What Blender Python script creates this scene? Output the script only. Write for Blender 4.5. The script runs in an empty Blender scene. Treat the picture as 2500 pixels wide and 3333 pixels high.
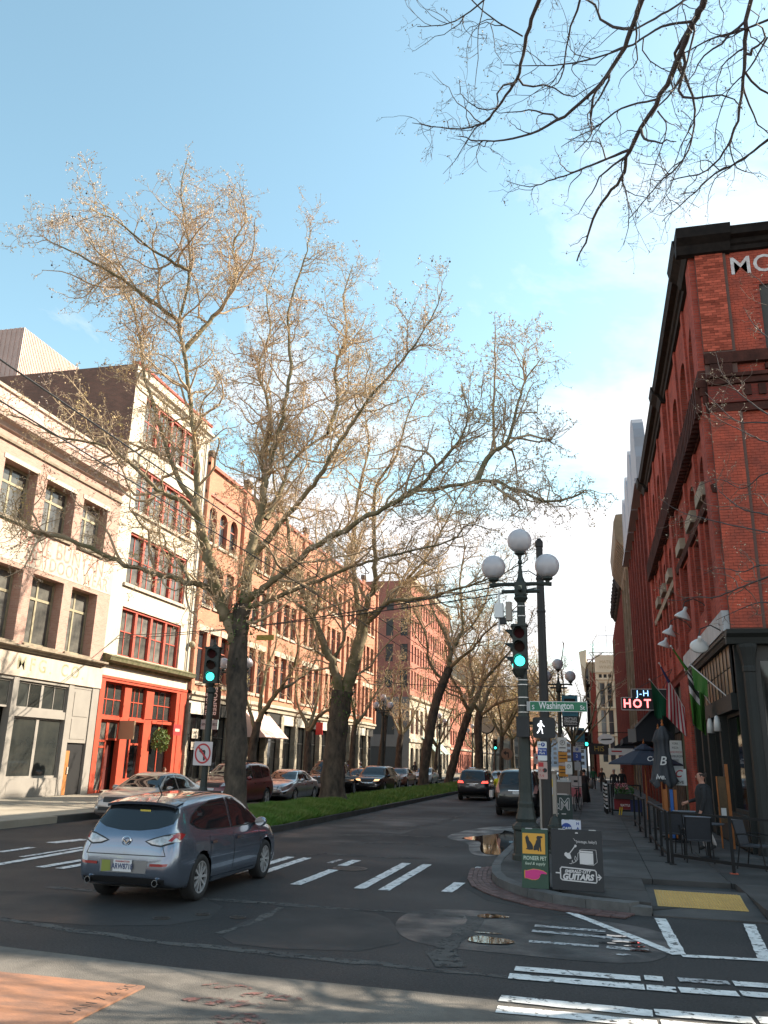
import bpy, bmesh, math, random
import numpy as np
from mathutils import Vector, Matrix
from mathutils.bvhtree import BVHTree
from mathutils.geometry import delaunay_2d_cdt
R_ = math.radians
PI = math.pi
S = bpy.context.scene
COL = S.collection
random.seed(7)
rng = np.random.default_rng(11)

# ------------------------------------------------------------------ camera
cam_d = bpy.data.cameras.new('camera')
cam = bpy.data.objects.new('camera', cam_d)
COL.objects.link(cam)
cam.location = (0, 0, 2.05)
cam.rotation_euler = (R_(106.7458), R_(-1.3714), R_(13.7337))
cam_d.sensor_fit = 'VERTICAL'
cam_d.sensor_height = 36.0
cam_d.sensor_width = 27.0
cam_d.lens = 28.947
cam_d.clip_start = 0.1
cam_d.clip_end = 4000
S.camera = cam

# ------------------------------------------------------------------ sun and sky
SUN = Vector((1.22, 0.79, 1.0)).normalized()      # towards the sun
sun_el = math.asin(SUN.z)
sun_az = math.atan2(SUN.x, SUN.y)                  # clockwise from +Y
sl = bpy.data.lights.new('sun', 'SUN')
sl.energy = 5.0
sl.angle = R_(0.53)
sl.color = (1.0, 0.88, 0.71)
so = bpy.data.objects.new('sun', sl)
COL.objects.link(so)
so.rotation_euler = SUN.to_track_quat('Z', 'Y').to_euler()
so.location = (60, 40, 60)

W = bpy.data.worlds.new('World')
S.world = W
W.use_nodes = True
wt = W.node_tree
for n in list(wt.nodes):
 wt.nodes.remove(n)


def wn(t, **k):
 n = wt.nodes.new(t)
 for a, b in k.items():
  setattr(n, a, b)
 return n


out = wn('ShaderNodeOutputWorld')
bg = wn('ShaderNodeBackground')
bg.inputs['Strength'].default_value = 0.15
sky = wn('ShaderNodeTexSky', sky_type='NISHITA', sun_disc=False)
sky.sun_elevation = sun_el
sky.sun_rotation = sun_az
sky.air_density = 1.0
sky.dust_density = 0.6
sky.ozone_density = 1.0
# clouds: broken fair-weather sheet, thicker towards the horizon, the same all round
tc = wn('ShaderNodeTexCoord')
sep = wn('ShaderNodeSeparateXYZ')
wt.links.new(tc.outputs['Generated'], sep.inputs[0])


def wm(op, a, b=None, c=None, clamp=False):
 n = wn('ShaderNodeMath', operation=op, use_clamp=clamp)
 for i, x in enumerate((a, b, c)):
  if x is None:
   continue
  if isinstance(x, (int, float)):
   n.inputs[i].default_value = x
  else:
   wt.links.new(x, n.inputs[i])
 return n.outputs[0]


zc = wm('MAXIMUM', sep.outputs[2], 0.02)
zz = wm('ADD', zc, 0.16)
px = wm('DIVIDE', sep.outputs[0], zz)
py = wm('DIVIDE', sep.outputs[1], zz)
comb = wn('ShaderNodeCombineXYZ')
wt.links.new(px, comb.inputs[0])
wt.links.new(py, comb.inputs[1])
mp = wn('ShaderNodeMapping')
mp.inputs['Location'].default_value = (8.4, 2.2, 0)
mp.inputs['Scale'].default_value = (1.0, 1.0, 1)
wt.links.new(comb.outputs[0], mp.inputs['Vector'])
nz = wn('ShaderNodeTexNoise')
nz.inputs['Scale'].default_value = 1.35
nz.inputs['Detail'].default_value = 9
nz.inputs['Roughness'].default_value = 0.58
nz.inputs['Distortion'].default_value = 0.35
wt.links.new(mp.outputs[0], nz.inputs['Vector'])
cover = wn('ShaderNodeMapRange')          # noise threshold by height: more cloud low down
cover.inputs['From Min'].default_value = 0.22
cover.inputs['From Max'].default_value = 0.66
cover.inputs['To Min'].default_value = 0.34
cover.inputs['To Max'].default_value = 0.64
wt.links.new(sep.outputs[2], cover.inputs['Value'])
d0 = wm('SUBTRACT', nz.outputs['Fac'], cover.outputs[0])
dens = wm('MULTIPLY', d0, 7.0, clamp=True)
dens = wm('SMOOTH_MIN', dens, 0.93, 0.12)
mixc = wn('ShaderNodeMix', data_type='RGBA')
wt.links.new(dens, mixc.inputs['Factor'])
tint = wn('ShaderNodeMix', data_type='RGBA', blend_type='MULTIPLY')
tint.inputs['Factor'].default_value = 1.0
tint.inputs['B'].default_value = (0.97, 1.05, 0.82, 1)
wt.links.new(sky.outputs[0], tint.inputs['A'])
wt.links.new(tint.outputs['Result'], mixc.inputs['A'])
mixc.inputs['B'].default_value = (3.7, 3.6, 3.65, 1)
wt.links.new(mixc.outputs['Result'], bg.inputs['Color'])
wt.links.new(bg.outputs[0], out.inputs[0])

S.view_settings.view_transform = 'Standard'
S.view_settings.look = 'None'
S.view_settings.exposure = 1.34
S.view_settings.gamma = 1.0
S.view_settings.use_curve_mapping = False
S.render.engine = 'CYCLES'
S.cycles.use_denoising = True
S.cycles.max_bounces = 6
S.cycles.diffuse_bounces = 3
S.cycles.glossy_bounces = 3
S.cycles.transmission_bounces = 4
S.cycles.transparent_max_bounces = 12
S.cycles.caustics_reflective = False
S.cycles.caustics_refractive = False

# ------------------------------------------------------------------ materials
MATS = {}


def rgb(h):
 """sRGB 0-255 triple to linear"""
 o = []
 for c in h:
  c /= 255.0
  o.append(c / 12.92 if c <= 0.04045 else ((c + 0.055) / 1.055) ** 2.4)
 return tuple(o)


def mat(name, col, rough=0.7, metal=0.0, var=0.0, vscale=2.0, col2=None, bump=0.0, bscale=60.0, spec=0.5, coat=0.0,
  emit=None, estr=0.0, objvar=0.0, alpha=1.0, stretch=(1, 1, 1), trans=0.0, rvar=0.0, grime=0.0, detail=6.0, wear=0.0):
 """procedural Principled material; var mixes col towards col2 with noise, objvar varies brightness per object"""
 if name in MATS:
  return MATS[name]
 m = bpy.data.materials.new(name)
 m.use_nodes = True
 nt = m.node_tree
 b = nt.nodes['Principled BSDF']
 b.inputs['Roughness'].default_value = rough
 b.inputs['Metallic'].default_value = metal
 b.inputs['Specular IOR Level'].default_value = spec
 b.inputs['Coat Weight'].default_value = coat
 b.inputs['Coat Roughness'].default_value = 0.04
 b.inputs['Alpha'].default_value = alpha
 b.inputs['Transmission Weight'].default_value = trans
 c = (*col, 1)
 b.inputs['Base Color'].default_value = c
 L = nt.links.new
 csock = None
 tcn = nt.nodes.new('ShaderNodeTexCoord')
 mpn = nt.nodes.new('ShaderNodeMapping')
 mpn.inputs['Scale'].default_value = stretch
 L(tcn.outputs['Object'], mpn.inputs['Vector'])
 if var > 0:
  c2 = col2 if col2 else tuple(x * 0.45 for x in col)
  nzn = nt.nodes.new('ShaderNodeTexNoise')
  nzn.inputs['Scale'].default_value = vscale
  nzn.inputs['Detail'].default_value = detail
  nzn.inputs['Roughness'].default_value = 0.62
  L(mpn.outputs[0], nzn.inputs['Vector'])
  mr = nt.nodes.new('ShaderNodeMapRange')
  mr.inputs['From Min'].default_value = 0.36
  mr.inputs['From Max'].default_value = 0.66
  mr.inputs['To Max'].default_value = var
  L(nzn.outputs['Fac'], mr.inputs['Value'])
  mx = nt.nodes.new('ShaderNodeMix')
  mx.data_type = 'RGBA'
  mx.inputs['A'].default_value = c
  mx.inputs['B'].default_value = (*c2, 1)
  L(mr.outputs[0], mx.inputs['Factor'])
  csock = mx.outputs['Result']
 if grime > 0:      # dirt streaks with a fine vertical grain
  ng = nt.nodes.new('ShaderNodeTexNoise')
  ng.inputs['Scale'].default_value = 1.0
  ng.inputs['Detail'].default_value = 8
  mg = nt.nodes.new('ShaderNodeMapping')
  mg.inputs['Scale'].default_value = (3.5, 3.5, 0.35)
  L(tcn.outputs['Object'], mg.inputs['Vector'])
  L(mg.outputs[0], ng.inputs['Vector'])
  mr2 = nt.nodes.new('ShaderNodeMapRange')
  mr2.inputs['From Min'].default_value = 0.48
  mr2.inputs['From Max'].default_value = 0.75
  mr2.inputs['To Max'].default_value = grime
  L(ng.outputs['Fac'], mr2.inputs['Value'])
  mx2 = nt.nodes.new('ShaderNodeMix')
  mx2.data_type = 'RGBA'
  if csock:
   L(csock, mx2.inputs['A'])
  else:
   mx2.inputs['A'].default_value = c
  mx2.inputs['B'].default_value = (0.035, 0.028, 0.022, 1)
  L(mr2.outputs[0], mx2.inputs['Factor'])
  csock = mx2.outputs['Result']
 if objvar > 0:
  oi = nt.nodes.new('ShaderNodeObjectInfo')
  mr3 = nt.nodes.new('ShaderNodeMapRange')
  mr3.inputs['To Min'].default_value = 1 - objvar
  mr3.inputs['To Max'].default_value = 1 + objvar * 0.6
  L(oi.outputs['Random'], mr3.inputs['Value'])
  hs = nt.nodes.new('ShaderNodeHueSaturation')
  L(mr3.outputs[0], hs.inputs['Value'])
  if csock:
   L(csock, hs.inputs['Color'])
  else:
   hs.inputs['Color'].default_value = c
  csock = hs.outputs[0]
 if csock:
  L(csock, b.inputs['Base Color'])
 if bump > 0:
  nb = nt.nodes.new('ShaderNodeTexNoise')
  nb.inputs['Scale'].default_value = bscale
  nb.inputs['Detail'].default_value = 4
  L(mpn.outputs[0], nb.inputs['Vector'])
  bp = nt.nodes.new('ShaderNodeBump')
  bp.inputs['Strength'].default_value = bump
  bp.inputs['Distance'].default_value = 0.02
  L(nb.outputs['Fac'], bp.inputs['Height'])
  L(bp.outputs[0], b.inputs['Normal'])
 if rvar > 0:
  nr = nt.nodes.new('ShaderNodeTexNoise')
  nr.inputs['Scale'].default_value = vscale * 0.7
  nr.inputs['Detail'].default_value = 5
  L(mpn.outputs[0], nr.inputs['Vector'])
  mr4 = nt.nodes.new('ShaderNodeMapRange')
  mr4.inputs['From Min'].default_value = 0.35
  mr4.inputs['From Max'].default_value = 0.65
  mr4.inputs['To Min'].default_value = max(0.02, rough - rvar)
  mr4.inputs['To Max'].default_value = min(1, rough + rvar)
  L(nr.outputs['Fac'], mr4.inputs['Value'])
  L(mr4.outputs[0], b.inputs['Roughness'])
 if wear > 0:      # paint worn through to the road
  nw = nt.nodes.new('ShaderNodeTexNoise')
  nw.inputs['Scale'].default_value = 9
  nw.inputs['Detail'].default_value = 9
  nw.inputs['Roughness'].default_value = .7
  L(tcn.outputs['Object'], nw.inputs['Vector'])
  mw = nt.nodes.new('ShaderNodeMapRange')
  mw.inputs['From Min'].default_value = wear - .04
  mw.inputs['From Max'].default_value = wear + .05
  L(nw.outputs['Fac'], mw.inputs['Value'])
  L(mw.outputs[0], b.inputs['Alpha'])
 if emit:
  b.inputs['Emission Color'].default_value = (*emit, 1)
  b.inputs['Emission Strength'].default_value = estr
 MATS[name] = m
 return m


def brick_mat(name, c1, c2, mortar, scale=1.0, grime=0.35, stain=(0.05, 0.03, 0.025)):
 """running-bond brick for surfaces where single bricks are too small to pick apart"""
 if name in MATS:
  return MATS[name]
 m = bpy.data.materials.new(name)
 m.use_nodes = True
 nt = m.node_tree
 L = nt.links.new
 b = nt.nodes['Principled BSDF']
 b.inputs['Roughness'].default_value = 0.9
 b.inputs['Specular IOR Level'].default_value = 0.12
 tcn = nt.nodes.new('ShaderNodeTexCoord')
 sx = nt.nodes.new('ShaderNodeSeparateXYZ')
 L(tcn.outputs['Object'], sx.inputs[0])
 ad = nt.nodes.new('ShaderNodeMath')
 ad.operation = 'ADD'
 L(sx.outputs[0], ad.inputs[0])
 L(sx.outputs[1], ad.inputs[1])
 cb = nt.nodes.new('ShaderNodeCombineXYZ')
 L(ad.outputs[0], cb.inputs[0])
 L(sx.outputs[2], cb.inputs[1])
 br = nt.nodes.new('ShaderNodeTexBrick')
 br.inputs['Color1'].default_value = (*c1, 1)
 br.inputs['Color2'].default_value = (*c2, 1)
 br.inputs['Mortar'].default_value = (*mortar, 1)
 br.inputs['Scale'].default_value = scale
 br.inputs['Brick Width'].default_value = 0.22
 br.inputs['Row Height'].default_value = 0.075
 br.inputs['Mortar Size'].default_value = 0.007
 br.inputs['Bias'].default_value = -0.1
 L(cb.outputs[0], br.inputs['Vector'])
 nzn = nt.nodes.new('ShaderNodeTexNoise')
 nzn.inputs['Scale'].default_value = 0.7
 nzn.inputs['Detail'].default_value = 8
 nzn.inputs['Roughness'].default_value = 0.65
 L(tcn.outputs['Object'], nzn.inputs['Vector'])
 mr = nt.nodes.new('ShaderNodeMapRange')
 mr.inputs['From Min'].default_value = 0.42
 mr.inputs['From Max'].default_value = 0.72
 mr.inputs['To Max'].default_value = grime
 L(nzn.outputs['Fac'], mr.inputs['Value'])
 mx = nt.nodes.new('ShaderNodeMix')
 mx.data_type = 'RGBA'
 L(br.outputs['Color'], mx.inputs['A'])
 mx.inputs['B'].default_value = (*stain, 1)
 L(mr.outputs[0], mx.inputs['Factor'])
 L(mx.outputs['Result'], b.inputs['Base Color'])
 bp = nt.nodes.new('ShaderNodeBump')
 bp.inputs['Strength'].default_value = 0.6
 bp.inputs['Distance'].default_value = 0.01
 inv = nt.nodes.new('ShaderNodeMath')
 inv.operation = 'SUBTRACT'
 inv.inputs[0].default_value = 1
 L(br.outputs['Fac'], inv.inputs[1])
 L(inv.outputs[0], bp.inputs['Height'])
 L(bp.outputs[0], b.inputs['Normal'])
 MATS[name] = m
 return m


# ------------------------------------------------------------------ mesh helpers
class MB:
 def __init__(s):
  s.v, s.f, s.mi, s.cm = [], [], [], 0

 def poly(s, pts):
  k = len(s.v)
  s.v += [tuple(p) for p in pts]
  s.f.append(tuple(range(k, k + len(pts))))
  s.mi.append(s.cm)
  return s

 def faces(s, vs, fs):
  k = len(s.v)
  s.v += [tuple(p) for p in vs]
  for f in fs:
   s.f.append(tuple(i + k for i in f))
   s.mi.append(s.cm)
  return s

 def box(s, x0, x1, y0, y1, z0, z1, bev=0.0):
  if bev > 0:
   return s.prism([(x0 + bev, y0), (x1 - bev, y0), (x1, y0 + bev), (x1, y1 - bev), (x1 - bev, y1), (x0 + bev, y1),
       (x0, y1 - bev), (x0, y0 + bev)], z0, z1)
  return s.faces([(x0, y0, z0), (x1, y0, z0), (x1, y1, z0), (x0, y1, z0), (x0, y0, z1), (x1, y0, z1), (x1, y1, z1),
      (x0, y1, z1)], [(0, 3, 2, 1), (4, 5, 6, 7), (0, 1, 5, 4), (1, 2, 6, 5), (2, 3, 7, 6), (3, 0, 4, 7)])

 def prism(s, poly, a0, a1, axis='z'):
  """extrude a 2d polygon: axis z (x,y), y (x,z), x (y,z)"""
  n = len(poly)
  mk = {'z': lambda p, a: (p[0], p[1], a), 'y': lambda p, a: (p[0], a, p[1]), 'x': lambda p, a: (a, p[0], p[1])}[axis]
  vs = [mk(p, a0) for p in poly] + [mk(p, a1) for p in poly]
  fs = [tuple(range(n))[::-1], tuple(range(n, 2 * n))] + [(i, (i + 1) % n, n + (i + 1) % n, n + i) for i in range(n)]
  return s.faces(vs, fs)

 def bar(s, a, b, w, h=None):
  """square bar from a to b"""
  h = h or w
  a, b = Vector(a), Vector(b)
  d = (b - a).normalized()
  u = d.cross(Vector((0, 0, 1)))
  if u.length < 1e-4:
   u = Vector((1, 0, 0))
  u.normalize()
  t = u.cross(d).normalized()
  vs = []
  for p in (a, b):
   for i, j in ((-1, -1), (1, -1), (1, 1), (-1, 1)):
    vs.append(p + u * (i * w / 2) + t * (j * h / 2))
  return s.faces(vs, [(0, 1, 2, 3), (7, 6, 5, 4), (0, 4, 5, 1), (1, 5, 6, 2), (2, 6, 7, 3), (3, 7, 4, 0)])

 def tube(s, pts, rad, n=8, cap=True):
  pts = [Vector(p) for p in pts]
  m = len(pts)
  if not hasattr(rad, '__len__'):
   rad = [rad] * m
  k = len(s.v)
  prev = None
  for i, p in enumerate(pts):
   d = (pts[min(i + 1, m - 1)] - pts[max(i - 1, 0)]).normalized()
   if prev is None:
    u = d.cross(Vector((0, 0, 1)))
    if u.length < 1e-3:
     u = Vector((1, 0, 0))
   else:
    u = prev - d * prev.dot(d)
   u.normalize()
   prev = u
   t = d.cross(u)
   for j in range(n):
    a = 2 * PI * j / n
    s.v.append(tuple(p + (u * math.cos(a) + t * math.sin(a)) * rad[i]))
  for i in range(m - 1):
   for j in range(n):
    a, b = k + i * n + j, k + i * n + (j + 1) % n
    s.f.append((a, b, b + n, a + n))
    s.mi.append(s.cm)
  if cap:
   s.f.append(tuple(k + j for j in range(n))[::-1])
   s.mi.append(s.cm)
   s.f.append(tuple(k + (m - 1) * n + j for j in range(n)))
   s.mi.append(s.cm)
  return s

 def lathe(s, prof, n=16, c=(0, 0, 0), flute=0.0):
  k = len(s.v)
  for r, z in prof:
   for j in range(n):
    a = 2 * PI * j / n
    rr = r * (1 - flute * (j % 2))
    s.v.append((c[0] + rr * math.cos(a), c[1] + rr * math.sin(a), c[2] + z))
  m = len(prof)
  for i in range(m - 1):
   for j in range(n):
    a, b = k + i * n + j, k + i * n + (j + 1) % n
    s.f.append((a, b, b + n, a + n))
    s.mi.append(s.cm)
  s.f.append(tuple(k + j for j in range(n))[::-1])
  s.f.append(tuple(k + (m - 1) * n + j for j in range(n)))
  s.mi += [s.cm, s.cm]
  return s

 def sphere(s, c, r, nu=16, nv=10, sc=(1, 1, 1)):
  k = len(s.v)
  c = Vector(c)
  s.v.append((c.x, c.y, c.z - r * sc[2]))
  for i in range(1, nv):
   t = -PI / 2 + PI * i / nv
   for j in range(nu):
    a = 2 * PI * j / nu
    s.v.append((c.x + r * sc[0] * math.cos(t) * math.cos(a), c.y + r * sc[1] * math.cos(t) * math.sin(a), c.z + r * sc[2] * math.sin(t)))
  s.v.append((c.x, c.y, c.z + r * sc[2]))
  e = len(s.v) - 1
  for j in range(nu):
   s.f.append((k, k + 1 + (j + 1) % nu, k + 1 + j))
   s.mi.append(s.cm)
   for i in range(nv - 2):
    a, b = k + 1 + i * nu + j, k + 1 + i * nu + (j + 1) % nu
    s.f.append((a, b, b + nu, a + nu))
    s.mi.append(s.cm)
   a = k + 1 + (nv - 2) * nu
   s.f.append((a + j, a + (j + 1) % nu, e))
   s.mi.append(s.cm)
  return s

 def mesh(s, name, mats, smooth=False):
  me = bpy.data.meshes.new(name)
  me.from_pydata([tuple(p) for p in s.v], [], s.f)
  ms = mats if isinstance(mats, (list, tuple)) else [mats]
  for m in ms:
   me.materials.append(m)
  if len(ms) > 1:
   me.polygons.foreach_set('material_index', s.mi)
  if smooth:
   me.polygons.foreach_set('use_smooth', [True] * len(me.polygons))
  me.update()
  return me

 def obj(s, name, mats, parent=None, smooth=False, loc=(0, 0, 0), rz=0.0):
  return link(name, s.mesh(name, mats, smooth), parent, loc, (0, 0, rz))


def link(name, data, parent=None, loc=(0, 0, 0), rot=(0, 0, 0)):
 o = bpy.data.objects.new(name, data)
 COL.objects.link(o)
 o.parent = parent
 o.location = loc
 o.rotation_euler = rot
 return o


def smooth_by_angle(o, ang=40):
 me = o.data
 me.polygons.foreach_set('use_smooth', [True] * len(me.polygons))
 me.set_sharp_from_angle(angle=R_(ang))
 return o


def tag(o, label, cat, group=None, kind=None):
 o['label'] = label
 o['category'] = cat
 if group:
  o['group'] = group
 if kind:
  o['kind'] = kind
 return o


def thing(name, label, cat, loc=(0, 0, 0), rz=0.0, group=None):
 o = link(name, None, None, loc, (0, 0, rz))
 o.empty_display_size = 0.3
 return tag(o, label, cat, group)


def struct(o, label=None, cat=None):
 o['kind'] = 'structure'
 if label:
  o['label'] = label
 if cat:
  o['category'] = cat
 return o


def copy_tree(o, parent=None):
 c = o.copy()
 COL.objects.link(c)
 c.parent = parent
 for ch in list(o.children):
  copy_tree(ch, c)
 return c


def text_mesh(s, size, align='CENTER', bold=0.0, shear=0.0, spacing=1.0, extrude=0.002, xs=1.0):
 cu = bpy.data.curves.new('lettering', 'FONT')
 cu.body = s
 cu.size = size
 cu.align_x = align
 cu.align_y = 'CENTER'
 cu.offset = bold
 cu.shear = shear
 cu.space_character = spacing
 cu.extrude = extrude
 cu.resolution_u = 3
 o = bpy.data.objects.new('lettering', cu)
 me = bpy.data.meshes.new_from_object(o)
 bpy.data.objects.remove(o)
 bpy.data.curves.remove(cu)
 if xs != 1.0:
  for v in me.vertices:
   v.co.x *= xs
 return me


def text(s, size, m, parent, loc, rot=(PI / 2, 0, 0), **k):
 """flat lettering; with the default rotation it stands in the local xz plane, facing -y"""
 me = text_mesh(s, size, **k)
 me.materials.clear()
 me.materials.append(m)
 return link('lettering', me, parent, loc, rot)


def flat(parent, pts, m, y, name, th=0.003):
 """a thin plate in the local xz plane facing -y, with its face at y"""
 return MB().prism(pts, y, y + th, 'y').obj(name, m, parent)


def rrect(x0, x1, z0, z1, r, n=4):
 o = []
 for cx, cz, a0 in ((x1 - r, z1 - r, 0), (x0 + r, z1 - r, 90), (x0 + r, z0 + r, 180), (x1 - r, z0 + r, 270)):
  for i in range(n + 1):
   a = R_(a0 + 90 * i / n)
   o.append((cx + r * math.cos(a), cz + r * math.sin(a)))
 return o[::-1]


def circ(cx, cz, r, n=24, rx=None):
 rx = rx or r
 return [(cx + rx * math.cos(2 * PI * i / n), cz - r * math.sin(2 * PI * i / n)) for i in range(n)]

# ================================================================== ground, road, pavements
asphalt = mat('asphalt', (0.033, 0.032, 0.033), rough=0.7, var=0.85, vscale=0.33, col2=(0.019, 0.019, 0.020), bump=0.6, bscale=95, rvar=0.12, detail=12, spec=.3)
# aggregate speckle on the asphalt
nt = asphalt.node_tree
b_ = nt.nodes['Principled BSDF']
src = b_.inputs['Base Color'].links[0].from_socket
sp = nt.nodes.new('ShaderNodeTexNoise')
sp.inputs['Scale'].default_value = 36
sp.inputs['Detail'].default_value = 3
tcn = nt.nodes.new('ShaderNodeTexCoord')
nt.links.new(tcn.outputs['Object'], sp.inputs['Vector'])
mr = nt.nodes.new('ShaderNodeMapRange')
mr.inputs['From Min'].default_value = 0.3
mr.inputs['From Max'].default_value = 0.75
mr.inputs['To Min'].default_value = 0.6
mr.inputs['To Max'].default_value = 1.9
nt.links.new(sp.outputs['Fac'], mr.inputs['Value'])
hs = nt.nodes.new('ShaderNodeHueSaturation')
nt.links.new(mr.outputs[0], hs.inputs['Value'])
nt.links.new(src, hs.inputs['Color'])
nt.links.new(hs.outputs[0], b_.inputs['Base Color'])

patch_m = mat('asphalt_patch', (0.018, 0.018, 0.019), rough=0.7, var=0.6, vscale=0.8, col2=(0.027, 0.027, 0.028), bump=0.45, bscale=120, rvar=0.15)
seam_m = mat('seam_filler', (0.085, 0.080, 0.075), wear=.42, rough=0.85, var=0.95, vscale=2.6, col2=(0.033, 0.033, 0.035), bump=0.4, bscale=90)
paint = mat('road_paint', (0.78, 0.77, 0.76), rough=0.6, var=0.7, vscale=5.5, col2=(0.45, 0.44, 0.43), bump=0.3, bscale=70, wear=.41)
worn = mat('worn_road_paint', (0.62, 0.62, 0.63), rough=0.4, var=0.8, vscale=9, col2=(0.25, 0.25, 0.26), bump=0.3, bscale=70, wear=.47)
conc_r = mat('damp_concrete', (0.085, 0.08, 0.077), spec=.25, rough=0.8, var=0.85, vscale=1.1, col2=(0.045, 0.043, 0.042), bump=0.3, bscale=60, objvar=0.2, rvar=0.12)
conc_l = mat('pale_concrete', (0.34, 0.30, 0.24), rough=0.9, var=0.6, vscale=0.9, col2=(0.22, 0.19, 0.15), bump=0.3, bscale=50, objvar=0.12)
kerb_m = mat('kerb_stone', (0.13, 0.128, 0.125), rough=0.8, var=0.8, vscale=2.5, col2=(0.06, 0.058, 0.056), bump=0.4, bscale=35)
kerb_dark = mat('dark_kerb_stone', (0.06, 0.058, 0.055), rough=0.85, var=0.7, vscale=2.0, col2=(0.03, 0.03, 0.028), bump=0.4, bscale=30)
dark_base = mat('paving_bed', (0.03, 0.03, 0.03), rough=0.95)
gbrick = mat('gutter_brick', (0.15, 0.08, 0.073), rough=0.7, var=0.6, vscale=6, col2=(0.07, 0.05, 0.05), bump=0.5, bscale=80, objvar=0.4)
soil = mat('soil', (0.07, 0.05, 0.03), rough=1.0, var=0.7, vscale=5)
water = mat('puddle_water', (0.012, 0.013, 0.015), rough=0.015, spec=0.9, bump=0.02, bscale=6)
damp = mat('wet_asphalt', (0.021, 0.021, 0.022), rough=0.5, spec=0.45, var=0.7, vscale=2.2, col2=(0.03, 0.03, 0.032), bump=0.4, bscale=90, rvar=0.2)

g = MB().poly([(-900, -500, 0), (900, -500, 0), (900, 1800, 0), (-900, 1800, 0)]).obj('road', asphalt)
struct(g)
sunlit_road = mat('sunlit_asphalt_tone', (0.19, 0.17, 0.15), rough=0.9, spec=.2, var=0.9, vscale=1.6, col2=(0.09, 0.083, 0.076), bump=0.6, bscale=80, detail=10)  # paler asphalt: sunlight on the near road is put into its colour
struct(MB().faces([(-60, -40, .0015), (60, -40, .0015), (60, 8.2, .0015), (6, 8.25, .0015), (.5, 8.3, .0015), (-1.6, 8.42, .0015), (-4.2, 8.5, .0015), (-7.4, 8.8, .0015), (-12, 9.8, .0015), (-60, 11, .0015)], [tuple(range(10))]).obj('sunlit_road_sheet', sunlit_road))  # pale sheet painting the sunlit strip, its edge close to the shadow line


def strip(pts, w, name, m, z=0.004, jit=0.0, step=0.25):
 """a flat band along a centre line"""
 L = []
 for a, b in zip(pts[:-1], pts[1:]):
  a, b = Vector(a), Vector(b)
  n = max(1, int((b - a).length / step))
  for i in range(n):
   L.append(a.lerp(b, i / n))
 L.append(Vector(pts[-1]))
 vs, fs = [], []
 for i, p in enumerate(L):
  d = (L[min(i + 1, len(L) - 1)] - L[max(i - 1, 0)]).normalized()
  nrm = Vector((-d.y, d.x))
  for sgn in (1, -1):
   q = p + nrm * sgn * (w / 2 + random.uniform(-jit, jit))
   vs.append((q.x, q.y, z))
 for i in range(len(L) - 1):
  fs.append((2 * i, 2 * i + 1, 2 * i + 3, 2 * i + 2))
 return struct(MB().faces(vs, fs).obj(name, m))


def blob(pts, name, m, z, n=3):
 """closed smoothed outline as a thin sheet"""
 P = [Vector(p) for p in pts]
 for _ in range(n):
  Q = []
  for i in range(len(P)):
   a, b = P[i], P[(i + 1) % len(P)]
   Q += [a.lerp(b, 0.25), a.lerp(b, 0.75)]
  P = Q
 c = sum(P, Vector((0, 0))) / len(P)
 vs = [(c.x, c.y, z)] + [(p.x, p.y, z) for p in P]
 N = len(P)
 bmx = MB().faces(vs, [(0, 1 + i, 1 + (i + 1) % N) for i in range(N)])
 o = bmx.obj(name, m)
 if o.data.polygons[0].normal.z < 0:
  o.data.flip_normals()
 return struct(o)


blob([(-4.47, 12.38), (-3.13, 12.3), (-2.65, 11.72), (-2.21, 9.95), (-3.94, 9.55), (-4.51, 10.16)], 'road_patch', patch_m, 0.003, 1)
blob([(-9.5, 11.6), (-6.9, 12.6), (-5.3, 12.3), (-4.9, 10.6), (-6.4, 9.9), (-9.0, 10.4)], 'road_patch', patch_m, 0.003, 1)
blob([(-8.6, 21), (-5.6, 21), (-5.4, 30), (-8.5, 30)], 'road_patch', patch_m, 0.003, 1)
strip([(-12.0, 11.2), (-7.43, 10.03), (-5.81, 9.65), (-4.78, 9.49), (-3.88, 9.43), (-2.06, 9.33), (-1.62, 9.28), (-0.89, 9.28)], 0.16, 'road_seam', seam_m, 0.004, 0.05)
strip([(-8.5, 12.5), (-4.47, 12.38), (-3.2, 12.38), (-2.33, 12.45), (-1.84, 12.42)], 0.18, 'road_seam', seam_m, 0.005, 0.06)
strip([(-4.43, 12.28), (-4.34, 10.89), (-4.51, 10.16)], 0.12, 'road_seam', seam_m, 0.006, 0.04)
strip([(-1.67, 12.49), (-1.67, 11.26), (-1.75, 10.5), (-1.72, 9.99), (-1.55, 9.46)], 0.26, 'road_seam', seam_m, 0.007, 0.05)
strip([(-6.6, 18.2), (-6.0, 19.0), (-4.6, 18.9), (-3.6, 19.2)], 0.22, 'road_seam', seam_m, 0.005, 0.07)
strip([(-6.4, 21.5), (-5.0, 22.3), (-3.6, 22.0)], 0.3, 'road_seam', seam_m, 0.005, 0.1)
strip([(-7.2, 23.6), (-5.6, 24.6), (-4.6, 24.4)], 0.35, 'road_seam', seam_m, 0.005, 0.1)
strip([(-6.0, 26.6), (-5.3, 30.0), (-5.2, 38.0)], 0.25, 'road_seam', seam_m, 0.006, 0.1)
strip([(-8.3, 31.0), (-7.0, 31.4), (-5.6, 31.2)], 0.4, 'road_seam', seam_m, 0.005, 0.12)
strip([(-10.5, 13.2), (-13.5, 13.0), (-16, 13.6)], 0.12, 'road_seam', seam_m, 0.004, 0.04)

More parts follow.
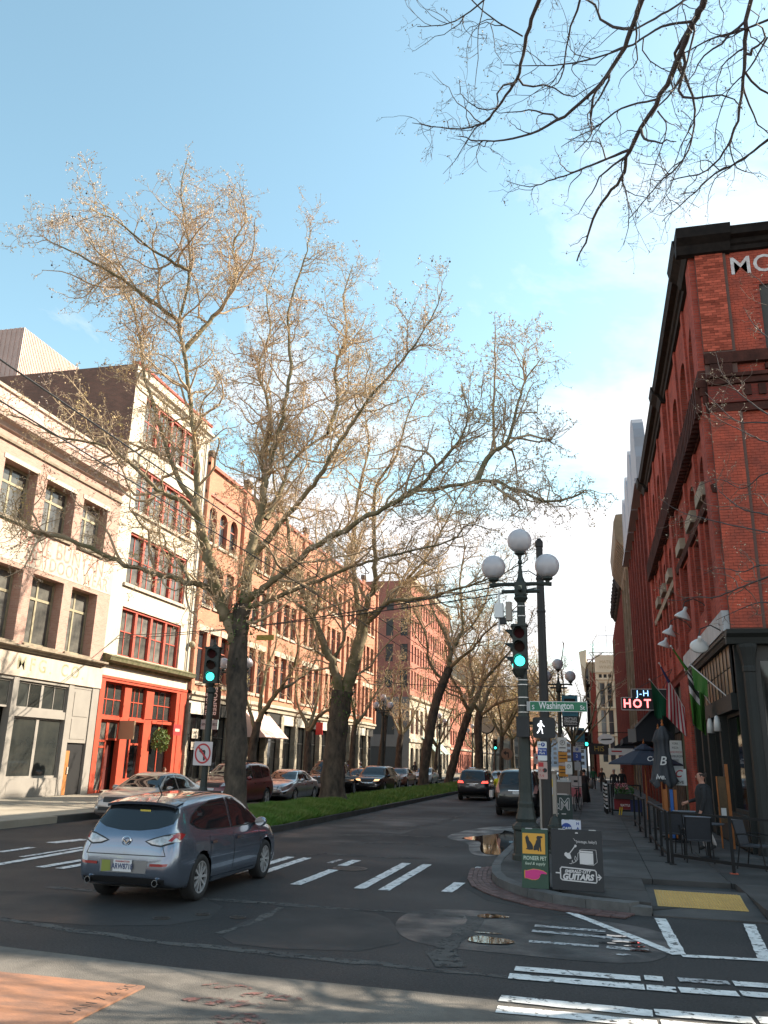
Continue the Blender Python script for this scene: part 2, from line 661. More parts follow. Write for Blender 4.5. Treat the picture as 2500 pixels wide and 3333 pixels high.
# crosswalk ladder bars and stop lines
for a, b, w, m_ in [
  ((-3.86, 14.27), (-3.88, 18.05), .19, paint), ((-3.44, 14.27), (-3.44, 18.05), .19, paint), ((-4.97, 14.27), (-4.95, 16.40), .20, paint),
  ((-5.33, 17.34), (-5.30, 18.04), .12, worn), ((-4.98, 17.05), (-4.96, 18.08), .20, paint), ((-2.44, 14.5), (-2.40, 15.67), .2, paint),
  ((-2.38, 17.66), (-2.34, 18.06), .16, paint), ((-6.44, 15.0), (-6.42, 18.05), .19, paint), ((-6.02, 15.0), (-6.04, 18.05), .19, paint),
  ((-7.6, 14.3), (-7.6, 18.05), .19, paint), ((-8.0, 14.3), (-8.0, 18.05), .19, paint), ((-12.4, 18.2), (-12.2, 19.3), .34, paint),
  ((-12.17, 16.1), (-12.16, 17.2), .19, paint), ((-10.9, 14.35), (-10.96, 17.5), .20, paint), ((-11.26, 15.6), (-11.24, 17.75), .13, paint),
  ((-9.97, 14.4), (-9.92, 15.7), .20, paint), ((-9.56, 14.4), (-9.52, 15.2), .20, paint), ((-12.6, 14.3), (-12.6, 15.2), .19, worn),
  ((-0.9, 9.62), (0.35, 9.62), .21, paint), ((0.39, 9.68), (0.57, 9.68), .2, paint), ((0.72, 9.71), (1.2, 9.74), .17, worn), ((1.24, 9.75), (3.2, 9.8), .2, paint),
  ((-0.93, 9.28), (0.37, 9.29), .21, paint), ((0.39, 9.3), (0.66, 9.29), .2, paint), ((0.69, 9.3), (1.22, 9.33), .2, paint), ((1.25, 9.36), (3.2, 9.4), .2, paint),
  ((-0.93, 8.43), (0.39, 8.39), .21, paint), ((0.41, 8.44), (1.21, 8.46), .21, paint), ((1.25, 8.5), (3.0, 8.54), .21, paint),
  ((-0.92, 8.08), (0.41, 8.08), .21, paint), ((0.44, 8.1), (2.4, 8.12), .21, paint), ((-0.92, 7.1), (1.4, 7.1), .21, paint), ((-0.92, 6.75), (1.4, 6.75), .21, paint),
  ((-0.86, 12.08), (0.04, 12.04), .15, worn), ((-0.87, 11.7), (0.11, 11.64), .14, worn), ((-0.86, 11.05), (-0.05, 11.06), .12, worn),
  ((0.02, 11.62), (0.39, 11.49), .15, worn), ((0.04, 11.06), (0.51, 11.03), .15, worn), ((0.14, 10.7), (0.3, 10.7), .1, worn),
  ((-0.44, 13.3), (0.82, 10.93), .14, paint), ((0.8, 13.3), (0.84, 10.97), .15, paint), ((0.86, 10.88), (2.6, 11.1), .13, paint), ((1.96, 13.3), (1.76, 11.05), .15, paint)]:
 strip([a, b], w, 'crosswalk_marking', m_, 0.009 + random.uniform(0, 0.003), 0.008, 0.12)

# damp asphalt and puddles beside the kerb
blob([(-4.4, 24.6), (-3.3, 23.2), (-3.1, 21.6), (-2.8, 20.2), (-2.15, 20.2), (-2.08, 26), (-2.1, 30), (-3.6, 29.5)], 'damp_road', damp, 0.005, 3)
puddle = blob([(-3.8, 24.42), (-3.39, 24.05), (-3.04, 23.71), (-2.85, 21.79), (-2.63, 20.62), (-2.25, 20.5), (-2.1, 20.6), (-2.08, 22.6), (-2.1, 24.86), (-2.4, 26.88), (-2.9, 28.1), (-2.75, 27.0), (-3.1, 25.8)], 'puddle', water, 0.0135, 2)
blob([(-2.6, 12.9), (-1.2, 13.0), (0.2, 12.8), (0.9, 12.2), (0.7, 10.6), (0.1, 10.2), (-1.0, 10.3), (-2.2, 10.4), (-2.7, 11.6)], 'damp_road', damp, 0.0035, 3)
blob([(-1.7, 12.56), (-1.54, 12.73), (-1.39, 12.66), (-1.18, 12.56), (-1.42, 12.44), (-1.63, 12.36)], 'puddle', water, 0.0135, 3)
blob([(-1.6, 10.83), (-1.52, 11.18), (-1.33, 11.1), (-1.1, 11.07), (-0.98, 10.89), (-1.18, 10.72), (-1.46, 10.73)], 'puddle', water, 0.0135, 3)
for (x, y, a, b_2) in [(.1, 11.75, .22, .07), (.28, 11.42, .2, .06), (.36, 11.2, .14, .04), (.05, 11.28, .12, .03), (.42, 10.98, .14, .04), (-1.38, 11.35, .2, .03), (-.7, 11.5, .14, .025)]:
 blob([(x - a, y - b_2 * .3), (x - a * .4, y + b_2), (x + a * .1, y + b_2 * .4), (x + a * .6, y + b_2 * .9), (x + a, y - b_2 * .2), (x + a * .3, y - b_2), (x - a * .2, y - b_2 * .3), (x - a * .6, y - b_2)], 'puddle', water, 0.0142, 2)

# iron covers and the steel road plate
iron = mat('cast_iron', (0.055, 0.055, 0.058), rough=0.5, metal=0.6, var=0.7, vscale=9, col2=(0.09, 0.075, 0.06), bump=0.6, bscale=40)
rust = mat('rusty_steel', (0.36, 0.165, 0.09), rough=0.72, var=1.0, vscale=1.7, col2=(0.17, 0.10, 0.075), bump=0.25, bscale=30, stretch=(1, 2.4, 1), detail=9)
mk_red = mat('faded_red_spray', (0.22, 0.075, 0.065), rough=0.9, var=1.0, vscale=7, col2=(0.085, 0.078, 0.07), wear=.53)


def cover(x, y, r, label):
 t = thing('manhole_cover', label, 'manhole cover', (x, y, 0), group='iron covers in the road')
 MB().lathe([(r, 0.004), (r, 0.011), (r * 0.9, 0.012), (r * 0.88, 0.009), (0.02, 0.009)], 28).obj('cover', iron, t)
 ring = MB()
 n = 10
 for i in range(n):
  for j in range(n):
   a, b_2 = (i - n / 2 + .5) * r * 1.7 / n, (j - n / 2 + .5) * r * 1.7 / n
   if a * a + b_2 * b_2 < (r * .82) ** 2:
    ring.box(a - r * .05, a + r * .05, b_2 - r * .05, b_2 + r * .05, 0.008, 0.0125)
 ring.obj('tread', iron, t)['kind'] = 'stuff'


cover(-4.71, 16.7, 0.34, 'large round iron manhole cover among the white crosswalk bars')
cover(-5.57, 10.78, 0.12, 'small round valve cover left of two others behind the hatchback')
cover(-5.2, 11.22, 0.10, 'small round valve cover in the middle of three')
cover(-4.68, 11.2, 0.11, 'small round valve cover beside the dark asphalt patch')

pl = thing('steel_road_plate', 'rusty orange steel road plate lying on the sunlit asphalt', 'road plate', (-4.08, 7.7, 0))
MB().box(-3.2, 0, -2.4, 0, 0.004, 0.022).obj('plate', rust, pl)
text('UAN 7 & 5C', 0.17, mat('weld_bead', (0.11, 0.075, 0.06), rough=0.6), pl, (-0.13, -0.5, 0.0235), (0, 0, R_(88)), bold=-0.004, spacing=1.15)
for (x, y, a, b_2) in [(-3.4, 7.98, .3, .12), (-2.9, 7.8, .35, .14), (-3.2, 7.5, .5, .14), (-2.9, 7.1, .3, .2)]:
 blob([(x - a, y - b_2 * .4), (x - a * .3, y + b_2), (x + a * .5, y + b_2 * .8), (x + a, y), (x + a * .2, y - b_2)], 'spray_mark', mk_red, 0.0075 + random.uniform(0, .002), 2)


# ------------------------------------------------------------------ pavements
def clip(poly, clipper):
 out_ = list(poly)
 n = len(clipper)
 for i in range(n):
  a, b = clipper[i], clipper[(i + 1) % n]
  inp, out_ = out_, []
  if not inp:
   return []
  side = lambda p: (b[0] - a[0]) * (p[1] - a[1]) - (b[1] - a[1]) * (p[0] - a[0])
  for j in range(len(inp)):
   p, q = inp[j], inp[(j + 1) % len(inp)]
   sp_, sq = side(p), side(q)
   if sp_ >= 0:
    out_.append(p)
   if sp_ * sq < 0:
    t = sp_ / (sp_ - sq)
    out_.append((p[0] + t * (q[0] - p[0]), p[1] + t * (q[1] - p[1])))
 return out_


KR = [(-2.05, 130), (-2.06, 60), (-2.08, 20.5), (-2.08, 18.6), (-2.02, 17.3), (-1.90, 16.2), (-1.72, 15.45), (-1.45, 14.85), (-1.12, 14.35), (-0.72, 13.93), (-0.22, 13.66), (0.4, 13.5), (0.7, 13.46)]
inner = [(x + 0.17 * (1 if i < 4 else .9), y + (0 if i < 4 else 0.08 + .015 * i)) for i, (x, y) in enumerate(KR)]
inner[-1] = (0.72, 13.63)
pv = struct(MB().prism([(-1.85, 129), (-1.85, 19), (-1.55, 15.9), (-.2, 14.0), (.7, 13.7), (3.0, 15.3), (30, 15.3), (30, 22.5), (3.9, 22.5), (3.9, 129)][::-1], -0.05, 0.06).obj('pavement_right', dark_base))
# granite kerb blocks
for i in range(len(KR) - 1):
 a, b, c, d = Vector(KR[i]), Vector(KR[i + 1]), Vector(inner[i + 1]), Vector(inner[i])
 n = max(1, int((b - a).length / 1.6))
 if (a.y > 60):
  n = 6
 for k in range(n):
  t0, t1 = k / n, (k + 1) / n
  e = 0.004 / max(0.3, (b - a).length / n)
  P = [a.lerp(b, t0 + e), a.lerp(b, t1 - e), d.lerp(c, t1 - e), d.lerp(c, t0 + e)]
  h0 = 0.15 if KR[i + 1][0] < 0.6 else 0.11
  MB().prism([(p.x, p.y) for p in P][::-1], -0.02, h0 + random.uniform(-.004, .004)).obj('kerb_block', kerb_m, pv)
outline = inner[::-1] + []                      # from ramp round to far
clipper = [(0.72, 13.63), (0.72, 15.35), (30, 15.35), (30, 22.6), (3.5, 22.6)]
reg = [inner[-1]] + inner[::-1][1:]
region = ([(3.5, 130)] + inner[:] + [(30, 13.63), (30, 130)])
region = region[1:]                              # convex outline, counter-clockwise
slab_n = 0
ys = [13.4 + 1.52 * i for i in range(30)] + [60, 75, 95, 129]
xs_ = [-2.1, -0.62, 0.9, 2.2, 3.46]
for yi in range(len(ys) - 1):
 for xi in range(len(xs_) - 1):
  x0, x1, y0, y1 = xs_[xi] + .006, xs_[xi + 1] - .006, ys[yi] + .006, ys[yi + 1] - .006
  cells = [(x0, x1, y0, y1)]
  if y0 < 15.3 and x1 > 0.72:               # leave the ramp free
   cells = [(x0, min(x1, 0.71), y0, y1)] if x0 < 0.7 else []
   if x0 > 2.15:
    cells = [(max(x0, 2.26), x1, y0, y1)]
  for (p0, p1, q0, q1) in cells:
   if p1 - p0 < .05:
    continue
   pg = clip([(p0, q0), (p1, q0), (p1, q1), (p0, q1)], region)
   if len(pg) > 2:
    z = 0.15 + random.uniform(-.003, .003)
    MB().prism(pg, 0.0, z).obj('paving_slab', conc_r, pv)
for xi in range(8):                                # along the side street
 for (y0, y1) in ((13.4, 16.4), (16.41, 19.4), (19.41, 22.1)):
  x0 = 3.47 + xi * 1.6
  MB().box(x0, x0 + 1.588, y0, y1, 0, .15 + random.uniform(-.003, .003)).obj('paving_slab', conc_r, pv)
# kerb ramp with the yellow tactile mat
MB().faces([(0.72, 13.46, .02), (2.25, 13.46, .02), (2.25, 15.34, .15), (0.72, 15.34, .15), (0.72, 13.46, -.05), (2.25, 13.46, -.05), (2.25, 15.34, -.05), (0.72, 15.34, -.05)],
  [(0, 1, 2, 3), (0, 4, 5, 1), (1, 5, 6, 2), (3, 7, 4, 0)]).obj('ramp_slab', conc_r, pv)
yel = mat('tactile_yellow', (0.56, 0.36, 0.11), rough=0.65, var=0.5, vscale=4, col2=(0.42, 0.26, 0.09))
tm = thing('tactile_mat', 'yellow tactile warning mat set in the kerb ramp', 'tactile paving', (0, 0, 0))
zz_ = lambda y: .02 + (y - 13.46) * (.13 / 1.88)
mb = MB().faces([(0.82, 14.02, zz_(14.02) + .006), (2.08, 14.02, zz_(14.02) + .006), (2.13, 15.1, zz_(15.1) + .006), (0.84, 15.16, zz_(15.16) + .006)], [(0, 1, 2, 3)])
mb.obj('mat_sheet', yel, tm)
mb = MB()
for i in range(30):
 for j in range(24):
  x, y = .86 + i * .042, 14.06 + j * .045
  z = zz_(y) + .006
  mb.box(x - .011, x + .011, y - .011, y + .011, z, z + .006)
dm = mb.obj('domes', yel, tm)
dm['kind'] = 'stuff'

# brick gutter round the corner
gut = struct(MB().poly([(-2.5, 18.0, .002), (-2.45, 15.6, .002), (-1.7, 13.9, .002), (-.6, 13.1, .002), (-.2, 13.3, .002), (-.1, 13.62, .002), (-1.2, 14.4, .002), (-1.8, 15.5, .002), (-2.05, 18, .002)]).obj('brick_gutter', dark_base))
if gut.data.polygons[0].normal.z < 0:
 gut.data.flip_normals()
bm_ = MB().box(-.1, .1, -.04, .04, 0, .018).mesh('brick', gbrick)
cl = [Vector(p) for p in KR[2:12]]
for row in range(5):
 off = -(0.05 + row * 0.088)
 pts = []
 for i, p in enumerate(cl):
  d = (cl[min(i + 1, len(cl) - 1)] - cl[max(i - 1, 0)]).normalized()
  pts.append(p + Vector((d.y, -d.x)) * -off)
 acc, nxt = 0.0, 0.1 + 0.1 * (row % 2)
 for a, b in zip(pts[:-1], pts[1:]):
  l = (b - a).length
  while nxt < acc + l:
   p = a.lerp(b, (nxt - acc) / l)
   if p.y < 18.1 - .1 * row:
    ang = math.atan2((b - a).y, (b - a).x)
    link('brick', bm_, gut, (p.x, p.y, 0.004 + random.uniform(0, .005)), (0, 0, ang + random.uniform(-.02, .02)))
   nxt += 0.212
  acc += l

# left pavement with its high kerb
KLX = -15.7
pl_ = struct(MB().box(-22.9, KLX - .2, 19.6, 200, -.05, .12).obj('pavement_left', dark_base))
mbk = []
y = 19.6
while y < 130:
 l = 1.8 if y < 70 else 8
 MB().box(KLX - .2, KLX + random.uniform(-.01, .01), y + .004, y + l - .004, -.02, .20 + random.uniform(-.006, .006)).obj('kerb_block', conc_l if y < 23 else kerb_dark, pl_)
 y += l
for i, y0 in enumerate([19.6 + 2.2 * k for k in range(26)] + [76.8, 90, 110, 140]):
 y1 = ([19.6 + 2.2 * k for k in range(26)] + [76.8, 90, 110, 140, 200])[i + 1]
 for x0, x1 in ((-22.95, -20.9), (-20.9, -18.5), (-18.5, -15.9)):
  MB().box(x0 + .006, x1 - .006, y0 + .006, y1 - .006, 0, .20 + random.uniform(-.003, .003)).obj('paving_slab', conc_l, pl_)

# median: kerb, soil bank and grass
MX0, MX1, MY0 = -12.25, -8.95, 22.2
md = MB()
tip = [(MX1 - (MX1 - MX0) / 2 * (1 - math.cos(a)), MY0 + 1.65 - 1.65 * math.sin(a)) for a in np.linspace(0, PI, 13)]
mo = [(MX1, 150)] + tip + [(MX0, 150)]
med = struct(MB().prism(mo, -.02, .12).obj('median_bed', soil))
for i in range(len(mo) - 1):
 a, b = Vector(mo[i]), Vector(mo[i + 1])
 n = max(1, min(30, int((b - a).length / 2.0)))
 for k in range(n):
  p, q = a.lerp(b, k / n), a.lerp(b, (k + 1) / n)
  d = (q - p).normalized()
  nn = Vector((d.y, -d.x))
  if nn.dot(Vector((-10.6, 60)) - p) > 0:
   nn = -nn
  P = [p + d * .004 + nn * .08, q - d * .004 + nn * .08, q - d * .004 - nn * .1, p + d * .004 - nn * .1]
  MB().prism([(v.x, v.y) for v in P], -.02, .17 + random.uniform(-.004, .004)).obj('kerb_block', kerb_dark, med)
mound = lambda x: .14 + .2 * max(0, 1 - ((x + 10.6) / 1.55) ** 2)
mm = MB()
xs2 = np.linspace(MX0 + .12, MX1 - .12, 9)
rows = [23.0, 26, 32, 40, 60, 100, 149]
for i in range(len(rows) - 1):
 for j in range(8):
  a, b = xs2[j], xs2[j + 1]
  mm.poly([(a, rows[i], mound(a)), (b, rows[i], mound(b)), (b, rows[i + 1], mound(b)), (a, rows[i + 1], mound(a))])
turf = mat('turf', (0.045, 0.08, 0.016), rough=0.95, var=0.7, vscale=3, col2=(0.05, 0.07, 0.018))
mm.obj('soil_bank', turf, med)
grass_m = mat('grass_blade', (0.085, 0.20, 0.022), rough=0.6, var=0.95, vscale=1.6, col2=(0.17, 0.22, 0.045))


def grass(n, y0, y1, hh, seed, pw=1.0):
 r = np.random.default_rng(seed)
 x = r.uniform(MX0 + .05, MX1 - .05, n)
 yy = y0 + (y1 - y0) * r.uniform(0, 1, n) ** pw
 keep = ~((yy < MY0 + 1.65) & (((x + 10.6) / 1.62) ** 2 + ((yy - MY0 - 1.65) / 1.6) ** 2 > 1))
 x, yy = x[keep], yy[keep]
 n = len(x)
 z = .12 + .2 * np.clip(1 - ((x + 10.6) / 1.55) ** 2, 0, 1)
 clump = 0.55 + 0.55 * (np.sin(x * 3.1 + 1.7 * np.sin(yy * .9)) * np.sin(yy * 2.3 + x) * .5 + .5) + r.uniform(-.2, .2, n)
 h = hh * clump
 a = r.uniform(0, 2 * PI, n)
 w = r.uniform(.008, .02, n) * (1 + (yy - 23) / 30)
 lean = r.normal(0, .55, (n, 2)) * h[:, None]
 ca, sa = np.cos(a) * w, np.sin(a) * w
 V = np.empty((n, 3, 3))
 V[:, 0] = np.stack([x - ca, yy - sa, z], 1)
 V[:, 1] = np.stack([x + ca, yy + sa, z], 1)
 V[:, 2] = np.stack([x + lean[:, 0], yy + lean[:, 1], z + h], 1)
 return V.reshape(-1, 3)


GV = np.concatenate([grass(80000, 22.4, 34, .23, 1), grass(30000, 34, 60, .22, 2), grass(9000, 60, 140, .25, 3)])
me = bpy.data.meshes.new('grass')
nT = len(GV) // 3
me.vertices.add(len(GV))
me.vertices.foreach_set('co', GV.ravel())
me.loops.add(nT * 3)
me.loops.foreach_set('vertex_index', np.arange(nT * 3, dtype=np.int32))
me.polygons.add(nT)
me.polygons.foreach_set('loop_start', np.arange(0, nT * 3, 3, dtype=np.int32))
me.update(calc_edges=True)
me.materials.append(grass_m)
go = link('grass', me)
tag(go, 'long green grass growing along the tree-lined median', 'grass', kind='stuff')

# ================================================================== buildings
# Every building is an Empty at its near (left row) or far (right row) front corner; local x runs along the facade, y inwards, z up.
glass = mat('window_glass', (0.035, 0.04, 0.046), rough=0.06, spec=0.8, objvar=0.6)
glass_l = mat('curtained_glass', (0.22, 0.21, 0.185), rough=0.08, spec=0.8, var=0.95, vscale=0.9, col2=(0.03, 0.035, 0.04), objvar=0.5)
glass_d = mat('shop_glass', (0.03, 0.034, 0.034), rough=0.05, spec=0.7, var=0.8, vscale=1.2, col2=(0.06, 0.062, 0.055), objvar=0.4)
glass_r = mat('dark_shop_glass', (0.012, 0.013, 0.014), rough=0.05, spec=0.7)
PANES = {}


def put(parent, me, name, x, y, z, loc, rz):
 c, s = math.cos(rz), math.sin(rz)
 return link(name, me, parent, (loc[0] + x * c - y * s, loc[1] + x * s + y * c, loc[2] + z), (0, 0, rz))


def arch_pts(u0, u1, v1, rise, n=8):
 """points of a segmental arch whose top is v1, from u1 side to u0 side"""
 h = (u1 - u0) / 2
 r = (h * h + rise * rise) / (2 * rise)
 cx, cz = (u0 + u1) / 2, v1 - r
 a = math.asin(min(1, h / r))
 if rise > h:
  a = PI - a
 return [(cx + r * math.sin(t), cz + r * math.cos(t)) for t in np.linspace(a, -a, n + 1)]


def wall(parent, W_, H_, ops, m, depth=0.25, z0=0.0, loc=(0, 0, 0), rz=0.0, name='wall', th=0.0):
 us = sorted({0, W_} | {o[0] for o in ops} | {o[1] for o in ops})
 vs = sorted({z0, H_} | {o[2] for o in ops} | {o[3] for o in ops})
 us = [u for u in us if 0 <= u <= W_]
 mb = MB()
 for j in range(len(vs) - 1):
  run = None
  for i in range(len(us) - 1):
   cu, cv = (us[i] + us[i + 1]) / 2, (vs[j] + vs[j + 1]) / 2
   hole = any(o[0] < cu < o[1] and o[2] < cv < o[3] for o in ops)
   if not hole and run is None:
    run = us[i]
   if run is not None and (hole or i == len(us) - 2):
    e = us[i] if hole else us[i + 1]
    mb.poly([(run, 0, vs[j]), (e, 0, vs[j]), (e, 0, vs[j + 1]), (run, 0, vs[j + 1])])
    run = None
 for o in ops:
  u0, u1, v0, v1 = o[:4]
  rise = o[4] if len(o) > 4 else 0
  d = depth
  vt = v1 - rise
  mb.poly([(u0, 0, v0), (u0, 0, vt), (u0, d, vt), (u0, d, v0)])
  mb.poly([(u1, 0, vt), (u1, 0, v0), (u1, d, v0), (u1, d, vt)])
  mb.poly([(u1, 0, v0), (u0, 0, v0), (u0, d, v0), (u1, d, v0)])
  if rise <= 0:
   mb.poly([(u0, 0, v1), (u1, 0, v1), (u1, d, v1), (u0, d, v1)])
  else:
   P = arch_pts(u0, u1, v1, rise)
   for a, b in zip(P[:-1], P[1:]):
    mb.poly([(b[0], 0, b[1]), (a[0], 0, a[1]), (a[0], d, a[1]), (b[0], d, b[1])])
    mb.poly([(a[0], 0, a[1]), (b[0], 0, b[1]), (b[0], 0, v1), (a[0], 0, v1)][::-1])
 return mb.obj(name, m, parent, loc=loc, rz=rz)


def win(parent, u0, u1, v0, v1, depth, fm, gm, cols=1, rows=(), fw=0.07, bw=0.05, rise=0.0, loc=(0, 0, 0), rz=0.0, each=True, proud=0.05, name='window', vbars=None):
 """frame object with glazing bars, panes as its children; rows are bar heights as fractions"""
 w, h = u1 - u0, v1 - v0
 key = (round(w, 2), round(h, 2), fm.name, cols, tuple(rows), fw, bw, round(rise, 2), str(vbars))
 if key not in PANES:
  mb = MB()
  vt = h - rise
  mb.box(0, fw, -proud, 0, 0, vt)
  mb.box(w - fw, w, -proud, 0, 0, vt)
  mb.box(fw, w - fw, -proud, 0, 0, fw)
  if rise <= 0:
   mb.box(fw, w - fw, -proud, 0, h - fw, h)
  else:
   P = arch_pts(0, w, h, rise)
   Q = arch_pts(fw, w - fw, h - fw, max(.02, rise - fw * .2))
   for i in range(len(P) - 1):
    mb.faces([(P[i][0], -proud, P[i][1]), (P[i + 1][0], -proud, P[i + 1][1]), (Q[i + 1][0], -proud, Q[i + 1][1]), (Q[i][0], -proud, Q[i][1])], [(0, 1, 2, 3)])
    mb.faces([(Q[i][0], -proud, Q[i][1]), (Q[i + 1][0], -proud, Q[i + 1][1]), (Q[i + 1][0], 0, Q[i + 1][1]), (Q[i][0], 0, Q[i][1])], [(0, 1, 2, 3)])
  xs = [fw]
  for k in range(1, cols):
   x = fw + (w - 2 * fw) * (vbars[k - 1] if vbars else k / cols)
   mb.box(x - bw / 2, x + bw / 2, -proud * .8, 0, fw, vt if rise else h - fw)
   xs.append(x)
  xs.append(w - fw)
  zs = [fw]
  for r in rows:
   z = fw + (h - 2 * fw) * r
   mb.box(fw, w - fw, -proud * .9, 0.001, z - bw / 2, z + bw / 2)
   zs.append(z)
  zs.append(h - fw)
  me = mb.mesh(name, fm)
  panes = []
  if each and rise <= 0:
   for i in range(len(xs) - 1):
    for j in range(len(zs) - 1):
     panes.append((xs[i], zs[j], MB().poly([(0, 0, 0), (xs[i + 1] - xs[i], 0, 0), (xs[i + 1] - xs[i], 0, zs[j + 1] - zs[j]), (0, 0, zs[j + 1] - zs[j])]).mesh('pane', gm)))
  elif rise > 0:
   P = arch_pts(fw * .5, w - fw * .5, h - fw * .5, rise)
   panes.append((0, 0, MB().poly([(p[0], 0, p[1]) for p in [(fw * .5, fw * .5), (w - fw * .5, fw * .5)] + P]).mesh('pane', gm)))
  else:
   panes.append((fw, fw, MB().poly([(0, 0, 0), (w - 2 * fw, 0, 0), (w - 2 * fw, 0, h - 2 * fw), (0, 0, h - 2 * fw)]).mesh('pane', gm)))
  PANES[key] = (me, panes)
 me, panes = PANES[key]
 o = put(parent, me, name, u0, depth, v0, loc, rz)
 for (x, z, pm) in panes:
  if pm.materials[0] != gm:
   pm = pm.copy()
   pm.materials[0] = gm
  link('pane', pm, o, (x, -0.012, z), (random.uniform(-.006, .006), 0, random.uniform(-.006, .006)))
 return o


def mould(parent, x0, x1, prof, m, name='cornice', loc=(0, 0, 0), rz=0.0):
 """prof: (y, z) outline, y negative is out of the wall"""
 return MB().prism(prof, x0, x1, 'x').obj(name, m, parent, loc=loc, rz=rz)


def shell(parent, W_, D_, H_, m, zlow=0.0, side=True, front_gap=0.3):
 """roof and the hidden walls, so that the block closes and casts its shadow"""
 mb = MB()
 mb.poly([(0, 0.02, H_ - .5), (W_, .02, H_ - .5), (W_, D_, H_ - .5), (0, D_, H_ - .5)])
 mb.poly([(W_, D_, zlow), (0, D_, zlow), (0, D_, H_), (W_, D_, H_)])
 mb.poly([(.06, D_, zlow), (.06, .45, zlow), (.06, .45, H_), (.06, D_, H_)])
 mb.poly([(W_ - .06, .45, zlow), (W_ - .06, D_, zlow), (W_ - .06, D_, H_), (W_ - .06, .45, H_)])
 mb.poly([(0, .9, zlow), (W_, .9, zlow), (W_, .9, H_ - .5), (0, .9, H_ - .5)])
 return mb.obj('shell', m, parent)


pinkbrick = brick_mat('pink_brick', (0.45, 0.265, 0.215), (0.51, 0.33, 0.27), (0.48, 0.37, 0.31), grime=0.3, stain=(0.30, 0.20, 0.16))
oldbrick = brick_mat('old_party_brick', (0.30, 0.15, 0.11), (0.22, 0.12, 0.09), (0.24, 0.19, 0.16), grime=0.6, stain=(0.12, 0.085, 0.07))
orangebrick = brick_mat('orange_brick', (0.58, 0.26, 0.165), (0.50, 0.21, 0.14), (0.48, 0.29, 0.21), grime=0.3, stain=(0.22, 0.09, 0.06))
redbrick = brick_mat('red_brick', (0.47, 0.092, 0.06), (0.30, 0.06, 0.045), (0.28, 0.12, 0.10), grime=0.6, stain=(0.05, 0.024, 0.02))
redbrick2 = brick_mat('deep_red_brick', (0.27, 0.06, 0.045), (0.19, 0.046, 0.038), (0.14, 0.065, 0.055), grime=0.4, stain=(0.05, 0.022, 0.02))
farbrick = brick_mat('far_red_brick', (0.48, 0.18, 0.13), (0.42, 0.15, 0.11), (0.40, 0.22, 0.18), grime=0.3, stain=(0.16, 0.07, 0.05))
creamstone = mat('cream_stucco', (0.63, 0.56, 0.455), rough=0.9, var=0.55, vscale=0.8, col2=(0.48, 0.41, 0.32), bump=0.25, bscale=20, grime=0.22)
sill_m = mat('weathered_sill', (0.33, 0.27, 0.20), rough=0.9, var=0.7, vscale=3, col2=(0.14, 0.11, 0.08))
moss = mat('mossy_cornice', (0.20, 0.17, 0.10), rough=0.95, var=0.95, vscale=4, col2=(0.06, 0.075, 0.02), bump=0.4, bscale=20)
palewall = mat('painted_band', (0.57, 0.50, 0.41), rough=0.9, var=0.7, vscale=1.0, col2=(0.45, 0.355, 0.29), bump=0.2, bscale=25, grime=0.2)
ghostred = mat('ghost_red_letter', (0.42, 0.15, 0.12), rough=0.9, var=.9, vscale=3.0, col2=(0.52, 0.38, 0.31))
ghostolive = mat('ghost_olive_letter', (0.24, 0.235, 0.13), rough=0.9, var=1.0, vscale=2.5, col2=(0.42, 0.37, 0.28))
woodtrim = mat('olive_window_trim', (0.36, 0.31, 0.20), rough=0.7, var=0.5, vscale=4)
greystore = mat('grey_shopfront_paint', (0.29, 0.265, 0.235), rough=0.65, var=0.5, vscale=1.5, col2=(0.22, 0.20, 0.18))
blackpaint = mat('black_paint', (0.012, 0.012, 0.013), rough=0.55)
redtrim = mat('red_window_paint', (0.52, 0.09, 0.055), rough=0.55, var=0.5, vscale=3, col2=(0.36, 0.055, 0.04))
redstore = mat('red_shopfront_paint', (0.50, 0.075, 0.035), rough=0.5, var=0.5, vscale=2, col2=(0.36, 0.045, 0.025))
stone = mat('rusticated_stone', (0.38, 0.33, 0.25), rough=0.9, var=0.8, vscale=2.2, col2=(0.20, 0.17, 0.13), bump=0.6, bscale=8, objvar=0.25)
limestone = mat('limestone', (0.52, 0.45, 0.35), rough=0.9, var=0.6, vscale=0.9, col2=(0.36, 0.30, 0.23), bump=0.3, bscale=12, grime=0.25)
greystone = mat('grey_stone', (0.24, 0.21, 0.19), rough=0.9, var=0.6, vscale=0.7, col2=(0.17, 0.15, 0.135), bump=0.3, bscale=8)
corr = mat('corrugated_metal', (0.62, 0.42, 0.35), rough=0.55, var=0.3, vscale=1)
roofm = mat('roof_felt', (0.08, 0.075, 0.07), rough=0.95)
shopdark = mat('dark_shop_interior', (0.02, 0.018, 0.016), rough=0.9)

# ---------------------------------------------------------------- left 1: pink brick
YA = 19.6
L1 = thing('pink_brick_building', 'three-storey pink brick building with faded painted lettering and a grey shopfront', 'building', (-23, YA, 0), PI / 2)
wl = 36.0 - YA
cols1 = [(21.5, 23.6), (24.35, 26.5), (27.2, 29.35), (30.0, 32.2), (32.85, 34.9)]
ops = [(a - YA, b - YA, 6.38, 9.36) for a, b in cols1] + [(a - YA, b - YA, 11.3, 13.62) for a, b in cols1]
wall(L1, wl, 16.4, ops, pinkbrick, 0.62, z0=4.98)
for o in ops:
 up = o[2] > 10
 win(L1, *o, 0.5, woodtrim, glass_l, cols=2, rows=(0.70,), fw=0.13, bw=0.11, vbars=(0.47,))
 MB().box(o[0] - .06, o[1] + .06, -.10, .5, o[2] - .14, o[2]).obj('window_sill', sill_m, L1)
 if up:
  MB().box(o[0] - .1, o[1] + .1, -.03, .4, o[3] + .002, o[3] + .2).obj('lintel', palewall, L1)
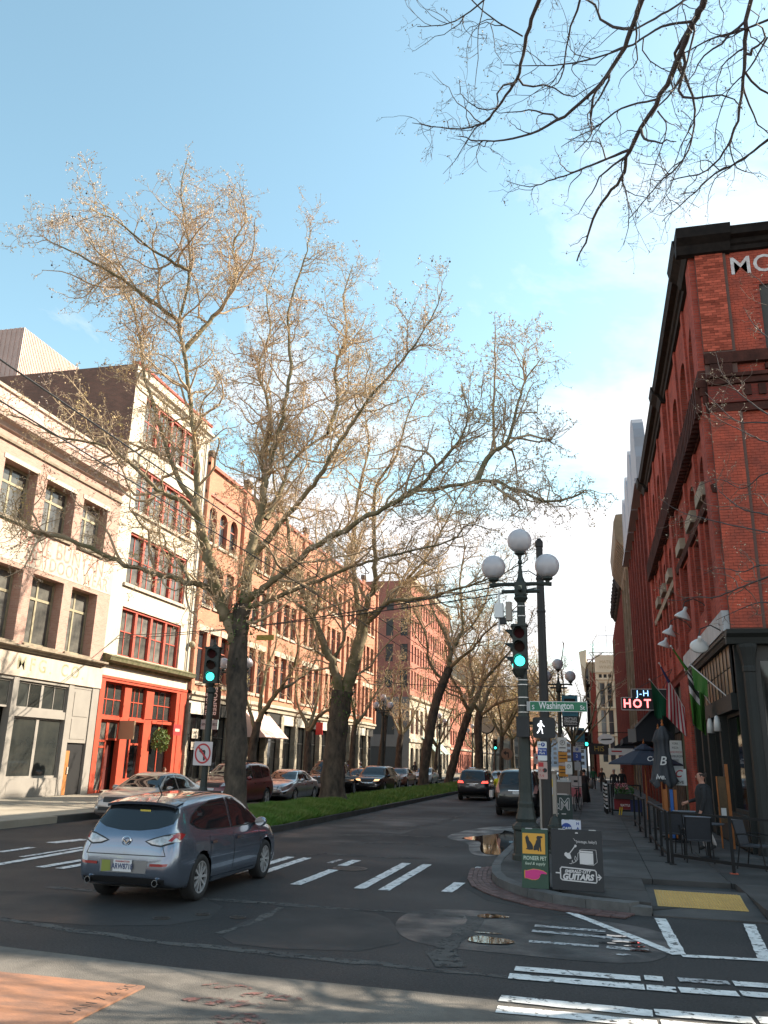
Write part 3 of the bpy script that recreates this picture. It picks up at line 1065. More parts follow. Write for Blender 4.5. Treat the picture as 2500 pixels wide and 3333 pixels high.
mould(L1, 0, wl, [(0, 14.75), (-.12, 14.8), (-.2, 14.95), (-.42, 15.05), (-.45, 15.22), (0, 15.3)], mat('pink_cornice', (0.55, 0.40, 0.34), rough=0.9, var=0.5, vscale=2, grime=.3))
mould(L1, 0, wl, [(-.003, 14.3), (-.09, 14.32), (-.1, 14.42), (-.003, 14.44)], sill_m, 'string_course')
mould(L1, 0, wl, [(.02, 16.4), (-.10, 16.4), (-.12, 16.52), (.3, 16.54)], palewall, 'coping')
mould(L1, 0, wl, [(-.002, 15.6), (-.012, 15.6), (-.012, 16.38), (-.002, 16.38)], mat('pink_paint', (0.60, 0.42, 0.37), rough=.9, var=.6, vscale=1, col2=(.5, .33, .28)), 'parapet_band')
MB().box(0, wl, -.012, -.002, 9.56, 11.05).obj('painted_band', palewall, L1)
mould(L1, 0, wl, [(0, 5.98), (-.16, 6.02), (-.22, 6.12), (-.36, 6.16), (-.36, 6.24), (0, 6.3)], sill_m, 'string_course')
mould(L1, 0, wl + .02, [(.3, 5.0), (-.08, 5.0), (-.08, 5.95), (.3, 5.95)], palewall, 'sign_band')
text('PAUL BUNYAN', 1.08, ghostred, L1, (31.95 - YA, -.014, 10.62), bold=.012, spacing=1.02, xs=.86)
text('OUTDOOR WEAR', .86, ghostred, L1, (32.45 - YA, -.014, 9.92), bold=.008, spacing=1.1, xs=.84)
text('MFG. CO.', .78, ghostolive, L1, (32.1 - YA, -.084, 5.52), bold=.008, spacing=1.55)
# grey shopfront
mb = MB()
for a, b in [(19.7, 20.0), (27.0, 27.35), (29.75, 30.1), (33.58, 33.95), (35.45, 36.0)]:
 mb.box(a - YA, b - YA, -.03, .3, .2, 4.98)
mb.box(30.1 - YA, 33.58 - YA, .0, .25, 3.42, 3.74)
mb.box(30.1 - YA, 33.58 - YA, .0, .25, .2, .95)
mb.box(20.0 - YA, 27 - YA, 0, .25, .2, .95)
mb.box(20 - YA, 35.45 - YA, .002, .25, 4.86, 4.98)
mb.box(33.95 - YA, 35.45 - YA, .02, .25, 2.45, 4.86)
mb.obj('shopfront_frame', greystore, L1)
for a, b in [(30.1, 31.84), (31.84, 33.58)]:
 win(L1, a - YA, b - YA, .95, 3.42, .16, greystore, glass_d, fw=.09, bw=.05)
 win(L1, a - YA, b - YA, 3.74, 4.86, .14, greystore, glass_d, cols=2, fw=.08, bw=.035)
 MB().box(a - YA + .15, b - YA - .15, -.008, .02, .34, .82).obj('bulkhead_panel', greystore, L1)
for a in (20.0, 21.75, 23.5, 25.25):
 win(L1, a - YA, a + 1.75 - YA, .95, 3.6, .16, greystore, glass_d, fw=.09, bw=.05)
 win(L1, a - YA, a + 1.75 - YA, 3.6, 4.86, .14, greystore, glass_d, cols=2, fw=.08, bw=.035)
win(L1, 27.35 - YA, 29.75 - YA, 3.74, 4.86, .14, greystore, glass_d, cols=2, fw=.08, bw=.035)
MB().box(27.35 - YA, 29.75 - YA, .6, .66, .2, 3.74).obj('recessed_entry', blackpaint, L1)
for z0_, z1_ in ((2.62, 3.5), (3.62, 4.7)):
 MB().box(34.12 - YA, 35.3 - YA, .0, .03, z0_, z1_).obj('panel', greystore, L1)
MB().box(34.05 - YA, 35.4 - YA, .1, .16, .2, 2.4).obj('door_recess', blackpaint, L1)
d_ = MB().box(33.97 - YA, 34.3 - YA, .02, .09, .2, 2.1).obj('door', mat('orange_door', (.42, .17, .05), rough=.5), L1)
MB().box(.0, .08, -.06, 0, 0, .3).obj('door_handle', palewall, d_, loc=(34.2 - YA, .03, 1.1))
shell(L1, wl, 14, 16.4, roofm)

# ---------------------------------------------------------------- left 2: cream building with red windows
YB, WB = 36.0, 9.15
L2 = thing('cream_red_window_building', 'five-storey cream building with red window frames and red shopfront', 'building', (-23, YB, 0), PI / 2)
fl = [(6.75, 9.25), (10.45, 13.2), (14.4, 16.9), (18.3, 20.9)]
ops = [(1.22, 7.65, a, b) for a, b in fl]
wall(L2, WB, 22.3, ops, creamstone, 0.42, z0=5.55)
for o in ops:
 n = 4
 for k in range(n):
  a = 1.22 + k * 6.43 / n
  win(L2, a, a + 6.43 / n, o[2], o[3], .26, redtrim, glass_l, cols=2, rows=(.52,), fw=.11, bw=.05)
 for k in range(n + 1):
  a = 1.22 + k * 6.43 / n
  MB().box(max(1.22, a - .1), min(7.65, a + .1), .1, .25, o[2], o[3] - .13).obj('mullion', redtrim, L2)
 MB().box(1.2, 7.67, .08, .25, o[3] - .12, o[3]).obj('window_head', redtrim, L2)
 MB().box(1.0, 7.9, -.12, .26, o[2] - .16, o[2]).obj('window_sill', palewall, L2)
mould(L2, -.02, WB, [(0, 6.18), (-.12, 6.2), (-.16, 6.3), (-.42, 6.38), (-.46, 6.52), (-.5, 6.58), (-.1, 6.72), (0, 6.72)], moss)
mould(L2, 0, WB, [(0, 21.3), (-.1, 21.35), (-.16, 21.5), (-.3, 21.58), (-.3, 21.72), (0, 21.8)], creamstone)
mould(L2, -.04, WB + .04, [(.3, 22.3), (-.08, 22.3), (-.1, 22.42), (.3, 22.44)], redtrim, 'coping')
MB().tube([(8.55, -.09, 6.7), (8.55, -.09, 21.2)], .05, 6).obj('drainpipe', mat('grey_pipe', (.36, .34, .31), rough=.5), L2)
MB().sphere((8.75, -.22, 8.3), .2, 10, 8).obj('alarm_bell', woodtrim, L2)
# red shopfront
mb = MB()
for a, b in [(0.02, .42), (2.55, 3.2), (4.75, 5.55), (7.8, 9.0)]:
 mb.box(a, b, -.06 if a < 1 or b > 8.5 else .12, .4, .2, 5.55)
mb.box(.42, 7.8, -.06, .4, 5.42, 5.55)
mb.box(.02, 9.0, -.1, .05, 5.552, 5.68)
mb.box(8.2, 8.9, -.09, -.05, .2, 5.4)
mb.obj('shopfront_frame', redstore, L2)
for a, b, n in [(.42, 2.55, 3), (3.2, 4.75, 3), (5.55, 7.8, 3)]:
 win(L2, a, b, 3.78, 5.42, .3, redstore, glass_d, cols=n, rows=(.5,), fw=.07, bw=.045)
 MB().box(a, b, .08, .34, 3.62, 3.78).obj('transom_bar', redstore, L2)
win(L2, .42, 1.55, .2, 3.62, .3, redstore, glass_l, rows=(.63, .72), fw=.12, bw=.1)
win(L2, 1.55, 2.55, 2.65, 3.62, .3, redstore, glass_d, fw=.1)
dd = MB().box(1.62, 2.5, .55, .62, .3, 2.62).obj('door', mat('dark_red_door', (.12, .022, .018), rough=.5, var=.4, vscale=2), L2)
MB().sphere((2.35, .52, 1.3), .05, 8, 6).obj('door_handle', iron, dd)
MB().box(1.5, 2.62, .1, .8, .2, .3).obj('door_step', conc_l, L2)
win(L2, 3.2, 3.75, .75, 3.62, .3, redstore, glass_r, fw=.06)
MB().box(3.2, 4.75, .14, .4, .2, .75).obj('bulkhead_panel', redstore, L2)
win(L2, 3.75, 4.75, .75, 3.62, .32, redstore, glass_r, rows=(.62,), fw=.09, bw=.1)
win(L2, 5.55, 6.7, .75, 3.62, .3, redstore, glass_r, fw=.06)
win(L2, 6.7, 7.8, .2, 3.62, .34, redstore, glass_r, fw=.08)
MB().box(5.55, 6.7, .14, .4, .2, .75).obj('bulkhead_panel', redstore, L2)
wall(L2, 14, 22.3, [], oldbrick, .2, z0=14.0, loc=(-.02, 14, 0), rz=-PI / 2, name='party_wall')
shell(L2, WB, 14, 22.3, roofm)
ph = MB()
for k in range(54):        # corrugated sheets of the rooftop house
 x0 = .4 + k * .14
 ph.prism([(x0, 8.0 - .03), (x0 + .07, 8.0 - .03), (x0 + .07, 8.0), (x0 + .14, 8.0)][:2] + [(x0 + .14, 8.02), (x0, 8.02)], 22.0, 25.6)
for k in range(36):
 y0 = 8.0 + k * .16
 ph.box(.37 if k % 2 else .4, .45, y0, y0 + .16, 22.0, 25.6)
ph.box(.45, 8, 8.03, 13, 22, 25.55)
ph.obj('rooftop_house', corr, L2)

# shop things hung on it
sg = thing('hanging_sign', 'small red swinging sign above the red shop window', 'sign', (-23, YB, 0), PI / 2)
MB().box(6.05, 6.95, -.95, -.90, 3.05, 3.62).obj('board', mat('sign_red', (.30, .03, .03), rough=.5), sg)
MB().tube([(6.1, .1, 3.75), (6.1, -1.0, 3.75)], .02, 6).obj('bracket', iron, sg)
MB().box(6.25, 6.75, -.957, -.952, 3.25, 3.4).obj('emblem', palewall, sg)
bs = thing('blank_sign', 'blank tan box sign beside the dark red door', 'sign', (-23, YB, 0), PI / 2)
MB().box(2.3, 2.44, -.75, .1, 2.72, 3.62, .02).obj('box', mat('tan_sign', (.42, .27, .16), rough=.6), bs)
hb = thing('hanging_basket', 'green hanging flower basket outside the red shop', 'plant', (-23, YB, 0), PI / 2)
lm = mat('basket_leaf', (.07, .15, .025), rough=.6, var=.9, vscale=7, col2=(.16, .17, .03))
mb = MB()
for k in range(700):
 a, b_2, r = random.uniform(0, 2 * PI), random.uniform(-1, 1), random.uniform(.3, 1) ** .6
 x, y, z = 4.85 + .52 * r * math.cos(a) * math.sqrt(1 - b_2 * b_2), -.9 + .5 * r * math.sin(a) * math.sqrt(1 - b_2 * b_2), 2.75 + .62 * r * b_2
 s_ = random.uniform(.05, .11)
 p = Vector((x, y, z))
 q, w2 = Vector((random.gauss(0, 1), random.gauss(0, 1), random.gauss(0, 1))).normalized() * s_, Vector((random.gauss(0, 1), random.gauss(0, 1), random.gauss(0, 1))).normalized() * s_
 mb.poly([p - q, p + w2, p + q])
fo = mb.obj('foliage', lm, hb)
MB().tube([(4.85, -.9, 3.3), (4.85, -.9, 3.8), (4.85, .12, 3.8)], .02, 6).obj('bracket', iron, hb)

# ---------------------------------------------------------------- left 3: long orange brick block
YC, WC = 45.15, 43.9
L3 = thing('orange_brick_block', 'long orange brick block with tall pilasters behind the street trees', 'building', (-23, YC, 0), PI / 2)
bay = WC / 7
ops = []
for k in range(7):
 for j in range(3):
  a = k * bay + .75 + j * 1.66
  ops += [(a, a + 1.2, 6.3, 9.35), (a, a + 1.2, 11.0, 13.6), (a, a + 1.2, 15.0, 17.3, .6)]
wall(L3, WC, 19.75, ops, orangebrick, .35, z0=5.3)
trimo = mat('orange_trim', (.40, .12, .075), rough=.6)
for o in ops:
 win(L3, *o[:4], .25, trimo, glass, rows=(.68,), fw=.08, bw=.07, rise=(o[4] if len(o) > 4 else 0), each=False)
 MB().box(o[0] - .1, o[1] + .1, -.1, .25, o[2] - .18, o[2]).obj('window_sill', limestone, L3)
 if o[2] < 7:
  MB().box(o[0] - .15, o[1] + .15, -.04, .25, o[3] + .002, o[3] + .38).obj('lintel', limestone, L3)
for k in range(8):
 a = k * bay
 MB().box(max(0, a - .38), min(WC, a + .38), -.22, .0, 5.5, 20.3).obj('pilaster', orangebrick, L3)
 MB().box(max(0, a - .4), min(WC, a + .4), -.28, .1, 20.302, 20.75).obj('pilaster_cap', mat('dark_cap', (.12, .08, .06), rough=.9), L3)
mould(L3, 0, WC, [(-.002, 17.9), (-.1, 17.95), (-.1, 18.1), (-.002, 18.12)], trimo, 'string_course')
mould(L3, 0, WC, [(0, 19.75), (-.18, 19.75), (-.2, 19.95), (.3, 19.98)], trimo, 'coping')
mould(L3, 0, WC, [(.3, 5.2), (-.12, 5.2), (-.16, 5.4), (-.3, 5.5), (-.3, 5.66), (0, 5.75)], limestone)
MB().box(0, WC, .5, .55, .2, 5.2).obj('shop_interior', shopdark, L3)
random.seed(21)
signs3 = mat('shop_fascia', (.62, .56, .48), rough=.7, var=.5, vscale=2)
for k in range(14):
 a = k * WC / 14
 for zz0 in np.arange(.2, 4.4, .6):           # rusticated stone pier, block by block
  MB().box(a - .28 if a > 0 else 0.0, a + .28, -.14 - random.uniform(0, .06), .3, zz0 + .006, zz0 + .594).obj('stone_block', stone, L3)
 MB().box(a + .29, a + WC / 14 - .29, -.02, .2, 4.4, 5.19).obj('fascia', signs3 if k % 3 != 1 else shopdark, L3)
 win(L3, a + .3, a + WC / 14 - .3, .7, 4.4, .26, blackpaint, glass_r, cols=3, rows=(.66,), fw=.08, bw=.06, each=True)
 MB().box(a + .3, a + WC / 14 - .3, .05, .25, .2, .7).obj('bulkhead_panel', shopdark, L3)
shell(L3, WC, 14, 19.75, roofm)
# things on its front
aw = thing('shop_awning', 'pale pink awning over the shop door behind the large tree', 'awning', (-23, YC, 0), PI / 2)
awm = mat('pink_canvas', (.62, .44, .39), rough=.9)
MB().faces([(8.6, -.1, 4.95), (13.0, -.1, 4.95), (13.0, -1.7, 3.3), (8.6, -1.7, 3.3), (8.6, -.1, 3.3), (13, -.1, 3.3)], [(0, 3, 2, 1), (0, 4, 3), (1, 2, 5)]).obj('canvas', awm, aw)
MB().bar((8.6, -1.68, 3.32), (13, -1.68, 3.32), .03).obj('front_bar', iron, aw)
ps = thing('pioneer_banner', 'black vertical banner with large white letters on the stone pier', 'banner', (-22.2, 45.9, 0), 0)
MB().box(0, 1.0, -.03, .03, 4.1, 6.1).obj('cloth', mat('banner_black', (.02, .016, .014), rough=.8), ps)
whitep = mat('white_print', (.75, .73, .70), rough=.7)
text('PIONEER', .42, whitep, ps, (.62, -.035, 5.1), (PI / 2, PI / 2, 0), bold=.006)
text('SQUARE', .42, whitep, ps, (.22, -.035, 5.1), (PI / 2, PI / 2, 0), bold=.006)
MB().box(-.12, .95, -.03, .03, 3.5, 4.06).obj('footer', mat('pale_blue', (.36, .47, .50), rough=.7), ps)
text('SINCE 1852', .2, blackpaint, ps, (.42, -.035, 3.78), bold=.003)
MB().tube([(-.8, 0, 6.15), (1.05, 0, 6.15)], .025, 6).obj('arm', iron, ps)
for (x, z, w_, h_, s_, sz) in [(1.3, 3.0, .8, .55, 'E.SMITH', .2), (1.3, 2.35, .7, .45, '', .17)]:
 t = thing('window_poster', 'white notice reading E.SMITH in the shop window' if s_ else 'small plain grey notice in the shop window', 'poster', (-23, YC, 0), PI / 2)
 MB().box(x, x + w_, .12, .13, z, z + h_).obj('sheet', palewall, t)
 if s_:
  text(s_, sz, blackpaint, t, (x + w_ / 2, .118, z + h_ * .6), bold=.002)
 MB().box(x + .1, x + w_ - .1, .115, .119, z + .1, z + .16).obj('print_line', greystore, t)
rs = thing('pub_sign', 'small red hanging sign on a dark pole by the orange block', 'sign', (-22.1, 67.5, 0))
MB().box(-.3, .3, -.05, .05, 3.9, 4.9, .03).obj('board', mat('bright_red_sign', (.55, .03, .03), rough=.4), rs)
MB().tube([(-.9, 0, 4.95), (.35, 0, 4.95)], .02, 6).obj('bracket', iron, rs)

# ---------------------------------------------------------------- left 4: stone and red corner block across the side street
L4 = thing('stone_base_tower', 'tall red brick building on a pale stone base at the next corner', 'building', (-23, 107.5, 0), PI / 2)
W4 = 32.0
ops = []
for k in range(10):
 a = .9 + k * 3.1
 ops += [(a, a + 1.9, .8, 3.6), (a, a + 1.9, 5.4, 8.6)]
ops2 = []
for k in range(16):
 a = .7 + k * 1.95
 for z in (11.2, 14.6, 18.0, 21.4):
  ops2.append((a, a + 1.05, z, z + 2.3))
wall(L4, W4, 10.0, ops, limestone, .35)
wall(L4, W4, 25.5, ops2, farbrick, .3, z0=10.0, name='upper_wall')
for o in ops:
 win(L4, *o, .3, redtrim if o[2] > 5 else blackpaint, glass, cols=2, fw=.1, each=False)
for o in ops2:
 win(L4, *o, .22, limestone, glass, fw=.07, rows=(.5,), each=False)
mould(L4, 0, W4, [(0, 9.8), (-.3, 9.9), (-.35, 10.2), (0, 10.3)], limestone)
mould(L4, 0, W4, [(0, 4.3), (-.2, 4.35), (-.2, 4.7), (0, 4.8)], limestone, 'string_course')
mould(L4, -.1, W4, [(0, 25.2), (-.4, 25.4), (-.5, 25.9), (.2, 26)], limestone)
so_ = [(2.0, 6.5, 5.2, 9.0, 2.2), (8, 12, 5.2, 9.0, 2.0), (1.5, 6.8, .6, 3.7), (7.6, 12.8, .6, 3.7)]
wall(L4, 14, 10, so_, greystone, .4, loc=(0, 14, 0), rz=-PI / 2, name='side_wall')
wall(L4, 14, 25.5, [(k * 2 + .6, k * 2 + 1.6, z, z + 2.3) for k in range(7) for z in (11.2, 14.6, 18.0, 21.4)], farbrick, .3, z0=10, loc=(0, 14, 0), rz=-PI / 2, name='side_upper_wall')
for o in so_:
 win(L4, *o[:4], .34, blackpaint, glass, cols=3, fw=.12, rise=(o[4] if len(o) > 4 else 0), each=False, loc=(0, 14, 0), rz=-PI / 2)
shell(L4, W4, 14, 25.5, roofm)
for k in range(2):
 t = thing('green_awning', 'pale green awning on the stone corner block, %s of two' % ('nearer' if k == 0 else 'farther'), 'awning', (-23, 107.5, 0), PI / 2, 'pale green awnings on the corner block')
 a = 8 + k * 7
 MB().faces([(a, -.1, 5.2), (a + 5, -.1, 5.2), (a + 5, -2.2, 3.0), (a, -2.2, 3.0)], [(0, 3, 2, 1)]).obj('canvas', mat('mint_canvas', (.36, .46, .42), rough=.9), t)
 MB().bar((a, -2.2, 3.0), (a + 5, -2.2, 3.0), .05).obj('front_bar', iron, t)

# ---------------------------------------------------------------- farther left blocks
for (y0, w_, H_, wm_, sm, lab) in [(139.6, 26, 15.5, farbrick, limestone, 'red brick block beyond the stone corner building'),
        (165.7, 26, 22, limestone, greystone, 'tall pale stone block far down the left side'),
        (191.8, 50, 14.5, limestone, greystone, 'pale office block with rows of windows far down the street'),
        (242, 60, 17, greystone, limestone, 'grey stone block at the far end of the left row'),
        (303, 90, 24, farbrick, limestone, 'farthest brick block on the left row')]:
 t = thing('far_building', lab, 'building', (-23, y0, 0), PI / 2, 'far buildings on the left row')
 ops = []
 n = int(w_ / 2.6)
 for k in range(n):
  a = .6 + k * 2.6
  for z in np.arange(1.0, H_ - 3, 3.7):
   ops.append((a, a + 1.5, z, z + 2.3))
 wall(t, w_, H_, ops, wm_, .3)
 for o in ops:
  win(t, *o, .25, sm, glass, fw=.08, each=False)
 mould(t, 0, w_, [(0, H_ - .3), (-.4, H_), (-.5, H_ + .4), (.2, H_ + .45)], sm)
 mould(t, 0, w_, [(0, 3.9), (-.2, 3.95), (-.2, 4.2), (0, 4.25)], sm, 'string_course')
 wall(t, 14, H_, [], wm_, .2, loc=(0, 14, 0), rz=-PI / 2, name='side_wall')
 shell(t, w_, 14, H_, roofm)

# ---------------------------------------------------------------- right 1: red brick corner building
XR = 3.45
Y1, Y0 = 44.6, 22.0
WR = Y1 - Y0
R1 = thing('red_brick_corner_building', 'three-storey dark red brick corner building with black cornice and bar front', 'building', (XR, Y1, 0), -PI / 2)
blackiron = mat('black_cornice', (0.014, 0.012, 0.012), spec=.15, rough=0.8, var=0.6, vscale=4, col2=(0.035, 0.028, 0.025))
soot = mat('sooty_brick', (0.05, 0.024, 0.02), spec=.1, rough=0.92, var=0.8, vscale=2.2, col2=(0.12, 0.045, 0.035), bump=.5, bscale=14)
browntrim = mat('grey_cream_window_frame', (.36, .31, .26), rough=.7, var=.5, vscale=3, col2=(.24, .2, .17))
barpaint = mat('bar_front_paint', (.021, .023, .022), rough=.6, spec=.3, var=.4, vscale=2, col2=(.032, .034, .032))
lx = lambda y: Y1 - y                           # world y to local x
topw = [(23.0, 24.75), (25.75, 27.5), (28.6, 30.35), (34.1, 35.85), (37.0, 38.75), (40.0, 41.75)]
ops = [(lx(b), lx(a), 12.55, 14.95, .85) for a, b in topw]
midw = [(23.5, 24.7), (26.3, 27.5), (29.7, 30.9), (34.4, 35.6), (37.4, 38.6), (40.4, 41.6)]
ops += [(lx(b), lx(a), 9.75, 10.75, .3) for a, b in midw]
ops += [(lx(b), lx(a), 6.6, 8.9) for a, b in midw]
wall(R1, WR, 16.2, ops, redbrick, .38, z0=5.35)
for o in ops:
 win(R1, *o[:4], .28, browntrim if o[2] > 12 else blackpaint, glass, cols=2 if o[2] > 12 else 1, rows=(.55,), fw=.13, bw=.08, rise=o[4] if len(o) > 4 else 0, each=False)
 if 9 < o[2] < 11:
  MB().box(o[0] - .12, o[1] + .12, -.2, .2, o[2] - .38, o[2]).obj('window_sill', stone, R1)
for y in (22.42, 32.6, 44.2):
 MB().box(lx(y) - .42, lx(y) + .38, -.16, -.0, 5.4, 16.2).obj('pilaster', redbrick, R1)
for y in (25.25, 28.05, 31.2, 36.4, 39.4, 42.5):
 MB().box(lx(y) - .2, lx(y) + .2, -.1, -.0, 5.6, 11.2).obj('pilaster', redbrick, R1)
 MB().box(lx(y) - .18, lx(y) + .18, -.07, -.0, 13.0, 16.4).obj('pilaster', redbrick, R1)
# stepped belt course, block by block
for k, (z, o_) in enumerate([(11.25, .06), (11.5, .12), (11.75, .18), (12.0, .24), (12.25, .2)]):
 mould(R1, 0, WR + .02 + o_ * .0, [(-.001, z), (-o_, z), (-o_, z + .24), (-.001, z + .24)], soot, 'belt_course')
for k in range(62):
 x = .12 + k * .364
 MB().box(x, x + .18, -.3, -.0, 11.3, 12.2).obj('dentil', soot, R1)
# black cornice with deep steps and end blocks
prof = [(0, 16.1), (-.1, 16.12), (-.13, 16.24), (-.2, 16.28), (-.24, 16.4), (-.42, 16.44), (-.46, 16.58), (-.5, 16.66), (.3, 16.68)]
mould(R1, 0, WR, prof, blackiron)
for y, w_ in ((22.9, 1.7), (32.6, 1.1), (44.0, 1.2)):
 mould(R1, lx(y) - w_ / 2, min(lx(y) + w_ / 2, WR + .48), [(-.04, 16.04), (-.2, 16.08), (-.3, 16.3), (-.50, 16.45), (-.56, 16.74), (.3, 16.78)], blackiron, 'cornice_block')
# street-side ledge over the shop and shopfront
mould(R1, lx(31.6), WR + .0, [(-.001, 5.34), (-.17, 5.34), (-.17, 5.86), (-.001, 5.86)], mat('white_fascia', (.50, .50, .51), rough=.7, var=.7, vscale=2, col2=(.33, .32, .33), grime=.3), 'white_fascia')
mould(R1, lx(31.7), WR + .06, [(.1, 5.1), (-.06, 5.1), (-.1, 5.2), (-.14, 5.24), (-.14, 5.33), (.1, 5.33)], barpaint, 'shop_cornice')
mould(R1, 0, lx(31.7), [(.1, 5.2), (-.1, 5.2), (-.14, 5.36), (-.2, 5.42), (.1, 5.46)], redbrick2, 'shop_cornice')
mould(R1, 0, lx(33.5), [(-.001, 7.0 + 1.9), (-.1, 8.9), (-.14, 9.1), (-.001, 9.15)], stone, 'string_course')
mould(R1, lx(33.0), WR, [(-.001, 8.98), (-.1, 9.0), (-.14, 9.2), (-.001, 9.25)], soot, 'string_course')
mould(R1, lx(31.6), WR - .5, [(.3, 3.45), (-.06, 3.45), (-.06, 3.86), (.3, 3.86)], barpaint, 'shop_lintel')
stained = mat('stained_glass', (.24, .13, .05), rough=.4, var=1.0, vscale=2.6, col2=(.05, .06, .05), spec=.4, objvar=.7)
for k in range(14):
 x = lx(31.4) + k * .62
 for j in range(2):
  MB().box(x + .015, x + .605, .05, .07, 3.9 + j * .64 + .015, 3.9 + j * .64 + .62).obj('leaded_pane', stained, R1)
mb = MB()
for k in range(15):
 x = lx(31.4) + k * .62
 mb.box(x - .012, x + .012, .03, .08, 3.87, 5.2)
mb.obj('came_bars', blackpaint, R1)
for y0, y1 in ((31.4, 33.9),):
 MB().box(lx(y1), lx(y0), -.12, .3, .15, 5.2).obj('brick_pier', redbrick, R1)
win(R1, lx(24.9), lx(22.6), .95, 3.45, .2, barpaint, glass_r, fw=.1)
win(R1, lx(27.6), lx(25.5), .95, 3.45, .2, barpaint, glass_r, fw=.1)
MB().box(lx(31.4), lx(22.4), .06, .3, .15, .95).obj('bulkhead_panel', barpaint, R1)
for y in (25.2, 27.85, 29.35, 31.2):
 MB().box(lx(y) - .16, lx(y) + .16, -.02, .3, .15, 3.45).obj('mullion', barpaint, R1)
dr = MB().box(lx(29.2), lx(28.0), .3, .36, .15, 3.0).obj('door', mat('oak_door', (.12, .07, .03), rough=.5, var=.6, vscale=3), R1)
MB().box(lx(28.6) - .3, lx(28.6) + .3, -.02, -.0, 1.0, 2.6).obj('door_glass', glass_r, dr, loc=(0, .3, 0))
MB().box(0, lx(33.9), .4, .45, .15, 5.2).obj('shop_interior', shopdark, R1)
greenp = mat('dark_green_paint', (.016, .055, .028), rough=.6)
MB().box(lx(36.4), lx(33.95), .05, .12, .15, 5.2).obj('green_panel', greenp, R1)
for k in range(22):           # board cladding farther on
 x = .1 + k * .36
 MB().box(x, x + .345, .0 + .02 * (k % 2), .2, .15, 3.4).obj('board', mat('brown_board', (.06, .042, .03), rough=.8, var=.6, vscale=3, objvar=.4), R1)
MB().box(0, lx(36.5), -.05, .2, 3.42, 5.19).obj('board_fascia', shopdark, R1)
# side street wall, brick by brick
rz2, lo2 = PI / 2, (WR, 0, 0)
sops = [(1.62, 3.4, 12.55, 15.0), (5.0, 6.8, 12.55, 15.0), (1.62, 3.4, 6.9, 9.9)]
wall(R1, 18, 16.2, sops, redbrick, .32, z0=5.35, loc=(WR, .0, 0), rz=rz2, name='side_wall')
whitef = mat('white_window_frame', (.55, .53, .49), rough=.7, var=.5, vscale=4, col2=(.38, .36, .33))
for o in sops:
 win(R1, *o, .16, whitef, glass, rows=(.5,), fw=.13, bw=.09, loc=lo2, rz=rz2)
 MB().box(o[0] - .1, o[1] + .1, -.1, .2, o[2] - .15, o[2]).obj('window_sill', soot, R1, loc=lo2, rz=rz2)
MB().box(0, .82, -.09, -.002, 5.36, 16.12).obj('corner_pier', mat('mortar', (.13, .075, .062), rough=.95), R1, loc=lo2, rz=rz2)
faceb = mat('face_brick', (.58, .125, .075), spec=.15, rough=.85, var=.55, vscale=2.2, col2=(.16, .05, .038), bump=.5, bscale=50, objvar=.5)
bl_, bh = .212, .0785
fb = MB().box(0.004, .208, -.016, .0, .005, bh - .003).mesh('brick', faceb)
fh = MB().box(0.004, .102, -.016, .0, .005, bh - .003).mesh('brick', faceb)
rest = MB()
nb_ = 0
for r in range(int((16.1 - 5.4) / bh)):
 z = 5.4 + r * bh
 dark = 11.2 < z < 13.0
 if dark:
  continue
 x, row = 0.0, []
 if r % 2:
  row.append((0, fh))
  x = .106
 while x + .2 < .83:
  row.append((x, fb))
  x += bl_
 if .82 - x > .08:
  row.append((x, fh))
 for (x, me) in row:
  if z > 13 and nb_ < 300:
   put(R1, me, 'brick', x, -.092 - random.uniform(0, .006), z, lo2, rz2)
   nb_ += 1
  else:
   e = .204 if me is fb else .1
   yy = -.092 - random.uniform(0, .006)
   rest.box(x + .004, x + e + .004, yy - .016, yy, z + .005, z + bh - .003)
for r in range(int((16.12 - 5.4) / bh)):       # recessed field beside the pier
 z = 5.4 + r * bh
 if 11.2 < z < 13.0:
  continue
 x = .83 - (.106 if r % 2 else 0)
 while x < 4.9:
  a, b = max(x, .826), x + bl_ - .008
  if not any(o[0] - .02 < b and a < o[1] + .02 and o[2] - .17 < z + bh and z < o[3] for o in sops):
   yy = random.uniform(0, .004)
   rest.box(a + .002, b, -.014 - yy, -.001, z + .005, z + bh - .003)
  x += bl_
ro = rest.obj('bricks', mat('face_brick_field', (.56, .115, .07), spec=.15, rough=.87, var=.9, vscale=2.2, col2=(.27, .075, .055), bump=.5, bscale=50), R1, loc=lo2, rz=rz2)
ro['kind'] = 'stuff'
for z, o_, h_ in [(11.2, .13, .22), (11.44, .17, .5), (11.96, .24, .16), (12.14, .3, .1), (12.62, .16, .32)]:
 MB().box(-.0, 18, -o_, -.002, z, z + h_).obj('belt_course', soot if h_ < .45 else redbrick2, R1, loc=lo2, rz=rz2)
for k in range(24):
 MB().box(.9 + k * .36, 1.08 + k * .36, -.23, -.175, 11.6, 11.9).obj('dentil', soot, R1, loc=lo2, rz=rz2)
MB().box(.12, .68, -.16, -.1, 12.26, 12.6).obj('panel', soot, R1, loc=lo2, rz=rz2)
mould(R1, .85, 18, prof, blackiron, loc=lo2, rz=rz2)
mould(R1, -.5, .95, [(-.04, 16.04), (-.2, 16.08), (-.3, 16.3), (-.50, 16.45), (-.56, 16.74), (.3, 16.78)], blackiron, 'cornice_block', loc=lo2, rz=rz2)
MB().box(1.6, 3.6, -.06, -.02, 6.3, 6.75).obj('concrete_sill_band', stone, R1, loc=lo2, rz=rz2)
MB().box(.9, 8, -.09, -.02, 5.36, 5.5).obj('string_course', stone, R1, loc=lo2, rz=rz2)
spray = mat('white_spray_paint', (.75, .73, .73), rough=.8, var=.8, vscale=5, col2=(.5, .38, .36))
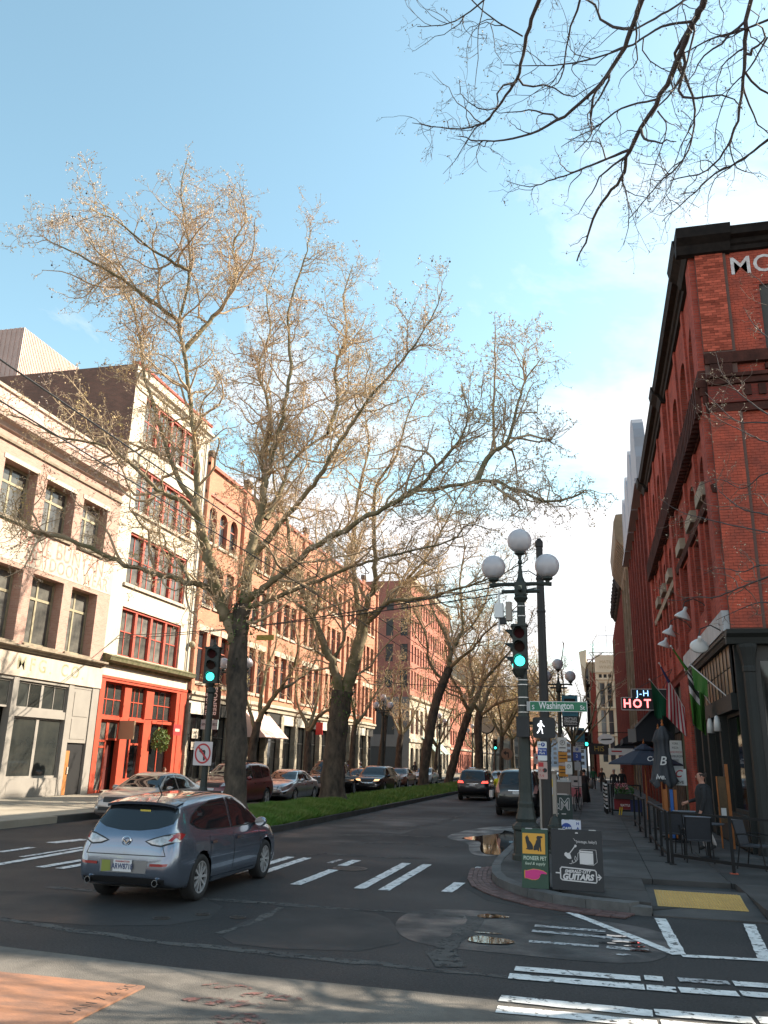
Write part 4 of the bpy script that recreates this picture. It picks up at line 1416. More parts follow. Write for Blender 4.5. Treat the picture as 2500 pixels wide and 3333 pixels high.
text('MO', .78, spray, R1, (WR + .026, 1.52, 15.62), (PI / 2, 0, PI / 2), bold=.006)
# bar front on the side street: columns, entablature, dark glazing
cb = thing('bar_front_side', 'dark painted side front of the bar with fluted corner column', 'shopfront', (XR, Y0, 0), 0)
mould(cb, -.14, 12, [(.0, 4.98), (-.16, 5.0), (-.2, 5.15), (-.3, 5.24), (-.32, 5.34), (.0, 5.34)], barpaint)
for i, x in enumerate((.32, 1.75, 4.6)):
 c_ = MB().lathe([(.2, .15), (.2, .4), (.17, .45), (.155, 1.0), (.14, 4.3), (.16, 4.32), (.16, 4.42), (.15, 4.46), (.19, 4.7), (.24, 4.9), (.24, 4.98)], 20, (x, -.12, 0), flute=.06).obj('column', barpaint, cb)
for i in range(3):
 a = .62 + i * 1.5
 MB().box(a, a + 1.0, .05, .1, 1.0, 4.6).obj('pane', glass_r, cb)
 MB().box(a, a + 1.0, .0, .12, .15, 1.0).obj('bulkhead_panel', barpaint, cb)
MB().box(.05, 12, .12, .2, .15, 5.0).obj('backing', barpaint, cb)
MB().box(2.2, 3.6, -.2, .1, .15, 3.6).obj('pier', barpaint, cb)
MB().box(2.05, 3.75, -.26, .1, 3.6, 3.9).obj('pier_cap', barpaint, cb)
shell(R1, WR, 18, 16.4, roofm)

# ---------------------------------------------------------------- right 2..5
tanpil = mat('tan_terracotta', (.24, .18, .12), rough=.85, var=.5, vscale=1.5)
greyzinc = mat('pale_zinc', (.30, .30, .33), rough=.6, var=.4, vscale=1, col2=(.22, .22, .25))


def rblock(y0, y1, H_, label, wm_, pier, pitch, name, fm, top=None):
 t = thing(name, label, 'building', (XR + .02, y1, 0), -PI / 2)
 w_ = y1 - y0
 ops = []
 n = int(w_ / pitch)
 for k in range(n):
  a = k * w_ / n + .55
  for z in np.arange(6.2, H_ - 3, 3.5):
   ops.append((a, (k + 1) * w_ / n - .55, z, z + 2.4))
 wall(t, w_, H_, ops, wm_, .35, z0=4.8)
 for o in ops:
  win(t, *o, .3, fm, glass, rows=(.5,), fw=.09, each=False)
 for k in range(n + 1):
  a = k * w_ / n
  MB().box(max(0, a - .24), min(w_, a + .24), -.2, 0, 4.9, H_ + .35).obj('pilaster', pier, t)
 for z in np.arange(5.2, H_, 3.5):
  MB().box(0, w_, -.07, -.001, z, z + .3).obj('string_course', pier, t)
 MB().box(0, w_, .02, .3, .15, 4.8).obj('shopfront', shopdark, t)
 for k in range(n):
  a = k * w_ / n
  MB().box(a, a + .3, -.1, .02, .15, 4.8).obj('shop_pier', pier, t)
 wall(t, 16, H_, [], wm_, .2, loc=(w_, 0, 0), rz=PI / 2, name='side_wall')
 shell(t, w_, 16, H_, roofm)
 return t, w_


R2, w2 = rblock(44.65, 66.0, 17.2, 'red brick building with pale scalloped gables next to the corner block', redbrick2, redbrick2, 2.6, 'scalloped_gable_building', blackpaint)
for k in range(4):               # pale curved gables
 x0 = .3 + k * (w2 - .4) / 4
 wd = (w2 - .4) / 4 - .4
 pts = [(x0, 17.2), (x0 + wd, 17.2), (x0 + wd, 18.6)]
 for i in range(13):
  a = PI * i / 12
  pts.append((x0 + wd / 2 + wd * .44 * math.cos(a), 19.3 + 2.4 * math.sin(a)))
 pts += [(x0, 18.6)]
 MB().prism(pts, -.45, .15, 'y').obj('gable', greyzinc, R2)
 MB().box(x0 - .1, x0 + wd + .1, -.6, .1, 17.0, 17.3).obj('gable_base', greyzinc, R2)
R3, w3 = rblock(66.05, 80.0, 18.2, 'brown terracotta fronted building with deep bracketed cornice', tanpil, tanpil, 4.6, 'terracotta_building', blackpaint)
mould(R3, 0, w3, [(0, 17.8), (-.2, 18.0), (-.35, 18.6), (-1.0, 19.4), (-1.1, 20.8), (-.9, 21.4), (.3, 21.5)], tanpil)
for k in range(16):
 x = .2 + k * w3 / 16
 MB().prism([(-.3, 18.2), (-.95, 19.3), (-.95, 19.42), (-.3, 19.42)], x, x + .3, 'x').obj('bracket', tanpil, R3)
R4, w4 = rblock(80.05, 121.0, 18.6, 'long dark red brick building with many pilasters down the right side', redbrick2, redbrick2, 1.9, 'many_pilaster_building', blackpaint)
for k in range(9):
 x = 22 + k * 2.0
 MB().lathe([(.5, 18.5), (.6, 19.2), (.35, 19.8), (.5, 20.4), (.2, 21.0)], 8, (x, -.3, 0)).obj('finial', blackiron, R4)
mould(R4, 20, w4, [(0, 18.2), (-.4, 18.4), (-.7, 19.0), (.2, 19.1)], blackiron)

cream2 = mat('cream_terracotta', (.62, .50, .36), rough=.8, var=.4, vscale=.6, col2=(.5, .39, .28))
R5 = thing('cream_corner_tower', 'narrow cream building with arched windows facing up the street', 'building', (.95, 150, 0), 0)
ops = [(a, a + .95, z, z + 4.2) for a in (.5, 1.75, 3.0, 4.25) for z in (2.5, 7.0, 11.6)]
wall(R5, 8, 20.5, ops, cream2, .3)
for o in ops:
 win(R5, *o, .25, cream2, glass, rows=(.5,), fw=.1, each=False)
for z in (6.75, 11.35, 16.2, 17.4):
 mould(R5, -.1, 8, [(0, z), (-.25, z + .05), (-.25, z + .25), (0, z + .3)], cream2, 'string_course')
for k in range(3):
 MB().box(.5 + k * .8, 1.0 + k * .8, -.02, .02, 16.6, 17.2).obj('attic_vent', shopdark, R5)
text('MATILDA', .75, mat('faint_letter', (.40, .29, .19), rough=.9), R5, (2.3, -.02, 19.3))
text('WINEHILL', .75, MATS['faint_letter'], R5, (2.3, -.02, 18.4))
MB().poly([(0, 0, 0), (0, 0, 20.5), (0, 14, 20.5), (0, 14, 0)]).obj('side_wall', cream2, R5)
MB().poly([(0, .1, 20.1), (8, .1, 20.1), (8, 14, 20.1), (0, 14, 20.1)]).obj('roof', roofm, R5)
MB().tube([(2.2, 5, 20.1), (2.2, 5, 26.5)], .06, 5).obj('mast', greyzinc, R5)
MB().tube([(.8, 5, 24.6), (3.6, 5, 24.6)], .05, 5).obj('mast_arm', greyzinc, R5)

R6, w6 = rblock(165, 215, 19.0, 'far dark red building with an iron fire escape', redbrick2, redbrick2, 3.0, 'far_red_building', blackpaint)
R6.location.x = .1
fe = thing('fire_escape', 'black iron fire escape on the far red building', 'fire escape', (.0, 165, 0))
for z in np.arange(6, 18, 3.6):
 mb = MB().box(-1.1, 0, 0, 6, z, z + .06)
 for k in range(7):
  mb.bar((-1.1, k, z), (-1.1, k, z + 1), .05)
 mb.bar((-1.1, 0, z + 1), (-1.1, 6, z + 1), .06)
 mb.obj('landing', blackiron, fe)
 MB().bar((-.6, 1, z), (-.6, 5.2, z + 3.6), .5, .06).obj('stair', blackiron, fe)
R7, w7 = rblock(217, 300, 27.0, 'farthest tan building on the right with heavy cornice', tanpil, tanpil, 5, 'far_tan_building', blackpaint)
R7.location.x = -1.0
mould(R7, 0, w7 + 1, [(0, 25), (-1.2, 26.5), (-1.6, 29.5), (.3, 30)], cream2)

# tower crane far behind
cr = thing('tower_crane', 'pale red tower crane jib far behind the right row', 'crane', (14, 330, 0))
crm = mat('faded_crane_paint', (.62, .42, .42), rough=.7)
mb = MB()
for k in range(10):
 x = -16 + k * 4
 mb.bar((x, 0, 41), (x + 2, 0, 43.6), .22)
 mb.bar((x + 2, 0, 43.6), (x + 4, 0, 41), .22)
mb.bar((-16, 0, 41), (24, 0, 41), .32)
mb.bar((-14, 0, 43.6), (24, 0, 43.6), .3)
mb.obj('jib', crm, cr)
MB().box(14, 15.6, -.8, .8, 0, 48).obj('mast', crm, cr)
MB().box(-16.6, -14.5, -.4, .4, 40.3, 41.2).obj('trolley', crm, cr)
# city beyond
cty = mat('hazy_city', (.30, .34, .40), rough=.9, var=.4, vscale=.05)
for i, (x, y, w_, d_2, h_) in enumerate([(-22, 560, 18, 30, 16), (-3, 640, 16, 30, 12), (-45, 700, 22, 30, 26), (-75, 620, 30, 40, 22), (12, 700, 22, 30, 10)]):
 t = thing('distant_block', ['low grey block straight down the avenue', 'small pale block at the vanishing point', 'taller hazy block left of the avenue end', 'wide hazy block behind the left row', 'low hazy block behind the right row'][i], 'building', (x, y, 0), group='hazy city at the end of the avenue')
 ops = [(a, a + 2.4, z, z + 2) for a in np.arange(1, w_ - 3, 4.2) for z in np.arange(2, h_ - 2.5, 3.6)]
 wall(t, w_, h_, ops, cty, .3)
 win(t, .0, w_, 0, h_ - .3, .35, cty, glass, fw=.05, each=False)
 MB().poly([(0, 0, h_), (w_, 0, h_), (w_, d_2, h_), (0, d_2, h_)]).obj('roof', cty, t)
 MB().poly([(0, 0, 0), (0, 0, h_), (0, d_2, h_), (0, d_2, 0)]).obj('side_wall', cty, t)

# ================================================================== trees
# limb centre lines of the real trees, (points, start radius, end radius), metres
LIMBS = {
 'T1': [
 ([(-10.5,24.4,0.23), (-10.58,24.4,1.17), (-10.66,24.4,2.6), (-10.74,24.4,3.99), (-10.81,24.4,5.23), (-10.81,24.4,6.21), (-10.75,24.4,6.75)], 0.38, 0.29),
 ([(-10.86,24.4,5.47), (-11.11,24.2,6.08), (-11.24,24.11,6.38), (-11.46,23.92,6.98), (-11.62,23.7,7.71), (-11.79,23.46,8.48), (-12.0,23.2,9.36)], 0.2, 0.15),
 ([(-12.0,23.2,9.36), (-12.41,22.89,9.78), (-12.83,22.64,9.98), (-13.23,22.39,10.21), (-13.81,21.93,10.85), (-14.33,21.57,11.23), (-14.92,21.23,11.39), (-15.75,20.74,11.44), (-16.54,20.23,11.82), (-17.07,19.9,11.93)], 0.1, 0.02),
 ([(-12.0,23.2,9.36), (-12.12,23.23,9.93), (-12.23,23.27,10.85), (-12.42,23.32,11.93), (-12.78,23.39,13.51), (-13.29,23.48,15.53), (-13.62,23.53,16.79), (-13.47,23.61,18.9), (-13.81,23.68,20.73), (-14.25,23.75,22.64), (-14.17,23.8,24.07)], 0.13, 0.015),
 ([(-12.1,23.2,9.82), (-12.85,23.47,10.56), (-13.78,23.92,12.08), (-14.67,24.39,13.81), (-15.62,24.86,15.65), (-16.18,25.23,17.27), (-16.96,25.62,18.98), (-18.11,26.01,20.77), (-19.82,26.47,22.78), (-21.47,26.9,24.88)], 0.1, 0.015),
 ([(-13.66,23.6,16.83), (-14.29,23.26,17.29), (-15.08,22.83,17.88), (-15.98,22.36,18.45), (-16.96,21.88,18.89), (-17.93,21.4,19.33)], 0.09, 0.02),
 ([(-13.46,23.6,18.89), (-13.84,22.98,18.93), (-14.31,22.07,19.02), (-14.8,20.84,19.22), (-15.22,19.9,19.08)], 0.07, 0.015),
 ([(-13.42,23.7,15.66), (-12.84,24.26,17.07), (-12.47,24.6,17.99), (-12.32,25.08,19.57), (-12.75,25.48,21.11), (-12.56,25.95,22.83), (-13.18,26.4,24.74)], 0.1, 0.015),
 ([(-11.54,24.1,7.01), (-11.98,23.91,7.29), (-12.35,23.77,7.35), (-13.02,23.52,7.52), (-13.49,23.35,7.61), (-14.32,23.03,7.86), (-15.16,22.69,8.22), (-16.21,22.28,8.61), (-17.03,21.97,8.75), (-17.66,21.72,9.03), (-18.45,21.4,9.38)], 0.105, 0.05),
 ([(-12.47,24.0,7.4), (-13.1,24.44,8.11), (-13.92,24.9,8.78), (-14.36,25.25,9.44), (-15.18,25.6,9.68)], 0.07, 0.015),
 ([(-10.77,24.4,6.8), (-10.76,24.65,7.89), (-10.79,24.82,8.69), (-10.71,25.0,9.51), (-10.64,25.19,10.46), (-10.69,25.4,11.5), (-10.55,25.58,12.4), (-10.44,25.76,13.31), (-10.38,26.0,14.61), (-10.34,26.29,16.25), (-10.75,26.6,18.15), (-10.65,26.89,19.94), (-10.32,27.16,21.62), (-10.35,27.4,23.25)], 0.2, 0.015),
 ([(-10.64,25.2,10.47), (-10.8,25.53,11.38), (-11.14,25.9,12.46), (-11.02,26.29,13.57), (-11.42,26.76,15.04), (-12.11,27.24,16.63), (-11.95,27.82,18.55), (-12.45,28.37,20.64), (-12.36,28.9,22.61)], 0.12, 0.015),
 ([(-10.65,24.6,8.32), (-10.34,24.5,8.6), (-9.61,24.25,9.3), (-8.96,24.03,9.91), (-8.36,23.82,10.47), (-7.71,23.55,11.28), (-7.24,23.34,11.93), (-6.6,23.08,12.66), (-5.85,22.8,13.42), (-5.01,22.5,14.14), (-4.28,22.17,15.05), (-3.85,21.9,15.91)], 0.12, 0.015),
 ([(-10.37,24.9,9.72), (-10.32,25.02,9.97), (-10.11,25.54,11.08), (-10.04,25.96,12.05), (-9.65,26.32,12.72), (-8.95,26.83,13.51), (-8.18,27.37,14.41), (-7.25,27.87,14.8), (-6.3,28.4,15.47)], 0.09, 0.015),
 ([(-8.8,26.4,13.32), (-8.69,27.01,14.92), (-9.04,27.54,16.48), (-8.82,28.21,18.42), (-9.22,28.85,20.53), (-9.04,29.4,22.33)], 0.09, 0.015),
 ([(-10.72,24.4,6.78), (-10.19,24.22,7.06), (-9.65,24.03,7.38), (-8.83,23.73,7.86), (-8.13,23.46,8.3), (-7.24,23.16,8.61), (-6.23,22.8,9.01), (-5.2,22.43,9.36), (-4.44,22.16,9.52), (-2.83,21.59,9.48), (-2.13,21.33,9.35), (-1.29,20.98,8.79), (-0.51,20.65,8.54), (0.06,20.4,8.67)], 0.13, 0.025),
 ([(-2.85,21.8,9.55), (-2.48,22.11,10.5), (-2.03,22.29,10.85), (-1.74,22.64,12.06), (-1.53,22.91,13.02), (-1.01,23.2,13.94)], 0.09, 0.015),
 ([(-5.24,22.6,9.41), (-4.53,22.29,9.72), (-4.03,22.01,10.16), (-3.34,21.62,10.72), (-3.03,21.31,11.31), (-3.14,20.9,12.17)], 0.08, 0.015),
 ([(-10.61,24.3,6.63), (-10.18,24.51,6.76), (-9.87,24.67,6.94), (-9.04,25.1,7.4), (-7.96,25.63,7.98), (-7.07,26.05,8.4), (-6.1,26.49,8.78), (-4.49,27.18,9.31), (-3.9,27.51,9.96), (-2.96,27.9,9.81)], 0.1, 0.015),
 ],
 'T2': [
 ([(-10.64,34.7,0.26), (-10.67,34.7,1.66), (-10.58,34.7,2.91), (-10.49,34.7,3.93), (-10.39,34.7,4.83)], 0.52, 0.44),
 ([(-10.46,34.7,4.31), (-10.58,34.48,5.33), (-10.82,34.32,6.07), (-11.27,34.09,7.06), (-11.72,33.86,8.13), (-12.05,33.65,9.08), (-12.44,33.41,10.24), (-12.76,33.01,12.18), (-13.23,32.8,13.17), (-13.51,32.48,14.78), (-13.94,32.2,16.19)], 0.238, 0.024),
 ([(-10.34,34.7,4.57), (-10.11,34.88,5.55), (-9.77,35.17,7.2), (-9.76,35.3,8.02)], 0.294, 0.256),
 ([(-9.76,35.3,8.02), (-10.13,35.53,8.93), (-10.46,35.95,10.77), (-10.61,36.46,13.08), (-10.5,36.88,15.09), (-10.28,37.3,17.16), (-10.63,37.73,19.38), (-10.16,38.2,21.84)], 0.154, 0.016),
 ([(-9.76,35.3,8.02), (-9.46,35.14,8.77), (-9.11,34.93,9.81), (-9.14,34.56,11.76), (-9.03,34.18,13.74), (-8.03,33.84,15.22), (-7.41,33.49,16.97), (-6.66,33.2,18.28)], 0.168, 0.016),
 ([(-9.56,35.3,8.25), (-9.2,35.42,8.4), (-8.59,35.67,8.92), (-7.85,36.06,10.05), (-6.95,36.5,11.28), (-6.31,36.96,12.86), (-5.64,37.42,14.5), (-4.8,37.9,16.2)], 0.126, 0.016),
 ([(-9.7,35.3,7.7), (-9.03,34.9,8.17), (-8.33,34.49,8.64), (-6.45,33.62,8.61), (-5.54,33.15,8.77), (-4.28,32.49,8.92), (-3.11,31.83,9.19), (-2.1,31.2,9.56)], 0.119, 0.016),
 ([(-10.85,34.4,6.08), (-10.45,34.85,7.1), (-10.77,35.29,8.27), (-11.45,35.86,9.81), (-11.54,36.41,11.42), (-12.47,37.1,13.49)], 0.084, 0.016),
 ([(-11.67,33.7,8.1), (-12.2,33.12,8.45), (-12.78,32.31,9.11), (-13.29,31.8,9.28), (-13.67,30.9,10.14)], 0.084, 0.016),
 ],
 'T3': [
 ([(-11.18,57.0,0.28), (-11.19,57.0,0.93), (-10.85,57.0,3.46), (-10.42,57.0,5.6), (-9.98,57.0,6.92), (-9.43,57.0,8.23)], 0.37, 0.3),
 ([(-9.43,57.0,8.23), (-9.38,57.25,9.15), (-8.89,57.61,10.37), (-8.65,57.92,11.53), (-8.94,58.67,14.49), (-8.74,59.39,17.45), (-9.29,60.0,20.05)], 0.224, 0.024),
 ([(-9.81,57.0,7.38), (-10.05,56.88,7.59), (-10.78,56.41,8.61), (-10.85,55.79,10.3), (-11.54,55.14,11.89), (-11.83,54.32,14.09), (-11.47,53.5,16.27)], 0.14, 0.024),
 ([(-9.43,57.0,8.74), (-9.46,57.21,9.79), (-10.49,57.67,11.87), (-11.13,57.99,13.46), (-11.57,58.41,15.66), (-11.25,59.0,18.88)], 0.154, 0.024),
 ([(-9.43,57.0,8.23), (-8.52,56.29,8.86), (-7.58,55.59,9.39), (-6.63,54.69,10.28), (-5.29,53.6,11.1), (-3.99,52.5,11.88)], 0.14, 0.024),
 ([(-8.92,57.8,10.4), (-7.99,58.65,11.55), (-7.21,59.68,13.28), (-6.86,60.73,15.34), (-5.56,62.0,17.5)], 0.112, 0.024),
 ],
 'T4': [
 ([(-11.47,69.0,0.21), (-11.4,69.0,0.82), (-10.97,69.0,2.26), (-10.34,69.0,4.31), (-9.8,69.0,5.85)], 0.37, 0.31),
 ([(-9.8,69.0,5.85), (-9.08,69.34,7.44), (-8.36,69.65,8.84), (-6.97,70.04,10.38), (-5.43,70.52,12.36), (-4.37,71.0,14.79)], 0.238, 0.024),
 ([(-9.8,69.0,5.85), (-10.33,68.15,7.31), (-10.95,67.31,8.71), (-11.29,66.27,10.57), (-10.83,65.0,12.85)], 0.182, 0.024),
 ([(-9.7,69.0,6.15), (-9.6,70.24,8.49), (-10.02,71.47,10.96), (-9.36,72.76,13.55), (-9.78,74.0,16.28)], 0.196, 0.024),
 ],
 'T5': [
 ([(-11.15,86.0,0.17), (-11.19,86.0,2.96), (-11.29,86.0,5.53), (-11.08,86.0,7.01)], 0.43, 0.38),
 ([(-11.08,86.0,7.01), (-10.27,86.71,9.07), (-9.36,87.37,11.01), (-8.76,88.2,13.67), (-7.49,89.0,16.06)], 0.28, 0.032),
 ([(-11.09,86.0,6.86), (-11.89,84.6,8.28), (-11.95,82.94,10.26), (-12.26,81.0,12.45)], 0.238, 0.032),
 ([(-11.09,86.0,6.56), (-9.1,84.52,7.69), (-6.84,83.0,8.2), (-4.94,81.48,9.25), (-3.38,80.0,10.54)], 0.182, 0.032),
 ([(-11.08,86.0,7.17), (-11.06,88.12,10.77), (-10.6,90.07,14.26), (-11.13,92.0,17.97)], 0.224, 0.032),
 ],
 'S1': [
 ([(-16.8,40.61,0.15), (-16.8,40.61,1.93), (-16.74,40.61,2.98), (-16.59,40.61,3.74)], 0.26, 0.195),
 ([(-16.7,40.61,3.29), (-17.15,40.84,4.21), (-17.58,41.07,5.16), (-17.69,41.34,6.3), (-18.16,41.61,7.47)], 0.12, 0.02),
 ([(-16.59,40.61,3.74), (-16.05,40.36,4.5), (-15.24,40.05,5.4), (-14.61,39.75,6.29), (-14.23,39.45,7.32), (-14.34,39.11,8.51)], 0.16, 0.02),
 ([(-16.52,40.61,3.9), (-16.72,41.08,5.16), (-16.69,41.63,6.65), (-16.45,42.13,8.02), (-16.91,42.61,9.45)], 0.14, 0.02),
 ([(-15.45,40.61,5.44), (-14.92,41.15,5.8), (-14.35,41.86,6.51), (-14.14,42.61,7.57)], 0.1, 0.02),
 ],
 'S2': [
 ([(-16.8,49.4,0.15), (-16.84,49.4,2.35), (-16.84,49.4,3.61)], 0.28, 0.21000000000000002),
 ([(-16.84,49.4,3.61), (-17.37,49.62,4.53), (-17.77,49.79,5.27), (-18.05,50.08,6.62), (-17.95,50.4,8.2)], 0.14, 0.02),
 ([(-16.84,49.4,3.61), (-16.05,48.95,4.5), (-15.18,48.59,5.03), (-14.09,48.01,6.08), (-13.59,47.4,7.46)], 0.15, 0.02),
 ([(-16.85,49.4,3.79), (-16.7,50.2,5.31), (-16.86,51.05,7.1), (-17.44,51.9,8.98)], 0.13, 0.02),
 ],
 'S3': [
 ([(-16.8,59.18,0.15), (-16.8,59.18,2.9), (-16.69,59.18,4.4)], 0.26, 0.195),
 ([(-16.69,59.18,4.4), (-16.22,59.46,5.07), (-15.67,59.89,6.19), (-14.92,60.48,7.81), (-14.43,61.18,9.94)], 0.16, 0.02),
 ([(-16.69,59.18,4.4), (-16.69,58.61,5.66), (-16.79,57.95,7.13), (-16.17,57.18,8.79)], 0.14, 0.02),
 ],
 'S4': [
 ([(-16.8,67.25,0.15), (-16.53,67.25,3.79), (-16.39,67.25,5.49)], 0.3, 0.22499999999999998),
 ([(-16.39,67.25,5.49), (-16.04,67.8,7.0), (-15.83,68.43,8.82), (-15.52,69.25,11.24)], 0.2, 0.02),
 ([(-16.38,67.25,5.24), (-16.73,66.44,6.41), (-16.74,65.25,8.26)], 0.16, 0.02),
 ],
 'S5': [
 ([(-16.8,73.93,0.15), (-16.7,73.93,3.2), (-16.55,73.93,4.25)], 0.34, 0.255),
 ([(-16.55,73.93,4.25), (-15.98,74.34,5.07), (-15.3,75.05,6.73), (-14.93,75.93,9.0)], 0.2, 0.02),
 ([(-16.55,73.93,4.25), (-16.62,73.37,6.08), (-16.23,72.65,8.43), (-16.39,71.93,10.78)], 0.2, 0.02),
 ([(-16.55,73.93,4.12), (-17.47,75.27,5.36), (-18.33,76.93,7.11)], 0.15, 0.02),
 ],
 'OV': [
 ([(1.79,7.2,10.3), (1.57,7.6,10.09), (1.45,7.77,9.99), (1.28,8.07,9.76), (1.05,8.4,9.5), (0.76,8.74,9.22), (0.66,8.95,8.99), (0.42,9.16,8.83), (0.23,9.41,8.54), (0.08,9.6,8.31)], 0.085, 0.016),
 ([(1.15,6.6,9.86), (0.84,7.03,9.64), (0.73,7.24,9.47), (0.55,7.47,9.29), (0.19,7.78,9.14), (-0.19,8.03,9.13), (-0.6,8.26,9.22), (-1.06,8.48,9.46), (-1.32,8.6,9.68)], 0.062, 0.01),
 ([(0.13,6.2,9.73), (-0.19,6.72,9.55), (-0.34,6.99,9.39), (-0.44,7.25,9.19), (-0.61,7.44,9.09), (-0.82,7.64,9.01), (-1.03,7.77,9.04), (-1.33,7.94,9.22), (-1.83,8.2,9.63)], 0.05, 0.008),
 ([(2.15,7.2,10.32), (1.99,7.52,9.89), (1.94,7.72,9.57), (1.92,7.91,9.24), (1.87,8.08,8.95), (1.76,8.25,8.69), (1.53,8.42,8.52), (1.17,8.6,8.59)], 0.055, 0.01),
 ([(1.33,8.2,9.88), (1.44,8.2,9.38), (1.42,8.2,8.98), (1.28,8.2,8.55), (0.98,8.2,8.25), (0.79,8.2,8.02), (0.65,8.2,7.86)], 0.03, 0.007),
 ([(1.09,8.6,9.77), (0.71,8.86,9.95), (0.39,9.11,9.93), (0.17,9.25,9.96), (-0.05,9.4,9.96)], 0.026, 0.007),
 ([(0.79,8.9,9.35), (0.42,9.18,9.46), (0.09,9.42,9.54), (-0.17,9.59,9.61), (-0.5,9.8,9.71), (-0.84,10.0,10.02)], 0.034, 0.007),
 ([(2.74,8.0,8.78), (2.23,8.48,8.87), (2.01,8.69,8.82), (1.73,8.91,8.84), (1.44,9.16,8.73), (1.14,9.4,8.61)], 0.035, 0.008),
 ([(0.45,6.4,9.81), (0.22,6.8,9.53), (0.09,7.03,9.34), (-0.01,7.29,9.07), (-0.16,7.4,9.05)], 0.03, 0.007),
 ([(1.44,7.7,9.93), (1.1,7.62,9.85), (0.78,7.54,9.6), (0.26,7.41,9.36), (-0.2,7.3,9.28), (-0.61,7.2,9.28)], 0.03, 0.007),
 ([(2.28,7.4,9.53), (1.93,7.65,9.65), (1.62,7.84,9.78), (1.36,8.0,9.81)], 0.026, 0.012),
 ([(0.72,7.1,9.33), (1.05,7.22,9.6), (1.3,7.3,9.83), (1.56,7.4,10.12)], 0.02, 0.02),
 ([(-0.37,6.8,9.2), (-0.6,6.66,9.29), (-0.78,6.54,9.39), (-0.95,6.4,9.54)], 0.014, 0.01),
 ([(-0.32,6.2,9.46), (-0.72,6.45,9.38), (-0.99,6.59,9.36), (-1.2,6.69,9.42), (-1.48,6.8,9.59)], 0.02, 0.006),
 ([(0.66,9.0,9.03), (0.72,9.11,8.83), (0.73,9.25,8.57), (0.66,9.4,8.33)], 0.02, 0.006),
 ([(2.13,7.6,9.45), (1.97,7.81,9.28), (1.77,8.0,9.18), (1.65,8.22,8.9), (1.65,8.4,8.63)], 0.02, 0.006),
 ([(1.1,8.6,9.6), (1.19,8.67,9.38), (1.01,8.82,8.91), (0.95,8.9,8.63)], 0.018, 0.006),
 ],
 'RT': [
 ([(3.55,12.5,6.48), (2.95,13.21,7.47), (2.73,13.44,7.83), (2.56,13.63,8.17), (2.43,13.82,8.56), (2.4,14.0,8.99)], 0.03, 0.006),
 ([(3.61,12.5,6.96), (2.83,13.27,7.37), (2.59,13.48,7.47), (2.45,13.63,7.66), (2.27,13.85,8.03), (2.16,14.0,8.29)], 0.03, 0.006),
 ([(3.5,12.3,6.46), (2.87,13.07,6.95), (2.73,13.22,7.09), (2.52,13.49,7.38), (2.35,13.67,7.58), (2.2,13.88,7.87), (2.15,14.0,8.09)], 0.028, 0.006),
 ([(3.26,12.0,5.1), (2.72,12.93,5.72), (2.46,13.27,5.92), (2.3,13.52,6.17), (2.18,13.75,6.43), (2.06,14.0,6.76)], 0.03, 0.006),
 ([(3.37,12.5,5.01), (2.72,13.43,4.88), (2.35,13.88,4.8), (2.06,14.21,4.73), (1.75,14.53,4.8), (1.5,14.76,4.79), (1.26,15.0,4.88)], 0.035, 0.006),
 ([(3.33,12.3,5.05), (2.76,13.26,5.54), (2.22,13.99,5.93), (1.93,14.34,6.14), (1.67,14.64,6.34), (1.38,15.0,6.7)], 0.03, 0.006),
 ([(3.53,12.6,6.14), (2.89,13.4,6.55), (2.57,13.78,6.43), (2.27,14.12,6.73), (1.86,14.5,6.71)], 0.026, 0.006),
 ([(3.71,12.6,7.65), (3.1,13.26,8.84), (2.93,13.45,9.25), (2.85,13.6,9.64)], 0.024, 0.006),
 ([(3.93,12.8,9.05), (3.29,13.32,9.72), (3.12,13.5,10.09), (3.01,13.6,10.29)], 0.02, 0.006),
 ([(3.29,12.4,4.54), (2.69,13.18,5.01), (2.39,13.49,4.99), (2.08,13.8,5.12), (1.87,14.0,5.07)], 0.03, 0.006),
 ([(3.19,12.2,4.08), (2.59,12.94,4.4), (2.29,13.24,4.37), (1.94,13.6,4.25)], 0.028, 0.006),
 ],
}
bark = mat('plane_bark', (.12, .092, .068), rough=.95, var=1.0, vscale=4.5, col2=(.035, .029, .024), bump=1.0, bscale=11, stretch=(1, 1, .45))
barkmoss = mat('mossy_limb_bark', (.27, .21, .135), rough=.95, var=.85, vscale=2.4, col2=(.10, .098, .04), bump=.6, bscale=12)
twigm = mat('pale_twig', (.52, .39, .25), rough=.9, var=.6, vscale=.7, col2=(.32, .22, .15))
twig_d = mat('dark_twig', (.060, .047, .048), rough=.85, var=.5, vscale=5, col2=(.10, .078, .07))
budm = mat('plane_bud', (.62, .45, .22), rough=.8, var=.9, vscale=1.2, col2=(.50, .40, .10), objvar=0)
bud_pink = mat('pinkish_bud', (.66, .50, .44), rough=.8, var=1.0, vscale=.45, col2=(.58, .42, .13))
bud_d = mat('elm_bud', (.24, .17, .15), rough=.7, var=.8, vscale=3, col2=(.36, .34, .12))
ball_m = mat('seed_ball_brown', (.05, .035, .03), rough=.9)
ivy_m = mat('ivy_leaf', (.05, .10, .018), rough=.6, var=.8, vscale=6, col2=(.10, .16, .03))


def nrm(v):
 return v / np.maximum(1e-9, np.linalg.norm(v, axis=-1, keepdims=True))


